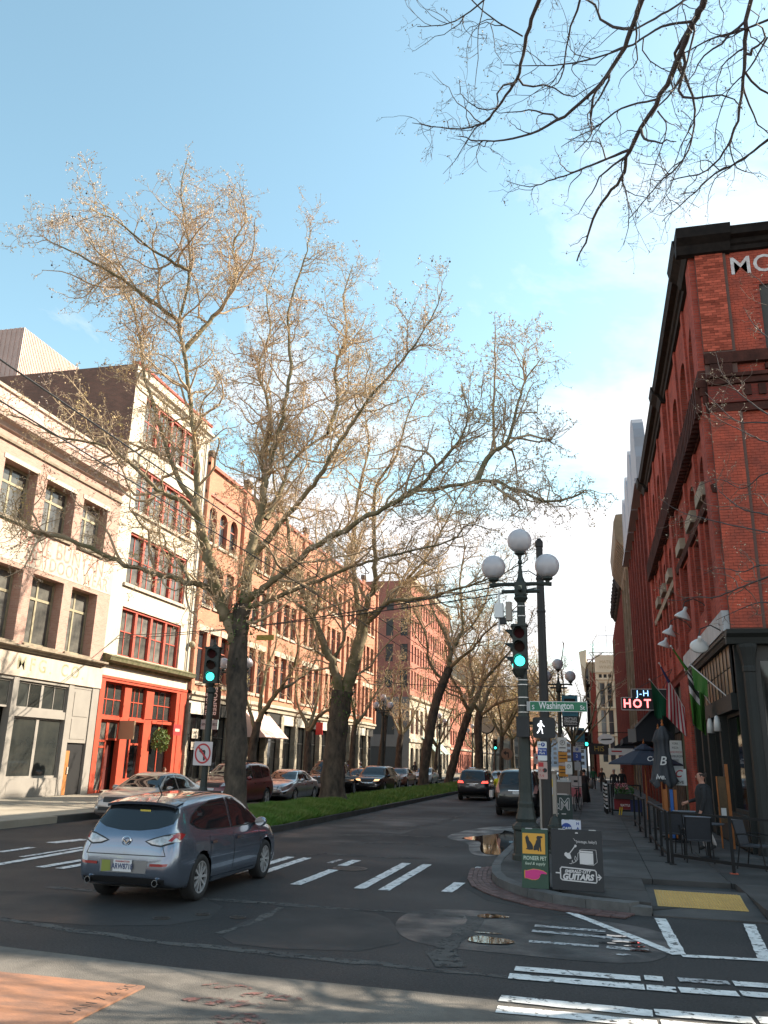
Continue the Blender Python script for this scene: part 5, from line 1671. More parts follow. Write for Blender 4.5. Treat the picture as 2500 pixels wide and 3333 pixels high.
def smooth_limb(pts, n, r, wig=.03):
 """Catmull-Rom through the limb points with slight crookedness"""
 P = np.array(pts, float)
 P = np.vstack([2 * P[0] - P[1], P, 2 * P[-1] - P[-2]])
 out_ = []
 for i in range(1, len(P) - 2):
  for t in np.linspace(0, 1, n, endpoint=False):
   a, b, c, d = P[i - 1], P[i], P[i + 1], P[i + 2]
   out_.append(.5 * ((2 * b) + (-a + c) * t + (2 * a - 5 * b + 4 * c - d) * t * t + (-a + 3 * b - 3 * c + d) * t ** 3))
 out_.append(P[-2])
 Q = np.array(out_)
 Q[1:-1] += r.normal(0, wig, Q[1:-1].shape)
 return Q


def ring_mesh(groups):
 """groups: (P[M,K,3], R[M,K], sides) -> vertices, quads"""
 VV, FF, base = [], [], 0
 for P, Rr, n in groups:
  M, K, _ = P.shape
  T = np.empty_like(P)
  T[:, 1:-1] = P[:, 2:] - P[:, :-2]
  T[:, 0] = P[:, 1] - P[:, 0]
  T[:, -1] = P[:, -1] - P[:, -2]
  T = nrm(T)
  mean = nrm(P[:, -1] - P[:, 0])
  ref = np.where(np.abs(mean[:, 2:3]) < .8, np.array([[0, 0, 1.]]), np.array([[1., .3, 0]]))
  U = nrm(np.cross(T, ref[:, None, :]))
  Wv = np.cross(T, U)
  a = np.arange(n) * 2 * PI / n
  ring = P[:, :, None, :] + Rr[:, :, None, None] * (U[:, :, None, :] * np.cos(a)[None, None, :, None] + Wv[:, :, None, :] * np.sin(a)[None, None, :, None])
  VV.append(ring.reshape(-1, 3))
  idx = base + np.arange(M * K * n).reshape(M, K, n)
  q = np.stack([idx[:, :-1, :], np.roll(idx[:, :-1, :], -1, 2), np.roll(idx[:, 1:, :], -1, 2), idx[:, 1:, :]], -1)
  FF.append(q.reshape(-1, 4))
  base += M * K * n
 return np.concatenate(VV), np.concatenate(FF)


def fast_mesh(name, V, F, m, smooth=True):
 me = bpy.data.meshes.new(name)
 k = F.shape[1]
 me.vertices.add(len(V))
 me.vertices.foreach_set('co', np.ascontiguousarray(V, dtype=np.float32).ravel())
 me.loops.add(F.size)
 me.loops.foreach_set('vertex_index', F.astype(np.int32).ravel())
 me.polygons.add(len(F))
 me.polygons.foreach_set('loop_start', np.arange(0, F.size, k, dtype=np.int32))
 if smooth:
  me.polygons.foreach_set('use_smooth', np.ones(len(F), dtype=bool))
 me.update(calc_edges=True)
 me.materials.append(m)
 return me


def spawn(P, Rr, L, per_m, r, t0, length, ang, up, noise, K, rscale, rmin, out_bias=None, taper=.25):
 """children along branches P[M,K0,3] of length L[M]; returns P2, R2, L2"""
 M, K0, _ = P.shape
 cnt = np.maximum(0, (L * per_m * (1 - t0) + r.uniform(0, 1, M)).astype(int))
 par = np.repeat(np.arange(M), cnt)
 n = len(par)
 if n == 0:
  return np.zeros((0, K, 3)), np.zeros((0, K)), np.zeros(0)
 t = t0 + (1 - t0) * r.uniform(0, 1, n) ** .9
 x = t * (K0 - 1)
 i = np.minimum(x.astype(int), K0 - 2)
 f = (x - i)[:, None]
 pos = P[par, i] * (1 - f) + P[par, i + 1] * f
 rad = Rr[par, i] * (1 - f[:, 0]) + Rr[par, i + 1] * f[:, 0]
 tan = nrm(P[par, i + 1] - P[par, i])
 rv = nrm(np.cross(tan, r.normal(0, 1, (n, 3))))
 a = r.uniform(ang[0], ang[1], n)[:, None]
 d = nrm(tan * np.cos(a) + rv * np.sin(a) + np.array([0, 0, 1.]) * up * .5)
 ln = r.uniform(length[0], length[1], n) * (1.2 - .8 * t)
 r0 = np.maximum(rmin, np.minimum(rad * .75, rscale * ln))
 out_ = np.empty((n, K, 3))
 out_[:, 0] = pos
 for k in range(1, K):
  d = nrm(d + r.normal(0, noise, (n, 3)) + np.array([0, 0, 1.]) * up * .33)
  out_[:, k] = out_[:, k - 1] + d * (ln / (K - 1))[:, None]
 RR = r0[:, None] * np.linspace(1, taper, K)[None, :]
 return out_, np.maximum(RR, rmin * .6), ln


def leaf_tris(pts, size, r, m, name, parent, kind='stuff'):
 n = len(pts)
 a = nrm(r.normal(0, 1, (n, 3)))
 b = nrm(np.cross(a, r.normal(0, 1, (n, 3))))
 s_ = r.uniform(size * .5, size * 1.3, n)[:, None]
 V = np.stack([pts - a * s_, pts + b * s_ * .5, pts + a * s_, pts - b * s_ * .5], 1).reshape(-1, 3)
 F = np.arange(n * 4).reshape(-1, 4)
 o = link(name, fast_mesh(name, V, F, m, False), parent)
 o['kind'] = kind
 return o


def tree(label, limbs, seed, group='bare plane trees on the median', dens=1.0, buds=1.0, tm=None, lm_=None, trunk_m=None, name='plane_tree', l2=(1.6, 3.8), l3=(.6, 1.6), l4=(.22, .6), bm=None, bsize=.035, balls=0, up=.17, rk=1.0, twr=.0072, ivy=0, dens4=1.0, base=None, n2=1.9):
 r = np.random.default_rng(seed)
 b0 = Vector(base if base else limbs[0][0][0])
 root = thing(name, label, 'tree', (b0.x, b0.y, 0), group=group)
 off = np.array([b0.x, b0.y, 0])
 tg, lg, G2P, G2R, G2L = [], [], [], [], []
 for k, (pts, r0, r1) in enumerate(limbs):
  Q = smooth_limb(np.array(pts) - off, 4, r, .012 if k == 0 else min(.035, .16 * (r0 + r1)))
  n = len(Q)
  rr = r0 * rk + (r1 - r0) * rk * np.linspace(0, 1, n) ** (.8 if k else .45)
  if k == 0 and r0 > .25:
   rr[:4] *= np.array([1.4, 1.15, 1.05, 1.02])
  rr *= 1 + r.normal(0, .05, n)
  if k == 0:
   tg.append((Q[None], rr[None], 14))
  else:
   # tuck the start into the parent so that the fork closes
   lg.append((Q[None], rr[None], 9))
   x = np.linspace(0, n - 1, 24)
   i = np.minimum(x.astype(int), n - 2)
   f = (x - i)[:, None]
   G2P.append(Q[i] * (1 - f) + Q[i + 1] * f)
   G2R.append(rr[i] * (1 - f[:, 0]) + rr[i + 1] * f[:, 0])
   G2L.append(np.linalg.norm(np.diff(Q, axis=0), axis=1).sum())
 V, F = ring_mesh(tg)
 tr = link('trunk', fast_mesh('trunk', V, F, trunk_m or bark), root)
 for gq in lg:
  V, F = ring_mesh([gq])
  link('limb', fast_mesh('limb', V, F, lm_ or barkmoss), root)
 P1, R1_, L1_ = np.array(G2P), np.array(G2R), np.array(G2L)
 P2, R2_, L2_ = spawn(P1, R1_, L1_, n2 * dens, r, .15, l2, (.5, 1.2), up, .30, 10, .017, twr * 1.6)
 P3, R3_, L3_ = spawn(P2, R2_, L2_, 3.3 * dens, r, .1, l3, (.5, 1.35), up * .8, .34, 7, .011, twr * 1.1)
 P3b, R3b, L3b = spawn(P1, R1_, L1_, 2.4 * dens, r, .3, l3, (.6, 1.4), up, .34, 7, .011, twr * 1.1)
 P3, R3_, L3_ = np.concatenate([P3, P3b]), np.concatenate([R3_, R3b]), np.concatenate([L3_, L3b])
 P4, R4_, L4_ = spawn(P3, R3_, L3_, 5.6 * dens * dens4, r, .1, l4, (.5, 1.35), up * .6, .38, 4, .006, twr)
 V, F = ring_mesh([(P2, R2_, 5), (P3, R3_, 4), (P4, R4_, 3)])
 cr_ = link('crown', fast_mesh('crown', V, F, tm or twigm), root)
 if buds > 0:
  ends = np.concatenate([P4[:, -1], P4[:, 2], P3[:, -1]])
  ends = ends[r.uniform(0, 1, len(ends)) < min(1, buds)]
  reps = max(1, int(buds))
  pts = np.repeat(ends, reps, 0) + r.normal(0, bsize * .8, (len(ends) * reps, 3))
  leaf_tris(pts, bsize, r, bm or budm, 'buds', cr_)
 if balls:
  ends = P4[:, -1][P4[:, -1, 2] > np.percentile(P4[:, -1, 2], 55)]
  mb = MB()
  for p in ends[r.choice(len(ends), balls, replace=False)]:
   mb.tube([p, p - np.array([0, 0, .12])], .004, 3, False)
   mb.sphere(p - np.array([0, 0, .14]), .032, 7, 5)
  o = mb.obj('seed_balls', ball_m, cr_)
  o['kind'] = 'stuff'
 if ivy:
  fk = np.array(limbs[0][0][-1]) - off
  pts = fk + np.array([0, 0, -.5]) + r.normal(0, 1, (ivy, 3)) * np.array([.34, .34, .55])
  leaf_tris(pts, .06, r, ivy_m, 'ivy', tr)
 global NTRI
 NTRI += len(F) * 2
 return root


NTRI = 0
tree('broad bare plane tree nearest the crossing, its crown over the white building', LIMBS['T1'], 3, buds=2.0, bm=bud_pink, balls=120, ivy=420, dens=1.22, n2=3.0, rk=1.0, l2=(1.4, 3.9), bsize=.034)
tree('ivy-forked bare plane tree second along the grassy median', LIMBS['T2'], 4, ivy=700, buds=1.2, dens=1.1, balls=30, rk=1.0, n2=2.7, l2=(1.6,4.4), twr=.0085)
tree('leaning bare plane tree third along the median', LIMBS['T3'], 5, dens=.92, buds=1.5, l2=(2, 5), l3=(.8, 2), l4=(.3, .8), twr=.009, bsize=.05)
tree('plane tree leaning over the avenue, fourth along the median', LIMBS['T4'], 6, dens=.88, buds=1.5, l2=(2, 5.5), l3=(.8, 2.2), l4=(.3, .9), twr=.011, bsize=.06, n2=2.4)
tree('stout straight plane tree fifth along the median', LIMBS['T5'], 7, dens=.88, buds=1.5, l2=(2.5, 6), l3=(1, 2.4), l4=(.35, 1), twr=.012, bsize=.07, n2=2.4)


def auto_limbs(x, y, h, seed, lean=(0, 0), r0=.4):
 r = random.Random(seed)
 fk = h * r.uniform(.28, .36)
 out_ = [([(x, y, .2), (x + lean[0] * .4, y + lean[1] * .4, fk * .5), (x + lean[0], y + lean[1], fk)], r0, r0 * .7)]
 n = 6
 for k in range(n):
  a = 2 * PI * (k + r.random() * .5) / n
  sp_ = r.uniform(.22, .52) * h
  p = [(x + lean[0], y + lean[1], fk - .1)]
  for t in (.25, .5, .75, 1):
   p.append((p[0][0] + sp_ * math.cos(a) * t ** .9 + r.gauss(0, .25), p[0][1] + sp_ * math.sin(a) * t ** .9 + r.gauss(0, .25), fk + (h * .95 - fk) * (t ** 1.15) * r.uniform(.75, 1)))
  out_.append((p, r0 * .5, .03))
 return out_


for i, (x, y, h, lab) in enumerate([(-10.6, 101, 16, 'sixth plane tree down the median'), (-10.8, 119, 17, 'seventh plane tree down the median'), (-10.4, 139, 17, 'eighth plane tree down the median'),
         (-11.0, 165, 18, 'ninth plane tree down the median'), (-10.6, 200, 18, 'last plane tree at the far end of the median')]):
 tree(lab + ', hazy with twigs', auto_limbs(x, y, h, 40 + i, (random.uniform(-.5, 1), 0), .34), 50 + i, dens=.66, buds=1.5, l2=(2.5, 6), l3=(1, 2.6), l4=(.4, 1.2), twr=.015 + .002 * i, bsize=.09, n2=2.4)
for i, (key, lab) in enumerate([('S1', 'young forked street tree by the pink awning'), ('S2', 'wide forked street tree behind the black pickup'), ('S3', 'street tree on the far pavement behind the second trunk'),
        ('S4', 'slim dark street tree near the two chatting people'), ('S5', 'sunlit pale street tree on the far corner')]):
 tree(lab, LIMBS[key], 70 + i, group='street trees on the far pavement', name='street_tree', dens=.75, l2=(1.4, 3.4), l3=(.6, 1.5), l4=(.25, .6), twr=.009, bsize=.045, up=.3)
for i, (x, y) in enumerate([(-17, 93), (-17, 125), (-17, 150)]):
 tree(['street tree at the next corner of the left row', 'street tree before the stone corner block', 'far street tree by the pale office block'][i], auto_limbs(x, y, 12, 90 + i, (.3, 0), .25), 80 + i, group='street trees on the far pavement', name='street_tree', dens=.5, l2=(2, 4.5), l3=(.8, 2), l4=(.3, .9), twr=.014, bsize=.07)
for i, (x, y) in enumerate([(-1.2, 62), (-1.2, 84)]):
 tree(['thin bare tree on the near pavement by the banners', 'second thin bare tree on the near pavement'][i], auto_limbs(x, y, 12, 97 + i, (-.2, 0), .15), 84 + i, group='thin trees on the near pavement', name='street_tree', dens=.3, l2=(2, 4), l3=(.8, 1.8), l4=(.3, .8), twr=.012, buds=0)

# near trees whose trunks stand outside the picture
def hang(limbs, trunk_pts, hub, r0, to_hub):
 out_ = [(trunk_pts, r0, r0 * .7)]
 for (p, a, b) in limbs:
  out_.append((p, a * .55, b * .6))
 for i, (p, a, b) in enumerate(limbs):
  s_ = Vector(p[0])
  if i in to_hub:
   m_ = s_.lerp(Vector(hub), .5) + Vector((0, 0, .5))
   out_.append(([hub, tuple(m_), p[0]], max(.06, a * 1.2), a * .56))
 return out_


tree('large budding tree overhanging the crossing from the near corner', hang(LIMBS['OV'], [(4.6, 3.6, 0), (4.4, 3.8, 3), (4.0, 4.2, 6.2)], (4.0, 4.2, 6.2), .28, (0, 1, 2, 3, 7, 8, 13)), 31, group='budding trees on the near corners', name='budding_tree',
 dens=1.25, tm=twig_d, lm_=twig_d, bm=bud_d, l2=(.5, 1.5), l3=(.2, .6), l4=(.08, .26), twr=.0021, bsize=.013, buds=.8, up=-.02, rk=1.0, n2=3.6, dens4=1.4)
tree('budding tree reaching across the red brick corner from the side street', hang(LIMBS['RT'], [(6.4, 12.0, .1), (6.2, 12, 2.5), (6.0, 12.1, 5.2)], (6.0, 12.1, 5.2), .2, range(11)), 32, group='budding trees on the near corners', name='budding_tree',
 dens=1.0, tm=mat('warm_twig', (.16, .11, .085), rough=.8), lm_=twig_d, bm=mat('pale_bud', (.55, .47, .33), rough=.7), l2=(.4, 1.2), l3=(.15, .5), l4=(.05, .18), twr=.003, bsize=.016, buds=1.6, up=.18, n2=2.2)

print('twig triangles', NTRI)

# ================================================================== vehicles
# local frame: x forward, y to the car's left, z up, origin on the ground under the middle
tyre_m = mat('tyre_rubber', (.016, .016, .017), rough=.8)
rim_m = mat('alloy_rim', (.5, .5, .51), rough=.4, metal=.5)
rim_dark = mat('dark_wheel_centre', (.03, .03, .032), rough=.5)
carglass = mat('car_glass', (.012, .014, .016), rough=.03, spec=.75)
plastic = mat('black_plastic', (.018, .018, .019), rough=.55)
chrome = mat('chrome', (.62, .62, .63), rough=.12, metal=1.0)
clear_l = mat('clear_lamp', (.55, .54, .54), rough=.12, metal=.35, coat=.6, var=.7, vscale=18, col2=(.22, .21, .21))
red_l = mat('red_lamp', (.30, .018, .02), rough=.15, coat=.6)
amber_l = mat('lit_amber_lamp', (.75, .42, .2), rough=.3, emit=(1.0, .55, .25), estr=.9)
lit_red = mat('lit_brake_lamp', (.5, .03, .03), rough=.2, emit=(1.0, .07, .05), estr=1.3)
plate_m = mat('plate_white', (.62, .62, .63), rough=.5)
plate_ink = mat('plate_ink', (.03, .05, .13), rough=.6)


def paintm(name, col, metal=.5, rough=.34):
 return mat(name, col, rough=rough, metal=metal, coat=1.0, spec=.5, var=.15, vscale=3)


def interp(tab, x):
 """smooth monotone-ish interpolation of (x, v) pairs"""
 xs = np.array([p[0] for p in tab], float)
 vs = np.array([p[1] for p in tab], float)
 n = len(xs)
 d = np.diff(vs) / np.diff(xs)
 m = np.zeros(n)
 m[0], m[-1] = d[0], d[-1]
 for i in range(1, n - 1):
  m[i] = 0 if d[i - 1] * d[i] <= 0 else 2 * d[i - 1] * d[i] / (d[i - 1] + d[i])
 i = np.clip(np.searchsorted(xs, x) - 1, 0, n - 2)
 h = xs[i + 1] - xs[i]
 t = (x - xs[i]) / h
 return vs[i] * (2 * t ** 3 - 3 * t ** 2 + 1) + m[i] * h * (t ** 3 - 2 * t ** 2 + t) + vs[i + 1] * (-2 * t ** 3 + 3 * t ** 2) + m[i + 1] * h * (t ** 3 - t ** 2)


def body_mesh(sp):
 x0, x1 = sp['top'][0][0], sp['top'][-1][0]
 u = np.linspace(0, 1, 150)
 xs = x0 + (x1 - x0) * (u + .035 * np.sin(2 * PI * u) * -1)     # denser at the ends
 zt, zs, zb, w, wt = (interp(sp[k], xs) for k in ('top', 'belt', 'bottom', 'width', 'roofw'))
 zs = np.minimum(zs, zt - .03)
 rows = []
 for i in range(len(xs)):
  h = zs[i] - zb[i]
  gl = zt[i] - zs[i]
  c = sp.get('crown', .035)
  P = [(0, zb[i]), (w[i] * .80, zb[i]), (w[i] * .945, zb[i] + .05 * min(1, h / .5)), (w[i] * .985, zb[i] + .30 * h), (w[i], zb[i] + .52 * h), (w[i] * .992, zb[i] + .72 * h), (w[i] * .965, zb[i] + .88 * h),
   (w[i] * .925, zs[i]), (w[i] * .925 * (1 - .45) + wt[i] * .45, zs[i] + gl * .40), (w[i] * .925 * .2 + wt[i] * .8, zs[i] + gl * .76), (wt[i] * .93, zs[i] + gl * .955), (wt[i] * .7, zt[i] + c * .55), (wt[i] * .35, zt[i] + c * .9), (0, zt[i] + c)]
  Q = [Vector((p[0], p[1])) for p in P]
  S2 = [Q[0]]
  for a in range(len(Q) - 1):
   p0, p1, p2, p3 = Q[max(a - 1, 0)], Q[a], Q[a + 1], Q[min(a + 2, len(Q) - 1)]
   for t in (.333, .667, 1.0):
    S2.append(.5 * ((2 * p1) + (p2 - p0) * t + (2 * p0 - 5 * p1 + 4 * p2 - p3) * t * t + (3 * p1 - p0 - 3 * p2 + p3) * t ** 3))
  rows.append(S2)
 K = len(rows[0])
 V, ids = [], []
 for i, S2 in enumerate(rows):
  for s_ in (1, -1):
   for p in S2:
    V.append([xs[i], p.x * s_, p.y])
 V = np.array(V)
 # wheel arches: pull the nearest vertices on to the arch circle, drop the faces inside
 R = sp['arch']
 for ax in sp['axles']:
  dx, dz = V[:, 0] - ax, V[:, 2] - sp['wr']
  d = np.hypot(dx, dz)
  side = np.abs(V[:, 1]) > .45
  m_ = side & (np.abs(d - R) < .022)
  V[m_, 0] = ax + dx[m_] / d[m_] * R
  V[m_, 2] = sp['wr'] + dz[m_] / d[m_] * R
 F = []
 ix = lambda i, s_, k: i * 2 * K + s_ * K + k
 for i in range(len(xs) - 1):
  for s_ in (0, 1):
   for k in range(K - 1):
    q = (ix(i, s_, k), ix(i + 1, s_, k), ix(i + 1, s_, k + 1), ix(i, s_, k + 1))
    c = V[list(q)].mean(0)
    if abs(c[1]) > .42 and c[2] < 1.2 and any(math.hypot(c[0] - a, c[2] - sp['wr']) < R - .004 for a in sp['axles']):
     continue
    F.append(q if s_ else q[::-1])
 for i, flip in ((0, False), (len(xs) - 1, True)):
  lp = [ix(i, 0, k) for k in range(K)] + [ix(i, 1, k) for k in range(K - 1, 0, -1)]
  F.append(tuple(lp[::-1] if not flip else lp))
 return V, F


class Skin:
 """drop outlines on to the car body: panes, lamps, plates follow its surface"""

 def __init__(s, V, F):
  s.b = BVHTree.FromPolygons([tuple(v) for v in V], F)

 def patch(s, poly, axis, sign, off=.004, step=.05):
  """poly in (x,z) for axis y, in (y,z) for axis x, in (x,y) for axis z; sign: side the outline is seen from"""
  P = []
  for a, b in zip(poly, poly[1:] + poly[:1]):
   n = max(1, int(math.hypot(b[0] - a[0], b[1] - a[1]) / step))
   for k in range(n):
    P.append(Vector((a[0] + (b[0] - a[0]) * k / n, a[1] + (b[1] - a[1]) * k / n)))
  nb = len(P)
  xs = [p.x for p in P]
  zs = [p.y for p in P]

  def inside(x, z):
   c = False
   for i in range(nb):
    a, b = P[i], P[i - 1]
    if (a.y > z) != (b.y > z) and x < (b.x - a.x) * (z - a.y) / (b.y - a.y) + a.x:
     c = not c
   return c
  x = min(xs) + step * .5
  pts = list(P)
  while x < max(xs):
   z = min(zs) + step * .5
   while z < max(zs):
    if inside(x, z) and min((p - Vector((x, z))).length for p in P) > step * .45:
     pts.append(Vector((x, z)))
    z += step
   x += step
  vs, _, fs, *_r = delaunay_2d_cdt(pts, [(i, (i + 1) % nb) for i in range(nb)], [list(range(nb))], 1, 1e-5)
  out_, ok = [], []
  for v in vs:
   if axis == 'y':
    o, d = Vector((v.x, sign * 4, v.y)), Vector((0, -sign, 0))
   elif axis == 'x':
    o, d = Vector((sign * 6, v.x, v.y)), Vector((-sign, 0, 0))
   else:
    o, d = Vector((v.x, v.y, 4)), Vector((0, 0, -1))
   h, n, *_r = s.b.ray_cast(o, d)
   if h is None:
    ok.append(False)
    out_.append(o)
   else:
    if n.dot(d) > 0:
     n = -n
    ok.append(True)
    out_.append(h + (n * .6 - d * .4) * off)
  F = []
  for f in fs:
   if all(ok[i] for i in f):
    a, b, c = (out_[i] for i in f[:3])
    n = (b - a).cross(c - a)
    want = {'y': Vector((0, sign, 0)), 'x': Vector((sign, 0, 0)), 'z': Vector((0, 0, 1))}[axis]
    F.append(tuple(f) if n.dot(want) > 0 else tuple(f)[::-1])
  return MB().faces(out_, F)


WHEELS = {}


def wheel(parent, x, y, r, side, style='spoke', w=.2):
 key = (r, style, w)
 if key not in WHEELS:
  rr = r * .70
  t = MB()
  prof = [(rr, -w / 2), (r * .93, -w / 2), (r * .985, -w * .38), (r, -w * .2), (r, w * .2), (r * .985, w * .38), (r * .93, w / 2), (rr, w / 2), (rr * .96, w * .3)]
  n = 32
  k = len(t.v)
  for a, b in prof:
   for j in range(n):
    g_ = 2 * PI * j / n
    t.v.append((a * math.cos(g_), b, a * math.sin(g_)))
  for i in range(len(prof) - 1):
   for j in range(n):
    p, q = i * n + j, i * n + (j + 1) % n
    t.f.append((p, q, q + n, p + n))
    t.mi.append(0)
  m_ = MB()
  m_.cm = 1
  m_.poly([(rr * .97 * math.cos(2 * PI * j / 24), w * .12, rr * .97 * math.sin(2 * PI * j / 24)) for j in range(24)][::-1])
  m_.cm = 0
  ns = {'spoke': 10, 'five': 5, 'multi': 14}[style]
  for j in range(ns):
   a = 2 * PI * j / ns
   wd = {'spoke': .07, 'five': .17, 'multi': .05}[style]
   c, s_ = math.cos(a), math.sin(a)
   pts = []
   for (rad, hw) in ((rr * .12, wd * rr * .9), (rr * .97, wd * rr * 1.15)):
    for sg_ in (-1, 1):
     pts.append((rad * c - sg_ * hw * s_, rad * s_ + sg_ * hw * c))
   p = [pts[0], pts[2], pts[3], pts[1]]
   m_.prism(p, w * .3, w * .43, 'y')
  for a0, a1, y0, y1 in ((rr * .93, rr * 1.0, w * .25, w * .47),):
   for j in range(28):
    g0, g1 = 2 * PI * j / 28, 2 * PI * (j + 1) / 28
    m_.poly([(a0 * math.cos(g0), y1, a0 * math.sin(g0)), (a1 * math.cos(g0), y1, a1 * math.sin(g0)), (a1 * math.cos(g1), y1, a1 * math.sin(g1)), (a0 * math.cos(g1), y1, a0 * math.sin(g1))])
    m_.poly([(a0 * math.cos(g0), y0, a0 * math.sin(g0)), (a0 * math.cos(g0), y1, a0 * math.sin(g0)), (a0 * math.cos(g1), y1, a0 * math.sin(g1)), (a0 * math.cos(g1), y0, a0 * math.sin(g1))])
  m_.prism([(rr * .2 * math.cos(2 * PI * j / 12), rr * .2 * math.sin(2 * PI * j / 12)) for j in range(12)], w * .2, w * .46, 'y')
  WHEELS[key] = (t.mesh('tyre', tyre_m, True), m_.mesh('rim', [rim_m, rim_dark]))
 te, ri = WHEELS[key]
 wo = link('wheel', None, parent, (x, y, r), (0, 0, 0 if side > 0 else PI))
 wo.empty_display_size = .1
 link('tyre', te, wo)
 link('rim', ri, wo)
 return wo


SPEC = {
 'hatch': dict(top=[(-2.24, .66), (-2.21, .80), (-2.13, .97), (-2.0, 1.12), (-1.86, 1.27), (-1.74, 1.375), (-1.55, 1.415), (-1.0, 1.45), (-.3, 1.465), (.2, 1.44), (.55, 1.36), (.9, 1.16), (1.2, .985), (1.6, .90), (1.95, .80), (2.15, .68), (2.23, .56)],
    belt=[(-2.24, .60), (-2.1, .86), (-1.9, .945), (-1.2, .94), (0, .91), (.9, .885), (1.2, .87), (1.6, .83), (2.23, .5)],
    bottom=[(-2.24, .40), (-2.15, .29), (-1.9, .22), (-1, .19), (1, .19), (1.9, .20), (2.23, .30)],
    width=[(-2.24, .66), (-2.18, .76), (-2.0, .835), (-1.6, .872), (-.8, .872), (.6, .872), (1.3, .872), (1.75, .84), (2.05, .74), (2.23, .52)],
    roofw=[(-2.24, .60), (-2.0, .64), (-1.74, .60), (-1.0, .60), (0, .61), (.6, .62), (1.2, .74), (1.7, .74), (2.23, .44)],
    axles=(-1.36, 1.28), wr=.325, arch=.372),
 'sedan': dict(top=[(-2.42, .72), (-2.38, .88), (-2.2, .99), (-1.75, 1.04), (-1.45, 1.16), (-1.05, 1.34), (-.6, 1.43), (-.1, 1.45), (.3, 1.42), (.7, 1.27), (1.05, 1.06), (1.25, .97), (1.8, .90), (2.2, .80), (2.38, .68), (2.42, .55)],
    belt=[(-2.42, .66), (-2.2, .92), (-1.4, .95), (0, .92), (.9, .89), (1.25, .87), (2.42, .5)],
    bottom=[(-2.42, .42), (-2.3, .28), (-1.9, .20), (1.9, .19), (2.42, .30)],
    width=[(-2.42, .70), (-2.3, .80), (-1.9, .885), (-.8, .91), (.8, .91), (1.6, .90), (2.1, .82), (2.42, .60)],
    roofw=[(-2.42, .62), (-1.9, .72), (-1.1, .60), (0, .62), (.6, .64), (1.2, .76), (1.9, .76), (2.42, .5)],
    axles=(-1.42, 1.42), wr=.325, arch=.375),
 'suv': dict(top=[(-2.32, .80), (-2.28, .98), (-2.2, 1.15), (-2.08, 1.38), (-1.95, 1.58), (-1.7, 1.645), (-.8, 1.69), (0, 1.68), (.4, 1.62), (.8, 1.38), (1.15, 1.13), (1.5, 1.07), (2.0, 1.0), (2.25, .86), (2.32, .68)],
    belt=[(-2.32, .76), (-2.15, 1.05), (-1.2, 1.08), (0, 1.05), (1.1, 1.02), (1.6, .97), (2.32, .6)],
    bottom=[(-2.32, .48), (-2.15, .34), (-1.8, .28), (1.8, .27), (2.32, .38)],
    width=[(-2.32, .76), (-2.2, .86), (-1.9, .915), (-.8, .925), (.8, .925), (1.6, .915), (2.1, .82), (2.32, .62)],
    roofw=[(-2.32, .68), (-1.9, .68), (0, .69), (.5, .70), (1.1, .80), (2.0, .78), (2.32, .52)],
    axles=(-1.38, 1.36), wr=.365, arch=.42),
 'truck': dict(top=[(-2.9, 1.05), (-2.85, 1.09), (-1.15, 1.1), (-1.06, 1.2), (-.95, 1.74), (-.6, 1.88), (0, 1.91), (.5, 1.88), (.9, 1.62), (1.2, 1.28), (1.5, 1.22), (2.4, 1.14), (2.75, 1.0), (2.9, .75)],
    belt=[(-2.9, 1.0), (-1.2, 1.04), (0, 1.18), (1.2, 1.15), (1.6, 1.08), (2.9, .7)],
    bottom=[(-2.9, .6), (-2.6, .5), (2.5, .42), (2.9, .5)],
    width=[(-2.9, .95), (-2.7, .99), (0, 1.0), (1.8, 1.0), (2.5, .97), (2.9, .86)],
    roofw=[(-2.9, .93), (-1.1, .9), (-.9, .74), (0, .75), (.8, .77), (1.2, .9), (2.3, .9), (2.9, .75)],
    axles=(-1.75, 1.85), wr=.42, arch=.50),
}
GLASS = {
 'hatch': [[(1.02, .96), (.62, 1.26), (.36, 1.385), (.02, 1.405), (-.12, 1.40), (-.14, .965)], [(-.24, .965), (-.22, 1.40), (-.8, 1.375), (-1.22, 1.30), (-1.5, 1.20), (-1.62, 1.10), (-1.42, 1.02), (-1.15, .985)]],
 'sedan': [[(.98, .96), (.66, 1.20), (.36, 1.37), (.05, 1.385), (0, .97)], [(-.1, .975), (-.06, 1.385), (-.55, 1.36), (-.85, 1.28), (-.86, .995)], [(-.93, .998), (-.92, 1.26), (-1.15, 1.14), (-1.3, 1.03)]],
 'suv': [[(1.05, 1.12), (.72, 1.36), (.42, 1.57), (.12, 1.60), (.06, 1.12)], [(-.04, 1.12), (0, 1.605), (-.85, 1.60), (-.88, 1.13)], [(-.98, 1.135), (-.95, 1.595), (-1.55, 1.565), (-1.82, 1.49), (-1.7, 1.18)]],
 'truck': [[(1.06, 1.26), (.85, 1.56), (.55, 1.78), (.2, 1.80), (.16, 1.27)], [(.06, 1.27), (.08, 1.81), (-.7, 1.77), (-.72, 1.28)]],
}
FRONTG = {'hatch': [(-.58, 1.37), (.58, 1.37), (.74, 1.02), (.3, .985), (-.3, .985), (-.74, 1.02)], 'sedan': [(-.58, 1.37), (.58, 1.37), (.74, 1.03), (-.74, 1.03)], 'suv': [(-.64, 1.58), (.64, 1.58), (.78, 1.17), (-.78, 1.17)], 'truck': [(-.68, 1.80), (.68, 1.80), (.86, 1.31), (-.86, 1.31)]}
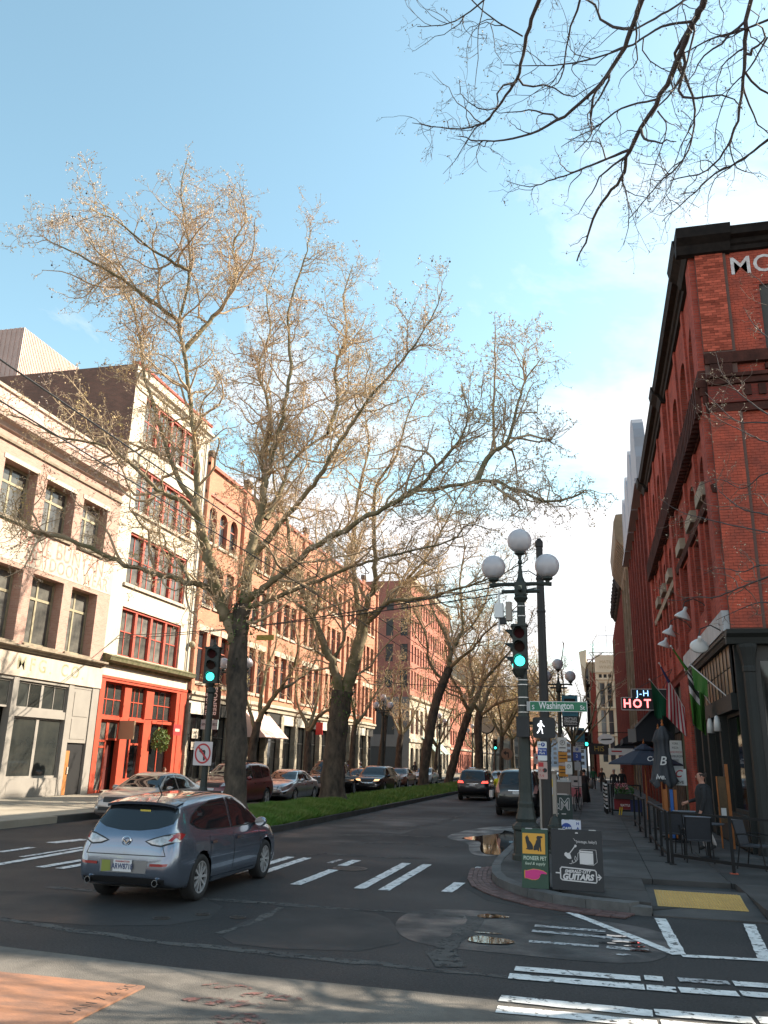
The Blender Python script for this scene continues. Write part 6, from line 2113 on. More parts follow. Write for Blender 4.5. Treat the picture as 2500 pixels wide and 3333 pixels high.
REARG = {'hatch': [(-.58, 1.345), (.58, 1.345), (.655, 1.20), (.64, 1.10), (.45, 1.04), (.16, 1.005), (-.16, 1.005), (-.45, 1.04), (-.64, 1.10), (-.655, 1.20)], 'sedan': [(-.58, 1.33), (.58, 1.33), (.70, 1.07), (-.70, 1.07)], 'suv': [(-.62, 1.55), (.62, 1.55), (.70, 1.16), (-.70, 1.16)], 'truck': [(-.62, 1.74), (.62, 1.74), (.7, 1.3), (-.7, 1.3)]}
CACHE = {}


def car(kind, label, cat, pm, loc, heading, sx=1.0, sy=1.0, sz=1.0, style='spoke', rear_lit=False, front_lit=False, group=None, name='parked_car', plate='', detail=True):
 """heading: rotation of local +x in the ground plane"""
 t = thing(name, label, cat, loc, heading, group)
 t.scale = (sx, sy, sz)
 sp = SPEC[kind]
 if kind not in CACHE:
  V, F = body_mesh(sp)
  CACHE[kind] = (V, F, Skin(V, F), {})
 V, F, sk, pc = CACHE[kind]
 key = ('body', pm.name)
 if key not in pc:
  mb = MB().faces(V, F)
  pc[key] = mb.mesh('body', pm, True)
 body = link('body', pc[key], t)

 def patch(nm, m_, poly, axis, sign, off=.005, step=.05, parent=t):
  k = (nm, m_.name, str(poly), axis, sign, off)
  if k not in pc:
   pc[k] = sk.patch(poly, axis, sign, off, step).mesh(nm, m_, True)
  return link(nm, pc[k], parent)
 for s_ in (1, -1):
  for pg in GLASS[kind]:
   cx_ = sum(p[0] for p in pg) / len(pg)
   cz_ = sum(p[1] for p in pg) / len(pg)
   big = [(cx_ + (p[0] - cx_) * 1.05, cz_ + (p[1] - cz_) * 1.07) for p in pg]
   patch('window_seal', plastic, big, 'y', s_, .004)
   patch('side_window', carglass, pg, 'y', s_, .009)
 patch('windscreen', carglass, FRONTG[kind], 'x', 1, .006)
 patch('rear_window', carglass, REARG[kind], 'x', -1, .006)
 wx, wr = sp['axles'], sp['wr']
 wy = float(interp(sp['width'], np.array([0.0]))[0]) - .115
 for x in wx:
  for s_ in (1, -1):
   wheel(t, x, s_ * wy, wr, s_, style, .215)
 MB().box(wx[0] - .1, wx[1] + .1, -wy + .12, wy - .12, .2, .62).obj('underbody', plastic, t)
 for x in wx:
  MB().box(x - sp['arch'], x + sp['arch'], -wy + .14, wy - .14, .18, wr + sp['arch'] * .96).obj('wheel_well', plastic, t)
 w0 = float(interp(sp['width'], np.array([wx[1] - .1]))[0])
 zbelt = float(interp(sp['belt'], np.array([.8]))[0])
 for s_ in (1, -1):
  mx = .82 if kind != 'truck' else 1.0
  mi = MB().sphere((mx, s_ * (w0 + .06), zbelt + .10), .11, 12, 8, (.75, 1.0, .72)).obj('wing_mirror', pm if kind != 'truck' else plastic, t, smooth=True)
  MB().bar((mx + .02, s_ * (w0 - .1), zbelt + .06), (mx, s_ * w0, zbelt + .07), .04).obj('mirror_stalk', plastic, mi)
  MB().prism([(s_ * (w0 + .06) + .09 * math.cos(2 * PI * j / 12), zbelt + .10 + .065 * math.sin(2 * PI * j / 12)) for j in range(12)], mx - .088, mx - .08, 'x').obj('mirror_glass', chrome, mi)
  for hx in ((.02, -.95) if kind != 'truck' else (.2,)):
   zh = zbelt - .1
   h = patch('door_handle', chrome if detail else pm, [(hx - .09, zh - .018), (hx + .09, zh - .018), (hx + .09, zh + .018), (hx - .09, zh + .018)], 'y', s_, .022)
  for dx in ((.98, -.16, -1.08) if kind != 'truck' else (1.12, -.86)):
   patch('door_gap', plastic, [(dx - .006, .32), (dx + .006, .32), (dx + .006, zbelt), (dx - .006, zbelt)], 'y', s_, .003)
 return t, patch, sk


UP = PI / 2            # heading +Y
DN = -PI / 2           # heading -Y

# ---------------------------------------------------------------- the silver-blue hatchback
pm = paintm('silver_blue_paint', (.19, .225, .29), metal=.75, rough=.22)
hb_, patch, sk = car('hatch', 'silver-blue hatchback driving into the avenue, rear towards the viewer', 'car', pm, (-6.56, 13.56, 0), UP, .965, .94, .985, name='hatchback_car')
for s_ in (1, -1):
 out1 = [(s_ * .30, .865), (s_ * .42, .815), (s_ * .58, .80), (s_ * .735, .845), (s_ * .80, .965), (s_ * .74, .985), (s_ * .58, .955), (s_ * .42, .91)]
 patch('lamp_surround', plastic, out1, 'x', -1, .006, .03)
 inn = [(s_ * .335, .865), (s_ * .44, .832), (s_ * .575, .82), (s_ * .70, .86), (s_ * .755, .955), (s_ * .57, .935), (s_ * .43, .893)]
 tl = patch('tail_light', clear_l, inn, 'x', -1, .012, .03)
 red = [(s_ * .66, .88), (s_ * .71, .868), (s_ * .765, .955), (s_ * .72, .962)]
 patch('red_lens', red_l, red, 'x', -1, .016, .025, tl)
 patch('red_lens', red_l, [(-2.02, .88), (-1.86, .955), (-1.99, .985), (-2.09, .95)], 'y', s_, .012, .03, tl)
 patch('tail_light_side', clear_l, [(-2.14, .86), (-2.0, .87), (-1.98, .98), (-2.1, .96)], 'y', s_, .008, .03)
 patch('reflector', red_l, [(s_ * .44, .54), (s_ * .70, .545), (s_ * .72, .58), (s_ * .44, .575)], 'x', -1, .008, .03)
 ex = MB()
 for j in range(20):
  g0, g1 = 2 * PI * j / 20, 2 * PI * (j + 1) / 20
  for (r0, x0, r1, x1) in ((.048, -2.2, .048, -2.27), (.048, -2.27, .038, -2.27), (.038, -2.27, .036, -2.15)):
   ex.poly([(x0, s_ * .56 + r0 * math.cos(g0), .325 + r0 * math.sin(g0)), (x1, s_ * .56 + r1 * math.cos(g0), .325 + r1 * math.sin(g0)), (x1, s_ * .56 + r1 * math.cos(g1), .325 + r1 * math.sin(g1)), (x0, s_ * .56 + r0 * math.cos(g1), .325 + r0 * math.sin(g1))])
 ex.obj('exhaust_tip', chrome, hb_, smooth=True)
 patch('head_light', clear_l, [(2.0, .70), (1.75, .78), (1.72, .84), (1.95, .78)], 'y', s_, .006, .04)
 patch('side_skirt', pm, [(-.95, .215), (.88, .215), (.85, .265), (-.93, .285)], 'y', s_, .016)
patch('rear_diffuser', plastic, [(-.66, .30), (.66, .30), (.68, .37), (.40, .385), (-.40, .385), (-.68, .37)], 'x', -1, .008, .04)
patch('plate_recess', mat('bumper_shade', (.20, .21, .23), rough=.35, metal=.7, coat=.8), [(-.38, .44), (.38, .44), (.40, .61), (-.40, .61)], 'x', -1, .004, .04)
patch('hatch_gap', plastic, [(-.66, .675), (.66, .675), (.655, .687), (-.655, .687)], 'x', -1, .004, .04)
patch('hatch_gap', plastic, [(-.67, .675), (-.66, .675), (-.60, .81), (-.61, .81)], 'x', -1, .004, .04)
patch('hatch_gap', plastic, [(.67, .675), (.66, .675), (.60, .81), (.61, .81)], 'x', -1, .004, .04)
# roof spoiler
sv = MB()
for i in range(12):
 y0, y1 = -.60 + i * .1, -.60 + (i + 1) * .1
 q = []
 for y in (y0, y1):
  e = .05 * (abs(y) / .6) ** 3
  q.append([(-1.62 - .02, y, 1.437 - e), (-1.93 + .05 * (y / .6) ** 2, y, 1.395 - e), (-1.91 + .05 * (y / .6) ** 2, y, 1.355 - e), (-1.70, y, 1.36 - e)])
 for k in range(4):
  sv.poly([q[0][k], q[1][k], q[1][(k + 1) % 4], q[0][(k + 1) % 4]])
sv.obj('roof_spoiler', pm, hb_, smooth=False)
# plate, badge, wiper, aerial
pl2 = MB().box(-.155, .155, -.006, .006, -.078, .078, .004).obj('number_plate', plate_m, hb_, loc=(-2.262, 0, .535), rz=-PI / 2)
text('ARW8718', .105, plate_ink, pl2, (0, -.008, -.012), bold=.0015, xs=.78)
text('WASHINGTON', .034, mat('plate_red', (.45, .05, .05), rough=.5), pl2, (0, -.008, .055))
MB().box(-.135, .135, -.0065, -.0055, .05, .052).obj('plate_trim', plate_ink, pl2)
patch('dust_patch', mat('green_sticker', (.22, .25, .05), rough=.6), [(.20, .46), (.36, .44), (.36, .60), (.22, .60)], 'x', -1, .008, .04)
bd = MB()
N = 28
for j in range(N):
 g0, g1 = 2 * PI * j / N, 2 * PI * (j + 1) / N
 for r0, r1 in ((.082, .068),):
  bd.poly([(r0 * math.cos(g0), 0, r0 * .82 * math.sin(g0)), (r0 * math.cos(g1), 0, r0 * .82 * math.sin(g1)), (r1 * math.cos(g1), -.01, r1 * .82 * math.sin(g1)), (r1 * math.cos(g0), -.01, r1 * .82 * math.sin(g0))])
bd.prism([(-.066, .025), (-.03, .012), (0, -.02), (.03, .012), (.066, .025), (.05, .0), (.02, -.022), (0, -.045), (-.02, -.022), (-.05, 0)], -.012, -.002, 'y')
bd.obj('emblem', chrome, hb_, loc=(-2.215, 0, .865), rz=-PI / 2)
text('MAZDA3', .055, chrome, hb_, (-2.215, .45, .735), (PI / 2, 0, -PI / 2))
text('2.5', .05, chrome, hb_, (-2.205, -.48, .735), (PI / 2, 0, -PI / 2))
MB().bar((-2.06, .30, 1.07), (-2.115, -.05, 1.0), .018).obj('rear_wiper', plastic, hb_)
MB().bar((-1.25, 0, 1.46), (-1.42, 0, 1.62), .014).obj('aerial', plastic, hb_)
flat_ = MB().prism([(-.09, 1.23), (.09, 1.23), (.09, 1.28), (-.09, 1.28)], -1.885, -1.88, 'x').obj('window_sticker', mat('yellow_sticker', (.55, .42, .05), rough=.5), hb_)
flat_.location = (-.03, -.1, 0)
patch('sun_strip', plastic, [(-.03, 1.36), (.03, 1.36), (.02, 1.335), (-.02, 1.335)], 'x', -1, .008, .03)


def front_face(patch, t, kind, zl, lamp, grille, pmat=None, gm=plastic):
 for s_ in (1, -1):
  w_ = .62 if kind != 'truck' else .72
  patch('head_light', lamp, [(s_ * (w_ - .22), zl - .055), (s_ * (w_ + .06), zl - .03), (s_ * (w_ + .12), zl + .06), (s_ * (w_ - .16), zl + .06)], 'x', 1, .01, .04)
  patch('fog_lamp', clear_l, [(s_ * (w_ - .12), zl - .28), (s_ * w_, zl - .28), (s_ * w_, zl - .21), (s_ * (w_ - .12), zl - .21)], 'x', 1, .01, .04)
 patch('grille', gm, [(-.34, zl - .09), (.34, zl - .09), (.38, zl + .06), (-.38, zl + .06)], 'x', 1, .008, .05)
 patch('lower_intake', plastic, [(-.5, zl - .33), (.5, zl - .33), (.46, zl - .22), (-.46, zl - .22)], 'x', 1, .007, .05)
 patch('number_plate', plate_m, [(-.15, zl - .2), (.15, zl - .2), (.15, zl - .12), (-.15, zl - .12)], 'x', 1, .014, .05)


def rear_face(patch, t, kind, zl, lamp, vertical=False):
 for s_ in (1, -1):
  if vertical:
   P = [(s_ * .66, zl - .16), (s_ * .80, zl - .16), (s_ * .84, zl + .12), (s_ * .74, zl + .14)]
  else:
   P = [(s_ * .50, zl - .06), (s_ * .80, zl - .05), (s_ * .84, zl + .07), (s_ * .56, zl + .06)]
  patch('tail_light', lamp, P, 'x', -1, .01, .035)
  patch('tail_light_side', lamp, [(-2.22, zl - .06), (-2.05, zl - .03), (-2.08, zl + .08), (-2.2, zl + .07)], 'y', s_, .008, .04)
 patch('number_plate', plate_m, [(-.16, zl - .2), (.16, zl - .2), (.16, zl - .11), (-.16, zl - .11)], 'x', -1, .012, .04)
 patch('plate_bar', chrome, [(-.34, zl - .09), (.34, zl - .09), (.34, zl - .06), (-.34, zl - .06)], 'x', -1, .012, .05)
 patch('bumper_trim', plastic, [(-.74, .42), (.74, .42), (.74, .5), (-.74, .5)], 'x', -1, .008, .05)


GP = 'cars parked along the far kerb'
t, p_, k_ = car('sedan', 'pale beige older saloon parked first at the far kerb', 'car', paintm('beige_paint', (.34, .30, .28), .4), (-14.25, 26.3, 0), DN, 1.04, 1.0, 1.0, 'multi', group=GP)
front_face(p_, t, 'sedan', .70, clear_l, plastic)
for s_ in (1, -1):
 p_('turn_signal', mat('amber_lens', (.6, .25, .05), rough=.3), [(s_ * .70, .66), (s_ * .78, .66), (s_ * .78, .74), (s_ * .72, .74)], 'x', 1, .012, .03)
t, p_, k_ = car('suv', 'dark red sport utility vehicle half hidden by the nearest tree trunk', 'car', paintm('dark_red_paint', (.13, .012, .016), .3), (-14.75, 34.0, 0), DN, 1.03, 1.0, 1.05, 'five', group=GP)
front_face(p_, t, 'suv', .90, clear_l, plastic)
rk_ = MB()
for s_ in (-.55, .55):
 rk_.bar((-1.5, s_, 1.74), (.2, s_, 1.76), .04)
rk_.bar((-.1, -.55, 1.78), (-.1, .55, 1.78), .04)
rk_.obj('roof_rack', plastic, t)
t, p_, k_ = car('sedan', 'silver saloon with sporty front bumper parked in front of the black pickup', 'car', paintm('silver_paint', (.50, .51, .53), .8, .28), (-14.9, 41.0, 0), DN, 1.02, 1.0, 1.0, 'five', group=GP)
front_face(p_, t, 'sedan', .66, clear_l, plastic, gm=mat('dark_grille', (.03, .03, .032), rough=.3, metal=.6))
for s_ in (1, -1):
 p_('side_intake', plastic, [(s_ * .42, .36), (s_ * .72, .42), (s_ * .74, .50), (s_ * .46, .46)], 'x', 1, .009, .04)
for z in (.61, .66, .71):
 p_('grille_bar', chrome, [(-.34, z - .008), (.34, z - .008), (.34, z + .008), (-.34, z + .008)], 'x', 1, .016, .05)
t, p_, k_ = car('truck', 'black pickup truck with chrome front bumper', 'pickup truck', paintm('black_paint_gloss', (.012, .012, .013), .2), (-14.95, 48.2, 0), DN, 1.0, .98, 1.0, 'multi', group=GP, name='pickup_truck')
front_face(p_, t, 'truck', .98, clear_l, plastic, gm=plastic)
p_('front_bumper', mat('tan_bumper', (.30, .29, .28), rough=.4, metal=.5), [(-.9, .52), (.9, .52), (.9, .72), (-.9, .72)], 'x', 1, .02, .06)
p_('hood_lip', chrome, [(-.5, 1.06), (.5, 1.06), (.48, 1.09), (-.48, 1.09)], 'x', 1, .014, .05)
for i, (k, lab, pmx, x, y) in enumerate([('sedan', 'dark grey saloon peeking out behind the ivy-forked tree', paintm('graphite_paint', (.06, .062, .068), .6), -15.0, 55.0),
          ('sedan', 'light silver saloon parked left of the black crossover', paintm('light_silver', (.46, .46, .47), .7), -15.05, 61.5),
          ('sedan', 'brownish orange saloon parked in the middle of the far row', paintm('copper_paint', (.22, .09, .055), .5), -15.1, 67.5),
          ('sedan', 'white saloon parked last before the far corner', paintm('white_paint', (.62, .61, .60), .1), -15.1, 78.0)]):
 t, p_, k_ = car(k, lab, 'car', pmx, (x, y, 0), DN, group=GP, style='five', detail=False)
 front_face(p_, t, k, .68, clear_l, plastic)
t, p_, k_ = car('suv', 'black crossover with lit amber lamps driving towards the viewer', 'car', paintm('black_cherry_paint', (.016, .012, .014), .3), (-13.25, 52.3, 0), DN, .98, 1.0, .98, 'five', group='cars moving on the avenue', name='crossover_car')
front_face(p_, t, 'suv', .88, amber_l, plastic)
p_('grille_wing', chrome, [(-.40, .80), (-.30, .72), (.30, .72), (.40, .80), (.40, .835), (.29, .75), (-.29, .75), (-.40, .835)], 'x', 1, .016, .04)
t, p_, k_ = car('suv', 'dark blue-grey estate car with glowing red tail lights', 'car', paintm('blue_grey_paint', (.028, .03, .038), .5), (-6.62, 50.2, 0), UP, 1.02, .98, .98, 'five', group='cars moving on the avenue', name='estate_car')
rear_face(p_, t, 'suv', 1.0, lit_red)
rk_ = MB()
for s_ in (-.55, .55):
 rk_.bar((-1.7, s_, 1.73), (.2, s_, 1.75), .05)
rk_.obj('roof_rack', plastic, t)
t, p_, k_ = car('suv', 'black sport utility vehicle parked by the near kerb behind the lamp post', 'car', paintm('dark_paint', (.012, .013, .016), .3), (-3.1, 37.7, 0), UP, 1.02, 1.0, 1.06, 'five', name='parked_car', group='cars parked along the near kerb')
rear_face(p_, t, 'suv', 1.0, mat('pale_red_lamp', (.42, .22, .20), rough=.2, coat=.5), True)
for i, (k, lab, pmx, x, y, hd) in enumerate([('sedan', 'pale blue saloon waiting far ahead on the avenue', paintm('pale_blue_paint', (.30, .38, .45), .6), -6.9, 66, UP),
           ('sedan', 'white saloon far ahead between the trees', MATS['white_paint'], -6.6, 78, UP),
           ('sedan', 'silver saloon parked far along the near kerb', MATS['silver_paint'], -3.1, 46.5, UP),
           ('suv', 'white utility vehicle parked far along the near kerb', MATS['white_paint'], -3.1, 55.5, UP),
           ('sedan', 'grey saloon farthest along the near kerb', MATS['graphite_paint'], -3.1, 64.5, UP),
           ('sedan', 'blue saloon far off on the left roadway', paintm('blue_paint', (.08, .14, .26), .5), -13.3, 96, DN)]):
 t, p_, k_ = car(k, lab, 'car', pmx, (x, y, 0), hd, group='distant cars on the avenue', name='distant_car', style='five', detail=False)
 if hd == UP:
  rear_face(p_, t, k, .84 if k == 'sedan' else 1.0, red_l)
 else:
  front_face(p_, t, k, .68, clear_l, plastic)

# ================================================================== street furniture
postg = mat('dark_green_post', (.026, .034, .030), rough=.55, metal=.2, var=.5, vscale=6, col2=(.045, .045, .04), bump=.25, bscale=30)
postbr = mat('brown_black_post', (.020, .018, .018), rough=.6)
globe_m = mat('frosted_globe', (.66, .63, .66), rough=.25, trans=.25, var=.25, vscale=3, col2=(.52, .49, .52))
steelband = mat('steel_band', (.55, .53, .52), rough=.35, metal=.7)
green_on = mat('lit_green_lens', (.05, .5, .45), rough=.3, emit=(.04, .9, .72), estr=1.5)
red_off = mat('dark_red_lens', (.03, .003, .004), rough=.6, spec=.1)
amb_off = mat('dark_amber_lens', (.025, .009, .006), rough=.6, spec=.1)
walk_on = mat('lit_walk_figure', (.8, .8, .8), rough=.5, emit=(.95, .95, 1), estr=.75)
signgreen = mat('street_sign_green', (.008, .155, .075), rough=.4)
refl_white = mat('reflective_white', (.72, .72, .72), rough=.45)
signred = mat('sign_red_ink', (.46, .03, .035), rough=.5)
ink = mat('black_ink', (.02, .02, .022), rough=.6)
signblue = mat('sign_blue', (.012, .05, .27), rough=.45)
signorange = mat('sign_orange', (.62, .25, .02), rough=.5)
beige_metal = mat('beige_metal', (.40, .34, .29), rough=.5, var=.3, vscale=3)
galv = mat('galvanised', (.30, .31, .32), rough=.45, metal=.6)


def globe_lamp(loc, label, hero=False, group='three-globe street lamps', arms=.66, rz=0.0, tall=1.0):
 t = thing('globe_street_lamp', label, 'street lamp', loc, rz, group)
 zt = 5.81 * tall
 n = 20 if hero else 12
 ped = MB().lathe([(.30, 0), (.30, .10), (.27, .13), (.26, .56), (.29, .60), (.29, .66), (.22, .72), (.20, .74), (.215, .80), (.19, .9), (.165, 1.02), (.17, 1.1), (.155, 1.14)], n, flute=.05).obj('pedestal', postg, t)
 pole_ = MB().lathe([(.15, 1.14), (.135, 1.3), (.13, 2.2), (.115, 3.4), (.12, 3.55), (.105, 3.6), (.10, 3.9), (.09, zt - .6), (.085, zt - .48), (.12, zt - .44), (.16, zt - .38), (.14, zt - .33), (.10, zt - .3)], n, flute=.04).obj('pole', postg, t)
 MB().box(-.13, .13, -.13, .13, zt - .32, zt - .02, .02).obj('junction_box', postg, t)
 MB().lathe([(.11, zt - .02), (.06, zt + .12), (.035, zt + .35), (.03, zt + .4), (.055, zt + .42), (.05, zt + .48), (.03, zt + .5), (.03, zt + .55)], n).obj('finial', postg, t)
 MB().tube([(-arms - .03, 0, zt - .07), (-.4, 0, zt - .05), (0, 0, zt - .06), (.4, 0, zt - .05), (arms + .03, 0, zt - .07)], [.05, .042, .05, .042, .05], 8).obj('cross_arm', postg, t)
 MB().tube([(-.42, 0, zt - .22), (.42, 0, zt - .22)], .045, 8).obj('lower_arm', postg, t)
 MB().tube([(0, -.42, zt - .22), (0, .42, zt - .22)], .045, 8).obj('lower_arm', postg, t)
 for (x, z) in ((0, zt + .55), (-arms + .06, zt - .05), (arms - .06, zt - .05)):
  f = MB().lathe([(.035, z - .02), (.05, z + .06), (.1, z + .08), (.12, z + .10), (.11, z + .15), (.15, z + .2)], n, (x, 0, 0)).obj('globe_fitter', postg, t)
  MB().sphere((x, 0, z + .40), .275, 24 if hero else 14, 14 if hero else 9).obj('globe', globe_m, f, smooth=True)
 return t


def signal_head(parent, loc, rz=0.0, w=.30, h=.92, lit=2, visor=True):
 hd = link('signal_head', None, parent, loc, (0, 0, rz))
 MB().box(-w / 2, w / 2, 0, .22, 0, h, .02).obj('housing', postg, hd)
 MB().box(-w * .56, w * .56, -.03, .24, h, h + .05).obj('cap', postg, hd)
 MB().lathe([(.05, -.16), (.09, -.1), (.14, 0)], 12, (0, .1, 0)).obj('collar', postg, hd)
 r = h * .118
 for i, m_ in enumerate((red_off, amb_off, green_on)):
  z = h * (.83 - .325 * i)
  MB().prism(circ(0, z, r, 24), -.012, .01, 'y').obj('lens', m_ if i == lit or i < 2 else m_, hd)
  v = MB()
  for k in range(14):
   a0, a1 = R_(-20 + k * 220 / 14), R_(-20 + (k + 1) * 220 / 14)
   rr = r * 1.18
   l0, l1 = -.02 - .17 * max(.2, math.sin(max(0, a0))), -.02 - .17 * max(.2, math.sin(max(0, min(PI, a1))))
   v.poly([(rr * math.cos(a0), 0, z + rr * math.sin(a0)), (rr * math.cos(a0), l0, z + rr * math.sin(a0)), (rr * math.cos(a1), l1, z + rr * math.sin(a1)), (rr * math.cos(a1), 0, z + rr * math.sin(a1))])
  if visor:
   v.obj('visor', postg, hd)
 return hd


# ---------------------------------------------------------------- hero lamp post with signals
LP = (-1.43, 18.4, .15)
lamp = globe_lamp(LP, 'dark green fluted lamp post with three white globes at the kerb corner', hero=True)
MB().box(-.035, .035, -.135, -.13, 5.58, 5.70).obj('number_tag', mat('pale_tag', (.42, .42, .30), rough=.6), lamp)
tag_t = text('15', .07, ink, lamp, (0, -.137, 5.64))
for z in (5.24, 5.02, 3.62, 3.52, 3.25, 3.08, 2.94):
 MB().lathe([(.122 if z < 5 else .102, z), (.122 if z < 5 else .102, z + .018)], 20).obj('steel_band', steelband, lamp)
tsig = thing('traffic_signal', 'three-lens traffic signal showing green on the corner lamp post', 'traffic light', (LP[0], LP[1], .15), group='traffic signals at the crossing')
signal_head(tsig, (-.03, -.27, 3.85), R_(-4))
h2 = signal_head(tsig, (-.2, .02, 3.85), R_(-88))
MB().tube([(0, -.1, 3.8), (0, -.2, 3.75), (0, -.17, 3.85)], .03, 6).obj('bracket', postg, tsig)
bx = thing('control_box', 'black control box strapped to the corner lamp post', 'control box', (LP[0], LP[1], .15))
MB().box(-.14, .13, -.29, -.13, 2.43, 2.82, .02).obj('case', ink, bx)
MB().box(-.15, .14, -.30, -.12, 2.82, 2.85).obj('lid', ink, bx)
wsn = thing('street_name_sign', 'green street name sign reading S Washington St', 'street sign', (LP[0] + .14, LP[1] - .12, 3.22), R_(1.5))
MB().box(0, 1.2, -.006, .006, -.105, .105).obj('blade', refl_white, wsn)
MB().box(.012, 1.188, -.009, .009, -.094, .094).obj('green_field', signgreen, wsn)
text('S', .125, refl_white, wsn, (.075, -.0115, -.022), bold=.001)
text('Washington', .205, refl_white, wsn, (.56, -.0115, .012), bold=.0022, xs=.74, spacing=.98)
text('St', .125, refl_white, wsn, (1.10, -.0115, -.022), bold=.001)
MB().box(-.06, .0, -.02, .02, -.1, .1).obj('bracket', galv, wsn)
pd = thing('pedestrian_signal', 'black pedestrian signal box showing the white walking figure', 'pedestrian signal', (LP[0] + .20, LP[1] - .1, 2.57))
MB().prism(rrect(0, .46, 0, .42, .05), -.10, .1, 'y').obj('case', ink, pd)
MB().bar((-.12, 0, .3), (.02, 0, .3), .06).obj('bracket', ink, pd)
fig = [[(.165, .305), (.175, .312), (.215, .305), (.235, .265), (.27, .235), (.262, .222), (.222, .245), (.205, .262), (.20, .225), (.222, .17), (.228, .10), (.24, .085), (.21, .085), (.205, .15), (.18, .19), (.165, .14), (.12, .085), (.10, .10), (.14, .15), (.155, .205), (.15, .245), (.135, .225), (.115, .245), (.13, .285)]]
for f_ in fig:
 MB().prism([(x - .02, z) for x, z in f_], -.106, -.1, 'y').obj('walking_figure', walk_on, pd)
MB().prism(circ(.175, .335, .021, 14), -.106, -.1, 'y').obj('figure_head', walk_on, pd)
for nm, x, z, w_, h_, m_, lab in (('wifi_box', -.49, 5.0, .2, .32, refl_white, 'white radio box hung beside the corner lamp post'), ('antenna_panel', -.27, 4.93, .13, .42, beige_metal, 'beige antenna panel hung beside the corner lamp post')):
 t = thing(nm, lab, 'antenna', (LP[0], LP[1], .15))
 MB().box(x - w_ / 2, x + w_ / 2, -.09, .09, z, z + h_, .02).obj('case', m_, t)
 MB().box(x, 0, .0, .03, z + h_ * .45, z + h_ * .5).obj('bracket', galv, t)
 if nm == 'wifi_box':
  MB().tube([(x, 0, z - .32), (x, 0, z + .62)], .022, 6).obj('aerial', refl_white, t)
  MB().box(x + .02, x + .16, -.06, .06, z - .14, z).obj('connector', ink, t)

# tall steel pole behind
tp = thing('steel_pole', 'tall dark brown steel pole just behind the corner lamp post', 'pole', (-1.13, 21.0, .15), group=None)
MB().lathe([(.2, 0), (.2, .08), (.13, .1), (.125, 2), (.10, 5.6), (.085, 7.25), (.1, 7.27), (.1, 7.4), (.05, 7.48), (.01, 7.5)], 16).obj('pole', postbr, tp)
for z in (6.4, 5.55):
 MB().lathe([(.105, z), (.115, z + .02), (.115, z + .05), (.105, z + .07)], 16).obj('collar', postbr, tp)
MB().tube([(0, 0, 6.45), (-.25, -.4, 6.55), (-.42, -1.6, 6.25)], .015, 5).obj('cable', postbr, tp)
ptp = thing('pay_to_park_sign', 'white and blue Pay to Park sign on the tall pole', 'parking sign', (-1.2, 20.86, 0))
MB().prism(rrect(-.11, .11, 2.12, 2.56, .02), -.006, .006, 'y').obj('plate', refl_white, ptp)
flat(ptp, rrect(-.108, .108, 2.24, 2.41, .005), signblue, -.009, 'blue_field')
flat(ptp, circ(.02, 2.49, .048, 20), signblue, -.009, 'parking_disc')
text('P', .075, refl_white, ptp, (.02, -.0125, 2.487), bold=.001)
text('Pay to', .072, refl_white, ptp, (0, -.0125, 2.365), bold=.001)
text('Park', .072, refl_white, ptp, (0, -.0125, 2.29), bold=.001)
flat(ptp, [(-.09, 2.49), (-.06, 2.505), (-.06, 2.495), (-.035, 2.495), (-.035, 2.485), (-.06, 2.485), (-.06, 2.475)], ink, -.009, 'arrow')
nst = thing('no_stopping_sign', 'small faded red and white no-parking sign under the Pay to Park sign', 'parking sign', (-1.2, 20.86, 0))
MB().prism(rrect(-.11, .11, 1.7, 2.1, .02), -.006, .006, 'y').obj('plate', mat('faded_pink_plate', (.5, .34, .30), rough=.6), nst)
flat(nst, rrect(-.1, .02, 1.98, 2.08, .005), signred, -.009, 'red_field')
for z in (1.74, 1.86):
 text('7-9', .09, signred, nst, (-.03, -.0095, z + .03))
flat(nst, circ(.05, 1.9, .05, 16), ink, -.011, 'sticker')

# beige cabinet with flyer
cab = thing('news_cabinet', 'beige metal street cabinet with a yellow and blue flyer', 'cabinet', (-1.15, 21.6, .15))
MB().box(-.19, .21, 0, .5, 0, 1.68, .01).obj('case', beige_metal, cab)
MB().prism([(-.03, 1.68), (.53, 1.68), (.53, 1.74), (-.06, 1.74)], -.21, .23, 'x').obj('lid', beige_metal, cab)
MB().box(-.02, .04, -.02, 0, 1.62, 1.70).obj('hasp', galv, cab)
fly = MB().box(-.115, .135, -.006, -.001, 1.16, 1.55).obj('flyer', mat('flyer_yellow', (.66, .43, .05), rough=.6), cab)
MB().box(-.11, .13, -.0085, -.0062, 1.18, 1.36).obj('flyer_lower', mat('flyer_blue', (.52, .56, .70), rough=.6), fly)
text('UP', .13, signred, fly, (-.03, -.0075, 1.47), bold=.003)
for z in (1.40, 1.375):
 MB().box(-.1, .12, -.0085, -.0062, z, z + .014).obj('print_line', signred, fly)
for z in (1.34, 1.315, 1.29, 1.265, 1.22):
 MB().box(-.095, .11, -.0105, -.0088, z, z + .008).obj('print_line', signblue, fly)


def aframe(name, label, loc, rz, w, h, m_, tilt=7.0, d=.34, edge=None):
 t = thing(name, label, 'A-frame sign', loc, rz, 'folding pavement signs')
 fr = MB().box(-w / 2, w / 2, -.012, .012, 0, h).obj('front_board', m_, t)
 fr.location = (0, -d / 2, 0)
 fr.rotation_euler = (R_(-tilt), 0, 0)
 rb = MB().box(-w / 2, w / 2, -.012, .012, 0, h).obj('rear_board', m_, t)
 rb.location = (0, d / 2 + .02, 0)
 rb.rotation_euler = (R_(tilt), 0, 0)
 for x in (-w * .35, w * .25):
  MB().box(x, x + .11, -.016, .02, h, h + .015).obj('hinge', galv, fr)
 return t, fr


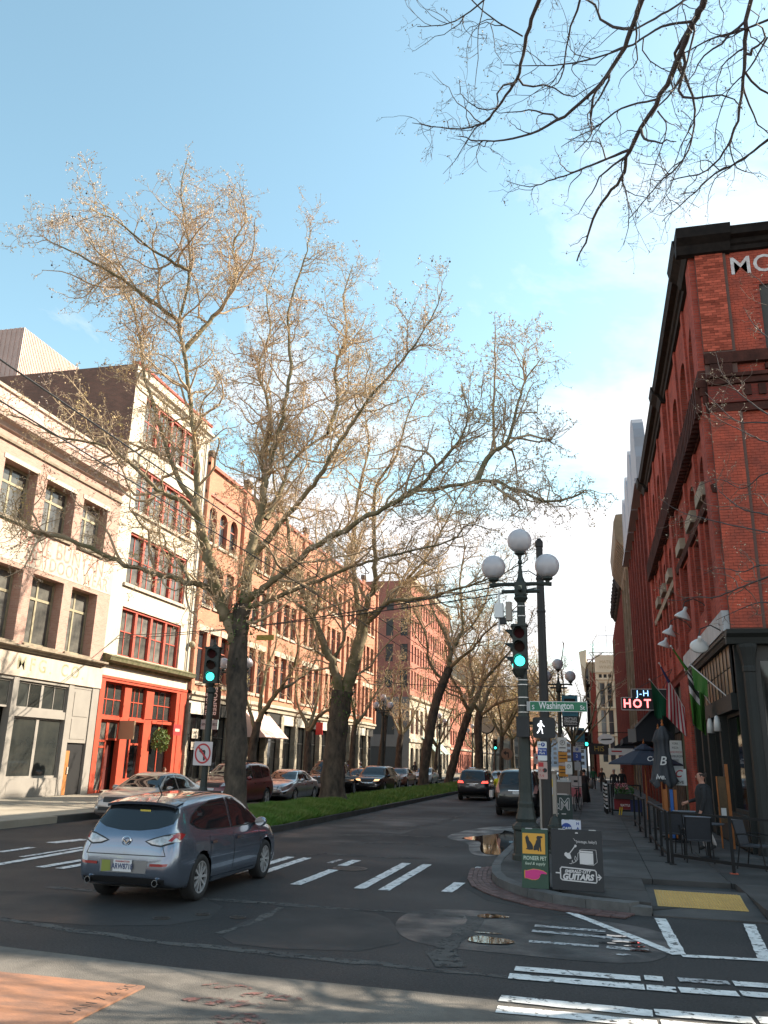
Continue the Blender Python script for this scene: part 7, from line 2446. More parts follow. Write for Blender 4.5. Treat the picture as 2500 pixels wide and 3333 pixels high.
petg = mat('sign_forest_green', (.012, .055, .030), rough=.45, var=.3, vscale=3)
pets, fr = aframe('pet_shop_sign', 'green folding sign with yellow cat and dog panel and pink pointing hand', (-1.0, 14.6, .15), 0, .42, .88, petg)
c4 = lambda pts, x0, z0, s_: [((x - x0) * s_, (z0 - y) * s_) for x, y in pts]
q4 = lambda pts: c4(pts, 427, 1385, .000955)
flat(fr, q4([(222, 855), (600, 855), (600, 530), (222, 530)]), mat('panel_yellow', (.68, .33, .035), rough=.5), -.0155, 'yellow_panel')
catp = [(270, 600), (305, 560), (315, 585), (330, 600), (335, 640), (370, 680), (395, 720), (402, 760), (400, 785), (380, 792), (330, 795), (300, 785), (280, 790), (280, 775), (300, 770), (295, 720), (280, 670), (275, 630)]
dogp = [(455, 600), (475, 570), (540, 570), (563, 580), (555, 600), (530, 605), (535, 640), (530, 700), (535, 760), (540, 810), (520, 815), (515, 780), (505, 740), (500, 800), (485, 815), (470, 790), (420, 800), (405, 790), (412, 740), (440, 690), (450, 650), (470, 620)]
handp = [(262, 1115), (290, 1120), (400, 1093), (480, 1098), (560, 1113), (617, 1145), (610, 1162), (560, 1158), (525, 1158), (520, 1178), (500, 1183), (508, 1203), (490, 1218), (480, 1233), (440, 1248), (380, 1252), (300, 1233), (262, 1235)]
flat(fr, q4(catp), ink, -.0185, 'cat_silhouette')
flat(fr, q4(dogp), ink, -.0185, 'dog_silhouette')
yel_o = MATS['panel_yellow']
hc = (430, 1172)
flat(fr, q4([(hc[0] + (x - hc[0]) * 1.045 - 3, hc[1] + (y - hc[1]) * 1.1) for x, y in handp]), yel_o, -.0145, 'hand_outline')
flat(fr, q4(handp), mat('hot_pink', (.62, .025, .20), rough=.5), -.0185, 'pointing_hand')
flat(fr, q4([(246, 1130), (258, 1115), (258, 1235), (246, 1212)]), yel_o, -.0185, 'cuff')
palet = mat('pale_green_letter', (.55, .62, .50), rough=.5)
text('PIONEER PET', .082, palet, fr, (0, -.0145, .44), bold=.001, xs=.76)
text('feed & supply', .062, palet, fr, (0, -.0145, .362), shear=.25, xs=.95)

chalk = mat('blackboard', (.018, .018, .021), rough=.6, var=.3, vscale=4, col2=(.03, .03, .033))
chalkw = mat('chalk_white', (.62, .58, .57), rough=.7)
gts, fr = aframe('guitar_shop_sign', 'large black folding sign with white amplifier drawing and Guitars lettering', (-.34, 14.62, .15), R_(1.0), .80, .89, chalk)
g4 = lambda pts: c4(pts, 1085, 1415, .00096)
flat(fr, g4([(1130, 1010), (1345, 1010), (1345, 838), (1130, 832)]), chalkw, -.0155, 'amplifier_front')
flat(fr, g4([(1132, 826), (1343, 832), (1343, 808), (1134, 802)]), chalkw, -.0155, 'amplifier_panel')


def line(parent, pts, w_, m_, y=-.0155, nm='drawn_line', closed=False):
 mb = MB()
 P = [Vector(p) for p in pts]
 if closed:
  P.append(P[0])
 for a, b in zip(P[:-1], P[1:]):
  d = (b - a).normalized()
  n = Vector((-d.y, d.x)) * w_ / 2
  e = d * w_ * .4
  mb.prism([tuple(a - n - e), tuple(b - n + e), tuple(b + n + e), tuple(a + n - e)], y, y + .003, 'y')
 return mb.obj(nm, m_, parent)


line(fr, g4([(1128, 800), (1160, 782), (1395, 785), (1408, 970), (1345, 1022), (1130, 1005)]), .005, chalkw, closed=True, nm='amplifier_outline')
line(fr, g4([(1345, 838), (1345, 1020)]), .004, chalkw)
line(fr, g4([(1140, 815), (1100, 850), (1095, 940), (1065, 975), (1045, 940), (1055, 890), (1075, 920), (1060, 975), (1020, 1000), (1005, 955), (1000, 1010), (960, 1010)]), .006, chalkw, nm='cord')
flat(fr, g4([(880, 860), (905, 835), (935, 850), (955, 845), (975, 860), (985, 890), (995, 930), (965, 940), (930, 930), (905, 905), (885, 890)]), chalkw, -.0155, 'guitar_body')
line(fr, g4([(950, 870), (1010, 800), (1055, 740)]), .014, chalkw, nm='guitar_neck')
flat(fr, g4([(1045, 735), (1060, 712), (1085, 722), (1080, 750), (1058, 758)]), chalkw, -.0155, 'guitar_head')
line(fr, g4([(1035, 620), (1060, 640), (1050, 650), (1085, 655), (1080, 670)]), .004, chalkw)
text('(vintage, baby!)', .058, chalkw, fr, (.155, -.0145, .718), xs=.92)
line(fr, g4([(830, 1068), (1360, 1095), (1383, 1120), (1388, 1262), (1370, 1285), (840, 1262), (810, 1240), (808, 1095)]), .018, chalkw, closed=True, nm='arrow_box')
line(fr, g4([(738, 1158), (806, 1160)]), .018, chalkw, nm='arrow_tail')
line(fr, g4([(1388, 1195), (1455, 1198)]), .02, chalkw, nm='arrow_shaft')
line(fr, g4([(1420, 1160), (1460, 1198), (1422, 1238)]), .016, chalkw, nm='arrow_head')
text('EMERALD CITY', .06, chalkw, fr, (.0, -.0145, .275), bold=.0025, shear=.25, xs=.98)
text('GUITARS', .118, chalkw, fr, (.0, -.0145, .195), bold=.006, shear=.22, xs=1.0)
flat(fr, [(-.02, .84), (.03, .84), (.025, .855), (-.005, .86)], chalkw, -.0155, 'handle_slot')

jmg = mat('chalkboard_green', (.026, .045, .040), rough=.6, var=.4, vscale=4)
jm, fr = aframe('cafe_sign', 'dark green folding sign with outlined white J and M letters', (-.98, 22.5, .15), R_(2), .78, 1.16, jmg, 6)
for (s_, x) in (('J', -.24), ('&', -.03), ('M', .2)):
 text(s_, .40 if s_ != '&' else .3, chalkw, fr, (x, -.0145, .93), bold=.010, xs=.9)
 text(s_, .40 if s_ != '&' else .3, jmg, fr, (x, -.0175, .93), bold=-.004, xs=.9)
for x in (-.2, -.06, .12):
 flat(fr, [(x, .70), (x + .11, .70), (x + .11, .72), (x, .72)], chalkw, -.0155, 'print_line')
flat(fr, [(.0, .35), (.08, .45), (.02, .52)], chalkw, -.0155, 'arrow')
cf, fr = aframe('white_cafe_sign', 'white folding sign with round blue cafe emblem and vertical letters', (-.58, 20.6, .15), R_(-2), .42, .68, mat('cold_white_board', (.62, .62, .70), rough=.5), 6)
flat(fr, circ(-.1, .5, .12, 24, .12), signblue, -.0155, 'emblem')
text('CAFE', .085, refl_white, fr, (-.1, -.0195, .5), bold=.002, shear=.2)
flat(fr, [(-.19, .33), (.02, .33), (.02, .355), (-.19, .355)], signblue, -.0155, 'blue_bar')
for i, ch in enumerate('HAPP'):
 text(ch, .085, signblue, fr, (.15, -.0145, .61 - i * .1), bold=.003)
# fire hydrant
hy = thing('fire_hydrant', 'dark iron fire hydrant between the folding signs', 'fire hydrant', (-.92, 20.0, .15))
MB().lathe([(.17, 0), (.17, .05), (.12, .06), (.12, .5), (.16, .52), (.16, .58), (.13, .6), (.12, .66), (.09, .74), (.04, .78), (.03, .83)], 16).obj('barrel', postg, hy)
MB().tube([(-.22, 0, .46), (.22, 0, .46)], .06, 10).obj('side_outlet', iron, hy)
MB().tube([(0, 0, .44), (0, -.2, .44)], .075, 10).obj('front_outlet', postg, hy)
MB().box(-.235, -.2, -.05, .05, .41, .51).obj('outlet_cap', galv, hy)

# ---------------------------------------------------------------- farther right pavement
lamp2 = globe_lamp((-1.58, 43.2, .15), 'second globe lamp post along the near pavement, with banner', group='three-globe street lamps')
lamp3 = globe_lamp((-1.55, 66.0, .15), 'third globe lamp post along the near pavement')
bluec = mat('banner_blue', (.055, .20, .27), rough=.8, var=.4, vscale=2)
for i, (x, y, z0_, lab) in enumerate([(-1.45, 43.2, 3.85, 'blue and black street banner on the second lamp post'), (-1.4, 66.0, 3.2, 'smaller blue and black street banner on the third lamp post')]):
 t = thing('street_banner', lab, 'banner', (x, y, 0), group='neighbourhood banners')
 MB().box(0, .78, -.01, .01, z0_ + .5, z0_ + 1.5).obj('upper_cloth', bluec, t)
 MB().box(0, .80, -.012, .012, z0_, z0_ + .498).obj('lower_cloth', ink, t)
 MB().box(.12, .66, -.014, .014, z0_ + .95, z0_ + 1.36).obj('dark_window', MATS['banner_black'], t)
 text("SEATTLE'S", .15, refl_white, t, (.4, -.0155, z0_ + .38), bold=.003, xs=.9)
 text('ORIGINAL', .16, refl_white, t, (.4, -.0155, z0_ + .24), bold=.003, xs=.9)
 text('NEIGHBORHOOD', .085, refl_white, t, (.4, -.0155, z0_ + .11), bold=.001, xs=.88)
 text('PIONEER SQUARE', .085, ink, t, (.4, -.0125, z0_ + .66), xs=.85)
 for z in (z0_ - .01, z0_ + 1.52):
  MB().bar((-.16, 0, z), (.82, 0, z), .025).obj('banner_arm', postg, t)
ps1 = thing('parking_sign_post', 'post with white parking plate above two orange parking plates', 'parking sign', (-1.35, 39.0, .15), group='parking sign posts')
MB().tube([(0, .02, 0), (0, .02, 3.2)], .03, 6).obj('post', galv, ps1)
MB().box(-.2, .2, -.01, .0, 2.45, 3.05).obj('white_plate', refl_white, ps1)
flat(ps1, circ(0, 2.82, .11, 20), ink, -.0135, 'ring')
flat(ps1, circ(0, 2.82, .09, 20), refl_white, -.0165, 'disc')
text('P', .15, ink, ps1, (0, -.018, 2.815), bold=.003)
flat(ps1, [(-.14, 2.58), (.14, 2.58), (.14, 2.62), (-.14, 2.62)], ink, -.0135, 'print_line')
for z, lines in ((1.98, (0, 1)), (1.38, (0, 1))):
 MB().box(-.2, .2, -.01, .0, z, z + .44).obj('orange_plate', signorange, ps1)
 for k, s_ in enumerate(lines):
  flat(ps1, [(-.15, z + .28 - k * .14), (.15, z + .28 - k * .14), (.15, z + .32 - k * .14), (-.15, z + .32 - k * .14)], ink, -.0135, 'print_line')
MB().box(-.2, .2, -.01, .0, 1.84, 1.96).obj('thin_plate', mat('pinkish_plate', (.55, .45, .43), rough=.6), ps1)
MB().box(-.16, .16, -.02, .0, 1.22, 1.32).obj('lower_plate', refl_white, ps1)
ps2 = thing('zone_sign_post', 'post with blue two-hour parking plate farther along the pavement', 'parking sign', (-.75, 40.5, .15), group='parking sign posts')
MB().tube([(0, .02, 0), (0, .02, 2.75)], .03, 6).obj('post', galv, ps2)
MB().box(-.18, .18, -.01, .0, 2.45, 2.7).obj('white_plate', mat('grey_plate', (.42, .42, .44), rough=.5), ps2)
flat(ps2, circ(0, 2.58, .07, 16), signblue, -.0135, 'parking_disc')
text('P', .09, refl_white, ps2, (0, -.015, 2.58))
MB().box(-.18, .18, -.01, .0, 2.08, 2.44).obj('blue_plate', signblue, ps2)
text('2', .2, refl_white, ps2, (-.02, -.0115, 2.28))
MB().box(-.14, .14, -.01, .0, 1.65, 2.02).obj('lower_plate', mat('grey_plate2', (.38, .38, .40), rough=.5), ps2)
ps3 = thing('small_parking_post', 'short post with small white parking plate', 'parking sign', (-1.05, 37.0, .15), group='parking sign posts')
MB().tube([(0, .02, 0), (0, .02, 2.0)], .025, 6).obj('post', galv, ps3)
MB().box(-.14, .14, -.01, .0, 1.5, 2.0).obj('white_plate', refl_white, ps3)
flat(ps3, circ(0, 1.82, .08, 16), ink, -.0135, 'ring')
flat(ps3, circ(0, 1.82, .062, 16), refl_white, -.0165, 'disc')
text('P', .1, ink, ps3, (0, -.018, 1.82))
mx = thing('mix_sign', 'white board with grey MIX lettering on the near pavement', 'sign', (-1.25, 30.0, .15))
MB().box(-.3, .3, -.02, .02, .35, .95).obj('board', mat('pinkish_white', (.55, .47, .45), rough=.6), mx)
text('MIX', .26, mat('grey_ink', (.25, .23, .22), rough=.6), mx, (0, -.0225, .72), bold=.002)
for x in (-.25, .25):
 MB().bar((x, 0, 0), (x, 0, .36), .03).obj('leg', galv, mx)
pk = thing('pink_poster_board', 'pink and white poster board standing by the walking woman', 'sign', (-.95, 44.5, .15))
MB().box(-.28, .28, -.02, .02, 0, 1.35).obj('board', mat('poster_white', (.55, .5, .5), rough=.6), pk)
MB().box(-.26, .26, -.025, -.021, .35, .8).obj('pink_field', mat('poster_pink', (.55, .16, .19), rough=.6), pk)
flat(pk, [(-.1, 1.05), (.1, 1.05), (.1, 1.15), (-.1, 1.15)], ink, -.0235, 'print_line')
gb = thing('grey_utility_box', 'grey utility cabinet on the near pavement behind the MIX board', 'cabinet', (-1.2, 33.5, .15))
MB().box(-.3, .3, 0, .4, 0, 1.25, .03).obj('case', mat('taupe_metal', (.16, .13, .115), rough=.6), gb)
MB().box(-.33, .33, -.03, .43, 1.25, 1.32).obj('lid', galv, gb)

# signals and lamps across the street
lsp = thing('median_signal_post', 'dark green signal post on the median tip beside the nearest tree', 'traffic light', (-11.28, 23.7, .15), group='traffic signals at the crossing')
MB().lathe([(.3, .0), (.3, .55), (.27, .6), (.27, .85), (.14, .9), (.10, 1.0), (.095, 3.7), (.14, 3.75), (.14, 3.82), (.1, 3.9)], 14).obj('post', postg, lsp)
signal_head(lsp, (-.02, -.12, 4.02), R_(8), .46, 1.05)
MB().lathe([(.16, 5.12), (.05, 5.2), (.01, 5.45)], 8).obj('finial', postg, lsp)
nl = thing('no_left_turn_sign', 'white no-left-turn sign with red ring on the median signal post', 'traffic sign', (-11.3, 23.52, 0), R_(3))
MB().prism(rrect(-.29, .29, 1.76, 2.44, .03), -.006, .006, 'y').obj('plate', mat('pinkish_reflective', (.60, .53, .53), rough=.5), nl)
ring = MB()
for k in range(36):
 a0, a1 = 2 * PI * k / 36, 2 * PI * (k + 1) / 36
 ring.prism([(.25 * math.cos(a0), 2.1 + .29 * math.sin(a0)), (.25 * math.cos(a1), 2.1 + .29 * math.sin(a1)), (.205 * math.cos(a1), 2.1 + .24 * math.sin(a1)), (.205 * math.cos(a0), 2.1 + .24 * math.sin(a0))][::-1], -.012, -.0065, 'y')
ring.obj('red_ring', signred, nl)
flat(nl, [(.02, 1.9), (.08, 1.9), (.08, 2.16), (.05, 2.2), (-.03, 2.2), (-.03, 2.25), (-.13, 2.17), (-.03, 2.09), (-.03, 2.14), (.02, 2.14)], ink, -.0085, 'arrow')
flat(nl, [(-.17, 2.27), (-.13, 2.31), (.17, 1.93), (.13, 1.89)], signred, -.0135, 'red_slash')
for i, (x, y, lab) in enumerate([(-16.3, 36.6, 'globe lamp post half hidden by the nearest trunk'), (-16.3, 66.0, 'globe lamp post on the far pavement by the second trunk'), (-16.3, 92.0, 'globe lamp post at the far corner of the orange block'),
        (-16.3, 118.0, 'globe lamp post by the street clock')]):
 globe_lamp((x, y, .2), lab, tall=.98)
for i, (x, y, lab) in enumerate([(-12.0, 108.0, 'far green traffic signal by the street clock'), (-8.0, 134.0, 'far green traffic signal over the avenue'), (-6.0, 122.0, 'farther small green signal beside the no-left-turn sign'), (-.6, 78, 'far green signal on the near pavement')]):
 t = thing('far_traffic_signal', lab, 'traffic light', (x, y, 0), group='green signals down the avenue')
 MB().lathe([(.2, 0), (.2, .8), (.09, 1.0), (.08, 4.2)], 8).obj('post', postg, t)
 signal_head(t, (0, -.12, 3.6), 0, .5, 1.2)
ck = thing('street_clock', 'round white street clock on a dark post at the far corner', 'clock', (-12.6, 104, 0))
MB().lathe([(.35, 0), (.35, .6), (.15, .9), (.11, 5.4)], 10).obj('post', postg, ck)
MB().prism(circ(0, 6.4, 1.05, 28), -.2, .2, 'y').obj('case', postg, ck)
MB().prism(circ(0, 6.4, .9, 28), -.23, -.2, 'y').obj('dial', mat('clock_dial', (.55, .48, .40), rough=.5), ck)
for a, l in ((130, .6), (-60, .45)):
 MB().bar((0, -.25, 6.4), (l * math.sin(R_(a)), -.25, 6.4 + l * math.cos(R_(a))), .06).obj('hand', ink, ck)
MB().lathe([(.1, 7.4), (.05, 7.8), (.01, 8.1)], 8).obj('finial', postg, ck)
for i, (x, y, z, sh, lab) in enumerate([(-9.6, 98, 3.0, 'disc', 'far round no-left-turn sign on the median'), (-6.4, 104, 2.6, 'square', 'far pinkish square turn sign over the avenue')]):
 t = thing('far_turn_sign', lab, 'traffic sign', (x, y, 0), group='far turn signs')
 MB().tube([(0, .05, 0), (0, .05, z + .5)], .06, 6).obj('post', galv, t)
 MB().prism(rrect(-.6, .6, z - .6, z + .6, .1) if sh == 'square' else circ(0, z, .65, 20), -.03, .03, 'y').obj('plate', MATS['pinkish_reflective'] if sh == 'square' else mat('brown_disc', (.25, .15, .10), rough=.6), t)
 flat(t, [(.1, z - .4), (.22, z - .4), (.22, z + .2), (-.1, z + .2), (-.1, z + .38), (-.42, z + .12), (-.1, z - .14), (-.1, z + .04), (.1, z + .04)], signred if sh == 'square' else ink, -.036, 'arrow')

# overhead trolley and span wires
wire_m = mat('wire', (.02, .02, .022), rough=.6)
def wire(a, b, sag, r, label, grp):
 a, b = Vector(a), Vector(b)
 pts = []
 for i in range(25):
  t = i / 24
  p = a.lerp(b, t)
  p.z -= sag * 4 * t * (1 - t)
  pts.append(p)
 o = MB().tube(pts, r, 5).obj('overhead_wire', wire_m)
 tag(o, label, 'wire', grp)
wire((-23, 37.2, 7.75), (-1.13, 21.0, 6.35), .25, .018, 'upper span wire from the cream building to the tall pole', 'span wires over the crossing')
wire((-23, 37.0, 7.55), (-1.43, 18.4, 5.95), .25, .018, 'lower span wire from the cream building to the corner lamp post', 'span wires over the crossing')
wire((-6.45, 6, 5.9), (-6.45, 150, 5.9), 0, .011, 'trolley wire running down the avenue, left of the pair', 'trolley wires along the avenue')
wire((-5.75, 6, 5.9), (-5.75, 150, 5.9), 0, .011, 'trolley wire running down the avenue, right of the pair', 'trolley wires along the avenue')
wire((-16.3, 40, 6.6), (-1.58, 43.2, 5.9), .5, .016, 'thin span wire farther down between the lamp posts', 'span wires over the crossing')
tg_ = thing('wire_tag', 'small yellow clearance tag hanging on the span wire', 'tag', (0, 0, 0))
MB().box(-12.1, -11.4, 28.9, 28.92, 6.22, 6.42).obj('plate', mat('tag_yellow', (.4, .3, .06), rough=.6), tg_)

# ================================================================== bar terrace, flags, signs on the right
neon_r = mat('lit_red_neon', (.8, .2, .2), rough=.4, emit=(1.0, .17, .17), estr=1.5)
neon_b = mat('lit_blue_neon', (.3, .5, .8), rough=.4, emit=(.25, .55, 1.0), estr=1.6)
hs_ = thing('hotel_sign', 'projecting black hotel sign with red and blue neon letters', 'sign', (0, 38.0, 0))
MB().box(1.26, 3.42, -.1, .1, 4.36, 4.88).obj('lower_case', ink, hs_)
MB().box(1.70, 3.42, -.1, .1, 4.882, 5.24).obj('upper_case', ink, hs_)
edge_w = mat('sign_edge_white', (.55, .50, .50), rough=.5)
for a, b in [((1.26, 4.36), (3.42, 4.36)), ((1.26, 4.36), (1.26, 4.88)), ((1.26, 4.88), (1.70, 4.88)), ((1.70, 4.88), (1.70, 5.24)), ((1.70, 5.24), (3.42, 5.24))]:
 MB().bar((a[0], -.11, a[1]), (b[0], -.11, b[1]), .03).obj('edge_trim', edge_w, hs_)
for i, ch in enumerate('HOTEL'):
 text(ch, .50, neon_r, hs_, (1.50 + i * .42, -.115, 4.615), bold=.012, xs=.92)
text('J-H', .36, neon_b, hs_, (2.16, -.115, 5.05), spacing=1.15, bold=-.004)
for x in (1.9, 3.0):
 MB().tube([(x, 0, 5.24), (3.45, 0, 6.1)], .015, 5).obj('stay', iron, hs_)

# flags
def flag(name, label, tip, base, hoist, drop, cols, mats, idx, seed, fold=.07, lean=(0, 0), s0=.97, sq=-.15):
 """pole from base on the wall out to its tip; cloth hangs from the outer part of the pole"""
 t = thing(name, label, 'flag', base, group='flags on the bar front')
 b, p = Vector((0, 0, 0)), Vector(tip) - Vector(base)
 MB().tube([b, p], .016, 7).obj('pole', mat('flag_pole_white', (.55, .54, .53), rough=.4), t)
 MB().sphere(p, .035, 8, 6).obj('finial', MATS['flag_pole_white'], t)
 r = random.Random(seed)
 nv = 14
 mb = MB()
 grid = []
 for j in range(nv + 1):
  row = []
  v = j / nv
  for i in range(cols + 1):
   u = i / cols
   top = p * (s0 - hoist * u)
   q = top + Vector((lean[0] * v, lean[1] * v, -drop * v * (1 - .25 * u)))
   squeeze = 1 + sq * v
   q.x = q.x * squeeze + (p.x * (s0 - hoist * .5)) * (1 - squeeze)
   q.y += fold * math.sin(u * 11 + v * 2.2 + seed) * (.3 + v)
   row.append(q)
  grid.append(row)
 for j in range(nv):
  for i in range(cols):
   mb.cm = idx(i / cols, j / nv)
   mb.poly([grid[j][i], grid[j][i + 1], grid[j + 1][i + 1], grid[j + 1][i]])
 mb.obj('cloth', mats, t)
 return t


flr, flw, flb = mat('flag_red', (.36, .03, .045), rough=.8), mat('flag_white', (.55, .50, .50), rough=.8), mat('flag_navy', (.02, .03, .10), rough=.8)
flag('striped_flag', 'red and white striped national flag hanging from a slanting pole', (2.52, 32.6, 5.75), (3.43, 33.0, 3.92), 0.7, 1.45, 13, [flr, flw, flb], lambda u, v: int(u * 13) % 2, 1, .05, s0=.74, sq=.35)
MB().tube([(2.57, 32.62, 5.62), (2.84, 32.74, 5.06)], [.03, .06], 8).obj('furled_cloth', flb, bpy.data.objects['striped_flag'], loc=(-3.43, -33.0, -3.92))
flg, flk = mat('flag_lime', (.035, .13, .012), rough=.8), mat('flag_black', (.02, .022, .02), rough=.8)
flag('lime_flag', 'lime green flag with black and white band on the near slanting pole', (2.38, 26.0, 5.5), (3.43, 26.4, 3.8), .42, 1.55, 9, [flg, flw, flk], lambda u, v: (1 if int(v * 20) % 2 else 2) if (u < .6 and v < .4) else 0, 2, s0=.6)
MB().tube([(2.43, 26.02, 5.42), (2.8, 26.16, 4.82)], [.02, .05], 8).obj('furled_cloth', flg, bpy.data.objects['lime_flag'], loc=(-3.43, -26.4, -3.8))
flag('green_flag', 'short green flag on the slanting pole nearest the corner', (2.72, 24.6, 4.80), (3.43, 23.2, 3.8), .45, .62, 8, [mat('flag_green', (.03, .13, .02), rough=.8)], lambda u, v: 0, 3)
flag('dark_green_flag', 'dark green state flag drooping in front of the hotel sign', (2.27, 34.6, 5.34), (3.43, 35.4, 3.9), .75, 1.35, 10, [mat('flag_deep_green', (.008, .12, .055), rough=.8), flk], lambda u, v: 0 if u + v < 1.1 else 1, 4, .05)

# gooseneck lamps
enam = mat('white_enamel', (.60, .59, .58), rough=.3)
for i, (x, y, z, lab) in enumerate([(2.75, 22.4, 5.10, 'white gooseneck lamp nearest the corner, its shade facing out'), (2.75, 32.3, 6.45, 'white gooseneck lamp farthest along the bar front'), (2.75, 30.0, 6.55, 'white gooseneck lamp above the striped flag'),
         (2.75, 25.4, 6.36, 'white gooseneck lamp highest on the brick wall')]):
 t = thing('gooseneck_lamp', lab, 'lamp', (x, y, z), group='gooseneck lamps on the brick wall')
 sh = link('shade', None, t, (0, 0, 0), (R_(52) if i == 0 else R_(8), R_(20 if i else 0), 0))
 MB().lathe([(.235, -.14), (.225, -.10), (.17, -.02), (.09, .06), (.055, .1), (.05, .2), (.03, .22)], 18).obj('reflector', enam, sh, smooth=True)
 MB().lathe([(.02, .02), (.228, -.135), (.235, -.14)], 18).obj('inner_cone', enam, sh)
 MB().sphere((0, 0, -.08), .06, 10, 8).obj('bulb', globe_m, sh)
 MB().tube([(0, 0, .2), (.05, 0, .36), (.3, 0, .45), (.55, 0, .3), (.7, 0, .1)], .018, 6).obj('arm', iron, t)

# black awning
aw2 = thing('black_awning', 'boxy dark navy awning under the hotel sign with pale end panel', 'awning', (0, 38.4, 0))
navy = mat('navy_canvas', (.016, .019, .028), rough=.8)
MB().prism([(1.85, 3.1), (3.44, 3.1), (3.44, 4.9), (3.0, 4.9), (1.85, 3.68)], .8, 5.6, 'y').obj('canopy', navy, aw2)
MB().box(1.50, 1.84, .78, .82, 3.05, 3.62).obj('end_panel', mat('pale_grey_canvas', (.22, .21, .21), rough=.8), aw2)
MB().bar((1.8, .76, 3.7), (2.75, .76, 4.62), .07).obj('slope_trim', MATS['pale_grey_canvas'], aw2)
# food sign on the green panel
ys = thing('food_menu_sign', 'white menu board listing pizza and sandwiches on the green panel', 'sign', (3.3, 35.4, 0))
MB().box(-.44, .06, -.02, .02, 1.95, 3.05).obj('board', refl_white, ys)
for i, s_ in enumerate(['YORK', 'PIZZA', 'SANDWICH', 'HAMBURGER', 'FRIES', 'CHIPS']):
 text(s_, .11, ink if s_ != 'SANDWICH' else signred, ys, (-.19, -.0225, 2.93 - i * .16), xs=.8)
for i, (x, y) in enumerate([(3.2, 25.3), (3.2, 23.9)]):
 t = thing('pendant_lamp', ['white tapered pendant lamp left of the bar window', 'white tapered pendant lamp in front of the bar window'][i], 'lamp', (x, y, 0), group='pendant lamps of the bar')
 MB().lathe([(.10, 2.98), (.085, 3.2), (.05, 3.36), (.02, 3.38)], 14).obj('shade', enam, t, smooth=True)
 MB().tube([(0, 0, 3.37), (0, 0, 3.45)], .008, 5).obj('cord', ink, t)
of = thing('orange_menu_frame', 'orange wooden menu easel by the bar door', 'menu board', (3.12, 23.2, .15))
wood_o = mat('orange_wood', (.42, .13, .025), rough=.5, var=.4, vscale=5)
MB().bar((.1, 0, 2.0), (.12, 0, .0), .07).obj('frame_post', wood_o, of)
MB().box(-.12, .08, .0, .03, .6, 1.7).obj('menu_panel', mat('brown_menu', (.12, .07, .03), rough=.6, var=.6, vscale=6), of)
MB().box(-.1, .02, -.005, .0, .75, .95).obj('notice', refl_white, of)
MB().bar((-.14, .05, 1.7), (-.12, .1, .0), .03).obj('frame_post', wood_o, of)

# terrace railing
rail_m = mat('black_railing', (.010, .010, .011), rough=.6, spec=.25)
def railing(label, posts, hh=1.0, low=.16, redfoot=None):
 t = thing('terrace_railing', label, 'railing', (posts[0][0], posts[0][1], .15), group='black terrace railings')
 o = Vector(posts[0]).to_3d()
 for i, p in enumerate(posts):
  q = Vector(p).to_3d() - o
  MB().box(q.x - .028, q.x + .028, q.y - .028, q.y + .028, 0, hh + .02).obj('post', rail_m, t)
  MB().box(q.x - .07, q.x + .07, q.y - .07, q.y + .07, 0, .012).obj('foot_plate', rail_m if i != redfoot else mat('orange_paint_mark', (.5, .08, .03), rough=.6), t)
 for a, b in zip(posts[:-1], posts[1:]):
  a_, b_2 = Vector(a).to_3d() - o, Vector(b).to_3d() - o
  for z, w_ in ((hh, .045), (low, .03), (low + .03, .03)):
   MB().bar(a_ + Vector((0, 0, z)), b_2 + Vector((0, 0, z)), w_).obj('rail', rail_m, t)
railing('black terrace railing along the cross street side of the bar', [(4.6, 16.4), (3.5, 17.1), (2.46, 17.9), (1.46, 19.05)], redfoot=2)
railing('black terrace railing running along the pavement from the corner post', [(1.40, 19.3), (1.37, 20.6), (1.35, 22.1), (1.33, 24.0)])
railing('black terrace railing section by the closed umbrellas', [(1.30, 25.6), (1.26, 27.8), (1.22, 30.2)])
railing('farther black terrace railing with the flower box', [(1.75, 36.4), (.62, 36.4), (.55, 38.5), (.5, 41.0)], 1.15)
for i, y in enumerate((37.0, 37.8, 38.6)):
 t = thing('stickered_post', 'sticker-covered black post, %s of three by the far railing' % ('nearest', 'middle', 'farthest')[i], 'post', (.42 - .03 * i, y, .15), group='stickered posts')
 MB().lathe([(.05, 0), (.05, 1.25), (.055, 1.27), (.03, 1.32)], 10).obj('pole', rail_m, t)
 for k in range(7):
  z = .2 + k * .15
  MB().box(-.045, .045, -.058, -.052, z, z + random.uniform(.05, .11)).obj('sticker', [refl_white, galv, MATS['pinkish_plate']][k % 3], t)

# chairs and tables
meshm = mat('dark_mesh_fabric', (.030, .033, .042), rough=.7, var=.3, vscale=20)
def make_chair(label, loc, rz):
 t = thing('terrace_chair', label, 'chair', loc, rz, 'black terrace chairs')
 st = MB().box(-.24, .24, -.22, .22, .42, .45).obj('seat', meshm, t)
 bk = MB().faces([(-.24, .22, .46), (.24, .22, .46), (.25, .32, .90), (-.25, .32, .90), (-.24, .235, .46), (.24, .235, .46), (.25, .335, .90), (-.25, .335, .90)],
     [(0, 1, 2, 3), (7, 6, 5, 4), (0, 4, 5, 1), (3, 2, 6, 7)]).obj('backrest', meshm, t)
 for s_ in (-1, 1):
  MB().tube([(s_ * .26, .34, .91), (s_ * .25, .22, .44), (s_ * .27, .3, 0)], .014, 6).obj('leg', rail_m, t)
  MB().tube([(s_ * .27, -.26, 0), (s_ * .25, -.2, .44), (s_ * .28, -.2, .62), (s_ * .28, .1, .66), (s_ * .26, .27, .64)], .014, 6).obj('leg', rail_m, t)
 MB().tube([(-.26, .34, .91), (.26, .34, .91)], .016, 6).obj('top_rail', mat('worn_steel', (.22, .22, .24), rough=.35, metal=.6), t)
 return t
make_chair('black mesh terrace chair with its back to the viewer inside the railing', (2.05, 19.75, .15), PI)
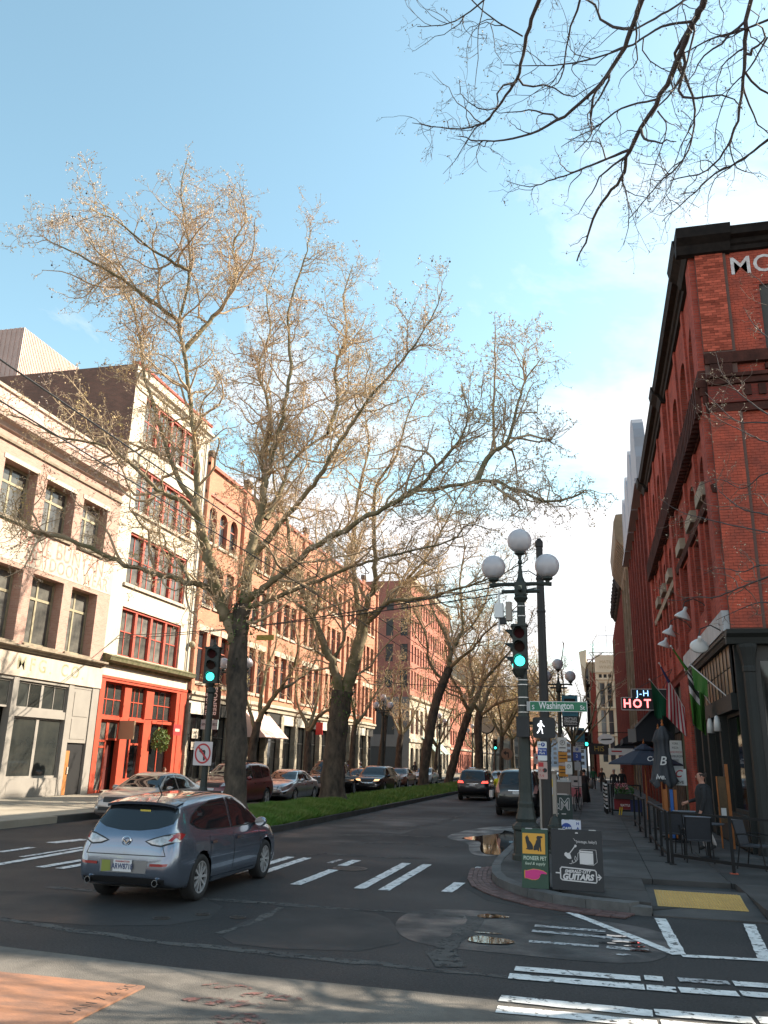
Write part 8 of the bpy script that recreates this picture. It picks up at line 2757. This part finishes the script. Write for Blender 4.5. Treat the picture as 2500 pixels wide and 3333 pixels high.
make_chair('black mesh terrace chair at the right picture edge', (3.05, 18.9, .15), R_(60))
make_chair('black mesh terrace chair beside the corner railing post', (1.75, 21.4, .15), R_(160))
make_chair('black mesh terrace chair across the table from the first', (2.05, 21.3, .15), R_(10))
for i, (x, y) in enumerate([(2.35, 20.6), (2.1, 24.6), (1.9, 29.4)]):
 t = thing('terrace_table', ['round black terrace table by the near chairs', 'round black terrace table by the man', 'round black terrace table farther along'][i], 'table', (x, y, .15), group='round terrace tables')
 MB().lathe([(.36, .70), (.37, .715), (.36, .73)], 22).obj('table_top', meshm, t)
 MB().tube([(0, 0, 0), (0, 0, .7)], .03, 8).obj('column', rail_m, t)
 MB().lathe([(.22, 0), (.2, .03), (.03, .06)], 14).obj('base', rail_m, t)

# umbrellas
slate = mat('slate_canvas', (.060, .066, .078), rough=.85, var=.3, vscale=3)
def closed_umbrella(label, x, y, z0, z1, words, turn=0):
 t = thing('closed_umbrella', label, 'umbrella', (x, y, .15), group='patio umbrellas')
 MB().tube([(0, 0, 0), (0, 0, z1 - .05)], .025, 8).obj('pole', wood_o, t)
 MB().lathe([(.02, z1 - .06), (.045, z1), (.02, z1 + .05), (.03, z1 + .08), (.005, z1 + .14)], 10).obj('finial', wood_o, t)
 prof = [(.05, z1 - .04), (.1, z1 - .1), (.2, z1 - .42), (.15, z1 - .46), (.14, z1 - .75), (.2, z1 - 1.1), (.27, z1 - 1.5), (.31, z0 + .1), (.24, z0)]
 n = 28
 mb = MB()
 k = 0
 for r_, z in prof:
  for j in range(n):
   a = 2 * PI * j / n
   rr = r_ * (1 + .22 * math.cos(a * 7 + z * 2) * (0 if z > z1 - .3 else 1))
   mb.v.append((rr * math.cos(a), rr * math.sin(a) * .8, z + (.10 * math.cos(a * 3) if z < z0 + .2 else 0)))
 for i in range(len(prof) - 1):
  for j in range(n):
   a, b = i * n + j, i * n + (j + 1) % n
   mb.f.append((a, b, b + n, a + n))
   mb.mi.append(0)
 mb.obj('folded_canopy', slate, t, smooth=True)
 for (s_, x_, z, sz, m_) in words:
  text(s_, sz, m_, t, (x_, -.30, z), (PI / 2 + .08, 0, 0), shear=.25, bold=.004)
 MB().lathe([(.26, 0), (.26, .06), (.06, .08), (.04, .3)], 16).obj('base', rail_m, t)
 return t
closed_umbrella('folded slate-grey patio umbrella with white script lettering', 1.97, 26.0, 1.40, 3.08, [('B', -.08, 2.05, .34, refl_white), ('lve.', -.16, 1.62, .2, refl_white)])
closed_umbrella('second folded grey patio umbrella behind the first', 2.06, 29.0, 1.45, 3.1, [])
bn = thing('beer_banner', 'white and red beer banner hung below the folded umbrella', 'banner', (2.33, 26.2, 0))
MB().box(-.16, .22, -.01, .01, 1.55, 2.0).obj('cloth', refl_white, bn)
text('C', .28, signred, bn, (-.01, -.0125, 1.86), shear=.3, bold=.006)
text('LIVE', .11, ink, bn, (.04, -.0125, 1.63), bold=.002)
for i, (x, m_) in enumerate([(1.85, wood_o), (2.02, mat('bright_blue_post', (.02, .12, .42), rough=.5)), (2.12, wood_o)]):
 t = thing('painted_post', ['orange post left of the blue post', 'bright blue post between two orange posts', 'orange post right of the blue post'][i], 'post', (x, 25.2, .15), group='painted terrace posts')
 MB().box(-.04, .04, -.04, .04, 0, 1.3).obj('upright', m_, t)
 MB().box(-.09, .09, -.09, .09, 0, .05).obj('foot', rail_m, t)
um = thing('open_umbrella', 'open navy patio umbrella over the far terrace', 'umbrella', (1.85, 34.0, .15), group='patio umbrellas')
navyu = mat('navy_umbrella', (.018, .026, .048), rough=.8)
palep = mat('pale_umbrella_panel', (.24, .26, .34), rough=.8)
mb = MB()
for k in range(8):
 a0, a1 = 2 * PI * k / 8 + PI / 8, 2 * PI * (k + 1) / 8 + PI / 8
 mb.cm = 1 if k in (3,) else 0
 for (r0, z0_, r1, z1_) in ((.0, 2.60, .45, 2.45), (.45, 2.45, 1.42, 2.0), (1.42, 2.0, 1.44, 1.94)):
  mb.poly([(r0 * math.cos(a0), r0 * math.sin(a0), z0_), (r1 * math.cos(a0), r1 * math.sin(a0), z1_), (r1 * math.cos(a1), r1 * math.sin(a1), z1_), (r0 * math.cos(a1), r0 * math.sin(a1), z0_)])
mb.obj('canopy', [navyu, palep], um)
MB().lathe([(.42, 2.5), (.3, 2.58), (.05, 2.72)], 8).obj('vent_cap', navyu, um)
MB().lathe([(.02, 2.7), (.04, 2.76), (.015, 2.82), (.005, 2.9)], 8).obj('finial', wood_o, um)
MB().tube([(0, 0, 0), (0, 0, 2.7)], .025, 8).obj('pole', wood_o, um)
for k in range(8):
 a = 2 * PI * k / 8 + PI / 8
 MB().bar((0, 0, 2.2), (1.1 * math.cos(a), 1.1 * math.sin(a), 2.1), .012).obj('rib', rail_m, um)
text('Coors', .26, refl_white, um, (.35, -1.16, 2.16), (R_(66), 0, 0), shear=.2, bold=.004)
fb_ = thing('flower_box', 'planter box of red and pink flowers on the far railing', 'planter', (.75, 36.25, .15))
MB().box(0, .75, -.12, .12, .62, .82).obj('box', mat('planter_black', (.02, .02, .02), rough=.6), fb_)
r_ = np.random.default_rng(5)
pts = np.stack([r_.uniform(0, .75, 420), r_.uniform(-.18, .18, 420), .82 + r_.uniform(0, .28, 420)], 1)
leaf_tris(pts[:300], .05, r_, mat('planter_leaf', (.05, .16, .03), rough=.6, var=.8, vscale=9), 'foliage', fb_)
pts2 = np.stack([r_.uniform(0, .5, 90), r_.uniform(-.2, .1, 90), 1.0 + r_.uniform(0, .22, 90)], 1)
leaf_tris(pts2, .05, r_, mat('flower_red', (.5, .05, .06), rough=.6, var=.9, vscale=9, col2=(.62, .42, .45)), 'blossoms', fb_)
ban_ = thing('railing_banner', 'dark red and navy banner tied to the far railing', 'banner', (.70, 36.32, .15))
MB().box(0, .62, -.05, -.04, .22, .62).obj('red_cloth', mat('banner_red', (.20, .015, .022), rough=.7), ban_)
MB().box(.62, 1.05, -.05, -.04, .15, .6).obj('navy_cloth', flb, ban_)
text('SEATTLE', .12, refl_white, ban_, (.42, -.0525, .38), xs=.8, bold=.002)
for i, x in enumerate((.92, 1.0)):
 t = thing('yellow_strap', ['yellow strap hanging under the railing banner, left one', 'yellow strap hanging under the railing banner, right one'][i], 'strap', (x, 36.25, .15))
 MB().bar((0, 0, .3), (-.05, 0, -.02 + .03), .04).obj('webbing', mat('strap_yellow', (.62, .42, .02), rough=.6), t)

# signs farther along
ov = thing('oval_hanging_sign', 'small white oval hanging sign on a bracket down the near pavement', 'sign', (.85, 60, 0))
MB().prism(circ(0, 3.75, .34, 24, .55), -.03, .03, 'y').obj('plate', refl_white, ov)
flat(ov, [(-.38, 3.66), (.36, 3.70), (.38, 3.80), (-.3, 3.76)], ink, -.0335, 'print_line')
MB().bar((-.6, 0, 4.2), (2.6, 0, 4.2), .05).obj('bracket', rail_m, ov)
us = thing('white_post_sign', 'long white projecting sign board down the near pavement', 'sign', (1.0, 62, 0))
MB().box(0, 2.3, -.05, .05, 2.75, 3.2).obj('board', refl_white, us)
MB().box(1.75, 2.28, -.056, -.051, 2.78, 3.17).obj('blue_mark', signblue, us)
flat(us, [(.2, 2.95), (.9, 2.95), (.9, 3.05), (.2, 3.05)], signred, -.0535, 'print_line')
hi = thing('gold_letter_sign', 'dark board with gold letters on the far right row', 'sign', (.1, 100, 0))
MB().box(-.6, 1.6, -.05, .05, 3.2, 4.4).obj('board', ink, hi)
text('HIS', .8, mat('gold_letter', (.42, .30, .06), rough=.5), hi, (.5, -.055, 3.8))
for i, y in enumerate((52, 76, 98)):
 t = thing('shop_canopy', ['dark shop canopy on the right row past the hotel sign', 'second dark shop canopy on the right row', 'farthest dark shop canopy on the right row'][i], 'awning', (0, y, 0), group='dark shop canopies')
 MB().prism([(1.7, 3.3), (3.46, 3.3), (3.46, 4.5), (1.7, 3.6)], 0, 6, 'y').obj('canvas', navy, t)
 MB().bar((1.7, 0, 3.3), (1.7, 6, 3.3), .05).obj('front_bar', rail_m, t)

# bicycle leaning by the cabinets
bk = thing('parked_bicycle', 'dark bicycle leaning against a post on the near pavement', 'bicycle', (-.78, 38.6, .15), R_(80))
for x in (-.52, .52):
 w_ = MB()
 for j in range(24):
  a0, a1 = 2 * PI * j / 24, 2 * PI * (j + 1) / 24
  w_.bar((x + .33 * math.cos(a0), 0, .34 + .33 * math.sin(a0)), (x + .33 * math.cos(a1), 0, .34 + .33 * math.sin(a1)), .03)
 wh = w_.obj('tyre', tyre_m, bk)
 sp_ = MB()
 for j in range(12):
  a = 2 * PI * j / 12
  sp_.bar((x, 0, .34), (x + .32 * math.cos(a), 0, .34 + .32 * math.sin(a)), .006)
 sp_.obj('spokes', galv, wh)
fr_ = MB()
for a, b in [((-.52, .34), (-.15, .85)), ((-.15, .85), (-.05, .3)), ((-.05, .3), (-.52, .34)), ((-.15, .8), (.38, .82)), ((-.05, .3), (.38, .78)), ((.36, .95), (.52, .34))]:
 fr_.tube([(a[0], 0, a[1]), (b[0], 0, b[1])], .018, 6)
fr_.obj('frame', rail_m, bk)
MB().box(-.27, -.03, -.06, .06, .88, .93, .02).obj('saddle', ink, bk)
MB().tube([(.36, -.28, 1.0), (.36, 0, .97), (.36, .28, 1.0)], .014, 6).obj('handlebar', rail_m, bk)

# ================================================================== people
skin_m = mat('skin', (.42, .21, .15), rough=.6)
PJ = {'pelvis': (0, 0, .96, .15, .115), 'waist': (0, 0, 1.1, .135, .10), 'chest': (0, 0, 1.3, .165, .115), 'neckb': (0, -.01, 1.45, .085, .075), 'neck': (0, .0, 1.52, .055, .055), 'jaw': (0, .03, 1.585, .066, .075), 'head': (0, .02, 1.66, .078, .098), 'crown': (0, .0, 1.73, .06, .075)}


def person(label, loc, facing, h=1.74, top=(.02, .02, .022), low=(.03, .03, .04), hair=(.03, .02, .015), stride=0.0, armf=(0, 0), bend=(.1, .1), shoe=(.02, .02, .02), name='person', sit=False, fingers=False, bald=False, skirt=None, cuffs=None, scarf=None, group='people on the pavements', skin=None, coat=None):
 t = thing(name, label, 'person', loc, facing, group)
 k = h / 1.80
 J, E, mt = [], [], []
 idx = {}

 def add(n, x, y, z, rx, ry, par=None, m_=0):
  idx[n] = len(J)
  J.append((x, y, z, rx, ry))
  if par:
   E.append((idx[par], idx[n]))
   mt.append(m_)
 zs = -.45 if sit else 0
 dz = lambda z: z + zs
 add('pelvis', 0, 0, dz(.96), .15, .115)
 add('waist', 0, .01, dz(1.12), .138, .105, 'pelvis', 0)
 add('chest', 0, .015 if not sit else .05, dz(1.3), .17, .12, 'waist', 0)
 add('neckb', 0, .01, dz(1.47), .10, .085, 'chest', 0)
 add('neck', 0, .02, dz(1.535), .058, .058, 'neckb', 2)
 add('jaw', 0, .045, dz(1.585), .07, .085, 'neck', 2)
 add('head', 0, .03, dz(1.665), .088, .112, 'jaw', 2)
 add('crown', 0, .015, dz(1.745), .066, .085, 'head', 2)
 for s_, nm, ph, bd in ((1, 'r', stride, 0), (-1, 'l', -stride, 1)):
  add('hip' + nm, s_ * .095, 0, dz(.90), .105, .105, 'pelvis', 1)
  if sit:
   add('knee' + nm, s_ * .12, .44, .48, .075, .075, 'hip' + nm, 1)
   add('ank' + nm, s_ * .12, .42, .10, .048, .048, 'knee' + nm, 1)
   add('toe' + nm, s_ * .13, .58, .05, .042, .042, 'ank' + nm, 3)
  else:
   add('knee' + nm, s_ * .10, .42 * ph * .5 + .03, .50, .072, .075, 'hip' + nm, 1)
   add('ank' + nm, s_ * .10, .42 * ph - .02 - (.08 if ph < 0 else 0), .10 + (.05 if ph < 0 else 0), .045, .05, 'knee' + nm, 1)
   add('toe' + nm, s_ * .12, .42 * ph + .13 - (.06 if ph < 0 else 0), .045, .042, .04, 'ank' + nm, 3)
  af, bn_ = armf[bd], bend[bd]
  sx, sz = s_ * .185, dz(1.41)
  add('sho' + nm, sx, 0, sz, .07, .07, 'chest', 0)
  ex, ey, ez = s_ * .235, .28 * math.sin(af), sz - .28 * math.cos(af)
  add('elb' + nm, ex, ey, ez, .052, .052, 'sho' + nm, 0)
  wa = af + bn_
  wx, wy, wz = s_ * .235, ey + .25 * math.sin(wa), ez - .25 * math.cos(wa)
  add('wri' + nm, wx, wy, wz, .036, .036, 'elb' + nm, 0)
  hx, hy, hz = wx, wy + .085 * math.sin(wa), wz - .085 * math.cos(wa)
  add('han' + nm, hx, hy, hz, .028, .042, 'wri' + nm, 2)
  fl_ = [(-.03, .075), (-.01, .085), (.012, .08), (.032, .065)]
  if fingers:
   for q, (oy, ln) in enumerate(fl_):
    px_, py_ = hx, hy + oy * math.cos(wa)
    add('f%d' % q + nm, px_ - s_ * .01, py_ + ln * .6 * math.sin(wa), hz - ln * .6 * math.cos(wa) + oy * math.sin(wa), .0095, .0095, 'han' + nm, 2)
    add('g%d' % q + nm, px_ - s_ * .03, py_ + ln * math.sin(wa), hz - ln * math.cos(wa) + oy * math.sin(wa), .008, .008, 'f%d' % q + nm, 2)
   add('th' + nm, hx - s_ * .03, hy + .04, hz + .01, .0105, .0105, 'han' + nm, 2)
  else:
   add('fin' + nm, hx - s_ * .012, hy + .08 * math.sin(wa), hz - .08 * math.cos(wa), .018, .03, 'han' + nm, 2)
 me = bpy.data.meshes.new('skeleton')
 me.from_pydata([(j[0] * k, j[1] * k, j[2] * k) for j in J], E, [])
 o = bpy.data.objects.new('skeleton', me)
 COL.objects.link(o)
 o.modifiers.new('skin', 'SKIN')
 sv_ = me.skin_vertices[0].data
 for i, j in enumerate(J):
  sv_[i].radius = (j[3] * k, j[4] * k)
  sv_[i].use_root = i == 0
 sb = o.modifiers.new('sub', 'SUBSURF')
 sb.levels = sb.render_levels = 2
 dg = bpy.context.evaluated_depsgraph_get()
 bm2 = bpy.data.meshes.new_from_object(o.evaluated_get(dg))
 bpy.data.objects.remove(o)
 bm2.name = 'body'
 bm2.materials.clear()
 mk = lambda c: mat('cloth_%.3f_%.3f_%.3f' % c, c, rough=.85, var=.3, vscale=8)
 for m_ in (mk(top), mk(low), mat('skin_%s' % (skin,), skin, rough=.6) if skin else skin_m, mk(shoe)):
  bm2.materials.append(m_)
 A = np.array([[J[a][c] * k for c in range(3)] for a, b in E])
 B = np.array([[J[b][c] * k for c in range(3)] for a, b in E])
 mi = []
 for p in bm2.polygons:
  c = np.array(p.center)
  d = B - A
  tt = np.clip(((c - A) * d).sum(1) / (d * d).sum(1), 0, 1)
  q = np.linalg.norm(c - (A + d * tt[:, None]), axis=1)
  mi.append(mt[int(q.argmin())])
 bm2.polygons.foreach_set('material_index', mi)
 bm2.polygons.foreach_set('use_smooth', [True] * len(mi))
 body = link('body', bm2, t)
 hm = mat('hair_%.3f_%.3f_%.3f' % hair, hair, rough=.8, bump=.4, bscale=60)
 hz_ = dz(1.66) * k
 mb = MB()
 nu, nv = 16, 9
 for i in range(nv + 1):
  th = PI * .62 * i / nv
  for j in range(nu):
   a = 2 * PI * j / nu
   yy = math.sin(th) * math.sin(a)
   lim = 1.0
   r1, r2 = .101, .124
   zc = math.cos(th)
   if yy > .35 and zc < .55:
    yy = .35 + (yy - .35) * .3
   mb.v.append((r1 * k * math.sin(th) * math.cos(a), (.012 + r2 * yy) * k, hz_ + .035 * k + .108 * k * zc))
 for i in range(nv):
  for j in range(nu):
   a, b = i * nu + j, i * nu + (j + 1) % nu
   yv = (mb.v[a][1] + mb.v[b][1] + mb.v[a + nu][1] + mb.v[b + nu][1]) / 4
   zv = mb.v[a + nu][2]
   if bald and zv > hz_ + .045 * k and yv > -.05 * k:
    continue
   if yv > .05 * k and zv < hz_ + .03 * k:
    continue
   mb.f.append((a, b, b + nu, a + nu))
   mb.mi.append(0)
 mb.obj('hair', hm, body, smooth=True)
 fc = MB()
 fc.sphere((0, .142 * k, hz_ - .012 * k), .016 * k, 8, 6, (.8, 1, 1.5))
 for s_ in (-1, 1):
  fc.sphere((s_ * .092 * k, .02 * k, hz_ - .01 * k), .022 * k, 8, 6, (.5, 1, 1.4))
 fc.obj('nose_and_ears', MATS['skin_%s' % (skin,)] if skin else skin_m, body, smooth=True)
 ey = MB()
 for s_ in (-1, 1):
  ey.sphere((s_ * .034 * k, .122 * k, hz_ + .012 * k), .011 * k, 8, 6, (1.3, .6, .7))
 ey.box(-.022 * k, .022 * k, .120 * k, .130 * k, hz_ - .062 * k, hz_ - .054 * k)
 ey.obj('eyes_and_mouth', mat('dark_feature', (.05, .02, .018), rough=.6), body)
 if skirt:
  MB().lathe([(.30 * k, .06), (.27 * k, .4 * k), (.20 * k, .8 * k), (.15 * k, 1.08 * k)], 20, flute=.06).obj('skirt', mk(skirt), t, smooth=True)
 if coat:
  MB().lathe([(.20 * k, .62 * k), (.205 * k, .8 * k), (.185 * k, 1.1 * k), (.2 * k, 1.3 * k), (.15 * k, 1.44 * k), (.08 * k, 1.5 * k)], 18).obj('coat', mk(coat), t, smooth=True)
 return t


person('balding man in dark jacket and pale trousers standing on the bar terrace', (2.52, 22.2, .15), R_(90), 1.84, (.016, .017, .020), (.36, .32, .30), (.035, .025, .02), .15, (.35, .1), (.9, .25), fingers=True, bald=True, group='people by the bar', coat=(.016, .017, .020))
wmn = person('person in long black skirt carrying bags, walking away up the pavement', (-.55, 46.0, .15), 0.0, 1.68, (.03, .02, .022), (.015, .015, .015), (.012, .010, .010), .1, (0, 0), (.2, .2), skirt=(.012, .012, .013))
for i, (x, c, lab) in enumerate([(-.34, (.12, .03, .025), 'dark red shoulder bag'), (.34, (.16, .14, .13), 'grey shoulder bag')]):
 t = thing('shoulder_bag', lab + ' carried by the person in the long skirt', 'bag', (-.55 + x, 46.0, .15))
 MB().sphere((0, 0, .95), .2, 12, 8, (.7, 1.0, 1.15)).obj('bag', mat('bag_%d' % i, c, rough=.7), t, smooth=True)
 MB().tube([(0, -.1, 1.1), (-x * .5, 0, 1.42), (0, .1, 1.1)], .012, 5).obj('strap', ink, t)
person('person in dark green top walking far up the near pavement', (-.12, 72, .15), 0, 1.75, (.015, .10, .045), (.03, .03, .035), (.05, .03, .02), .5)
person('person in black beside the pale sunlit crossing', (.5, 66, .15), PI, 1.72, (.016, .016, .018), (.02, .02, .022), (.06, .035, .02), .3)
person('grey-haired person in black coat, left of a pair by the railing', (1.15, 56, .15), PI, 1.7, (.016, .016, .018), (.02, .02, .022), (.55, .5, .46), .1)
person('dark-haired person in black coat, right of a pair by the railing', (1.65, 56.4, .15), PI, 1.76, (.014, .014, .016), (.02, .02, .022), (.02, .015, .012), .1)
person('person with dark long hair seated outside the red shop', (-21.4, 40.2, .2), R_(-60), 1.62, (.02, .02, .024), (.05, .06, .10), (.07, .035, .02), sit=True, armf=(.6, .6), bend=(1.3, 1.3), group='people on the far pavement')
ct = thing('cafe_stool', 'small cafe stool under the seated person by the red shop', 'stool', (-21.4, 40.2, .2))
MB().lathe([(.2, .40), (.21, .42), (.2, .44)], 16).obj('seat', redtrim, ct)
for k in range(4):
 a = PI / 4 + k * PI / 2
 MB().bar((.15 * math.cos(a), .15 * math.sin(a), .4), (.2 * math.cos(a), .2 * math.sin(a), 0), .03).obj('leg', iron, ct)
person('person in bright blue jacket chatting beyond the second trunk', (-17.9, 62.0, .2), R_(-90), 1.74, (.02, .06, .42), (.03, .04, .08), (.03, .02, .015), group='people on the far pavement', skin=(.09, .045, .03))
person('person in white shirt chatting with the one in blue', (-17.1, 62.6, .2), R_(90), 1.66, (.60, .56, .52), (.10, .10, .12), (.5, .45, .4), group='people on the far pavement')
person('person in dark jacket walking by the far corner lamp', (-17.5, 84.6, .2), PI, 1.75, (.03, .03, .035), (.16, .10, .06), (.03, .02, .02), .5, group='people on the far pavement')
person('person in black top and jeans by the street clock', (-17.2, 97.3, .2), 0, 1.76, (.02, .02, .022), (.06, .09, .16), (.03, .02, .02), .4, group='people on the far pavement')
# motorcycle rider in high-visibility jacket
rid = person('rider in bright yellow high-visibility jacket between the two dark cars', (-4.75, 44.0, .28), 0, 1.76, (.62, .66, .03), (.03, .03, .04), (.02, .02, .02), sit=True, armf=(.7, .7), bend=(.6, .6), group='people on the avenue')
mc = thing('motorcycle', 'motorcycle under the rider in yellow between two dark cars', 'motorcycle', (-4.75, 44.1, 0), PI / 2)
for x in (-.62, .72):
 w_ = MB()
 for j in range(20):
  a0, a1 = 2 * PI * j / 20, 2 * PI * (j + 1) / 20
  w_.bar((x + .27 * math.cos(a0), 0, .32 + .27 * math.sin(a0)), (x + .27 * math.cos(a1), 0, .32 + .27 * math.sin(a1)), .11)
 w_.obj('wheel', tyre_m, mc)
MB().prism([(-.8, .62), (-.3, .72), (0, .74), (.3, .95), (.55, .9), (.5, .5), (.2, .3), (-.4, .32)], -.16, .16, 'y').obj('body', plastic, mc)
MB().tube([(.45, -.35, 1.08), (.52, 0, 1.0), (.45, .35, 1.08)], .02, 6).obj('handlebar', rail_m, mc)
MB().prism([(-.9, .68), (-.35, .7), (-.35, .78), (-.9, .84)], -.15, .15, 'y').obj('seat', ink, mc)
for s_ in (-1, 1):
 MB().box(-.85, -.4, s_ * .3 - .1, s_ * .3 + .1, .4, .72, .04).obj('pannier', refl_white, mc)
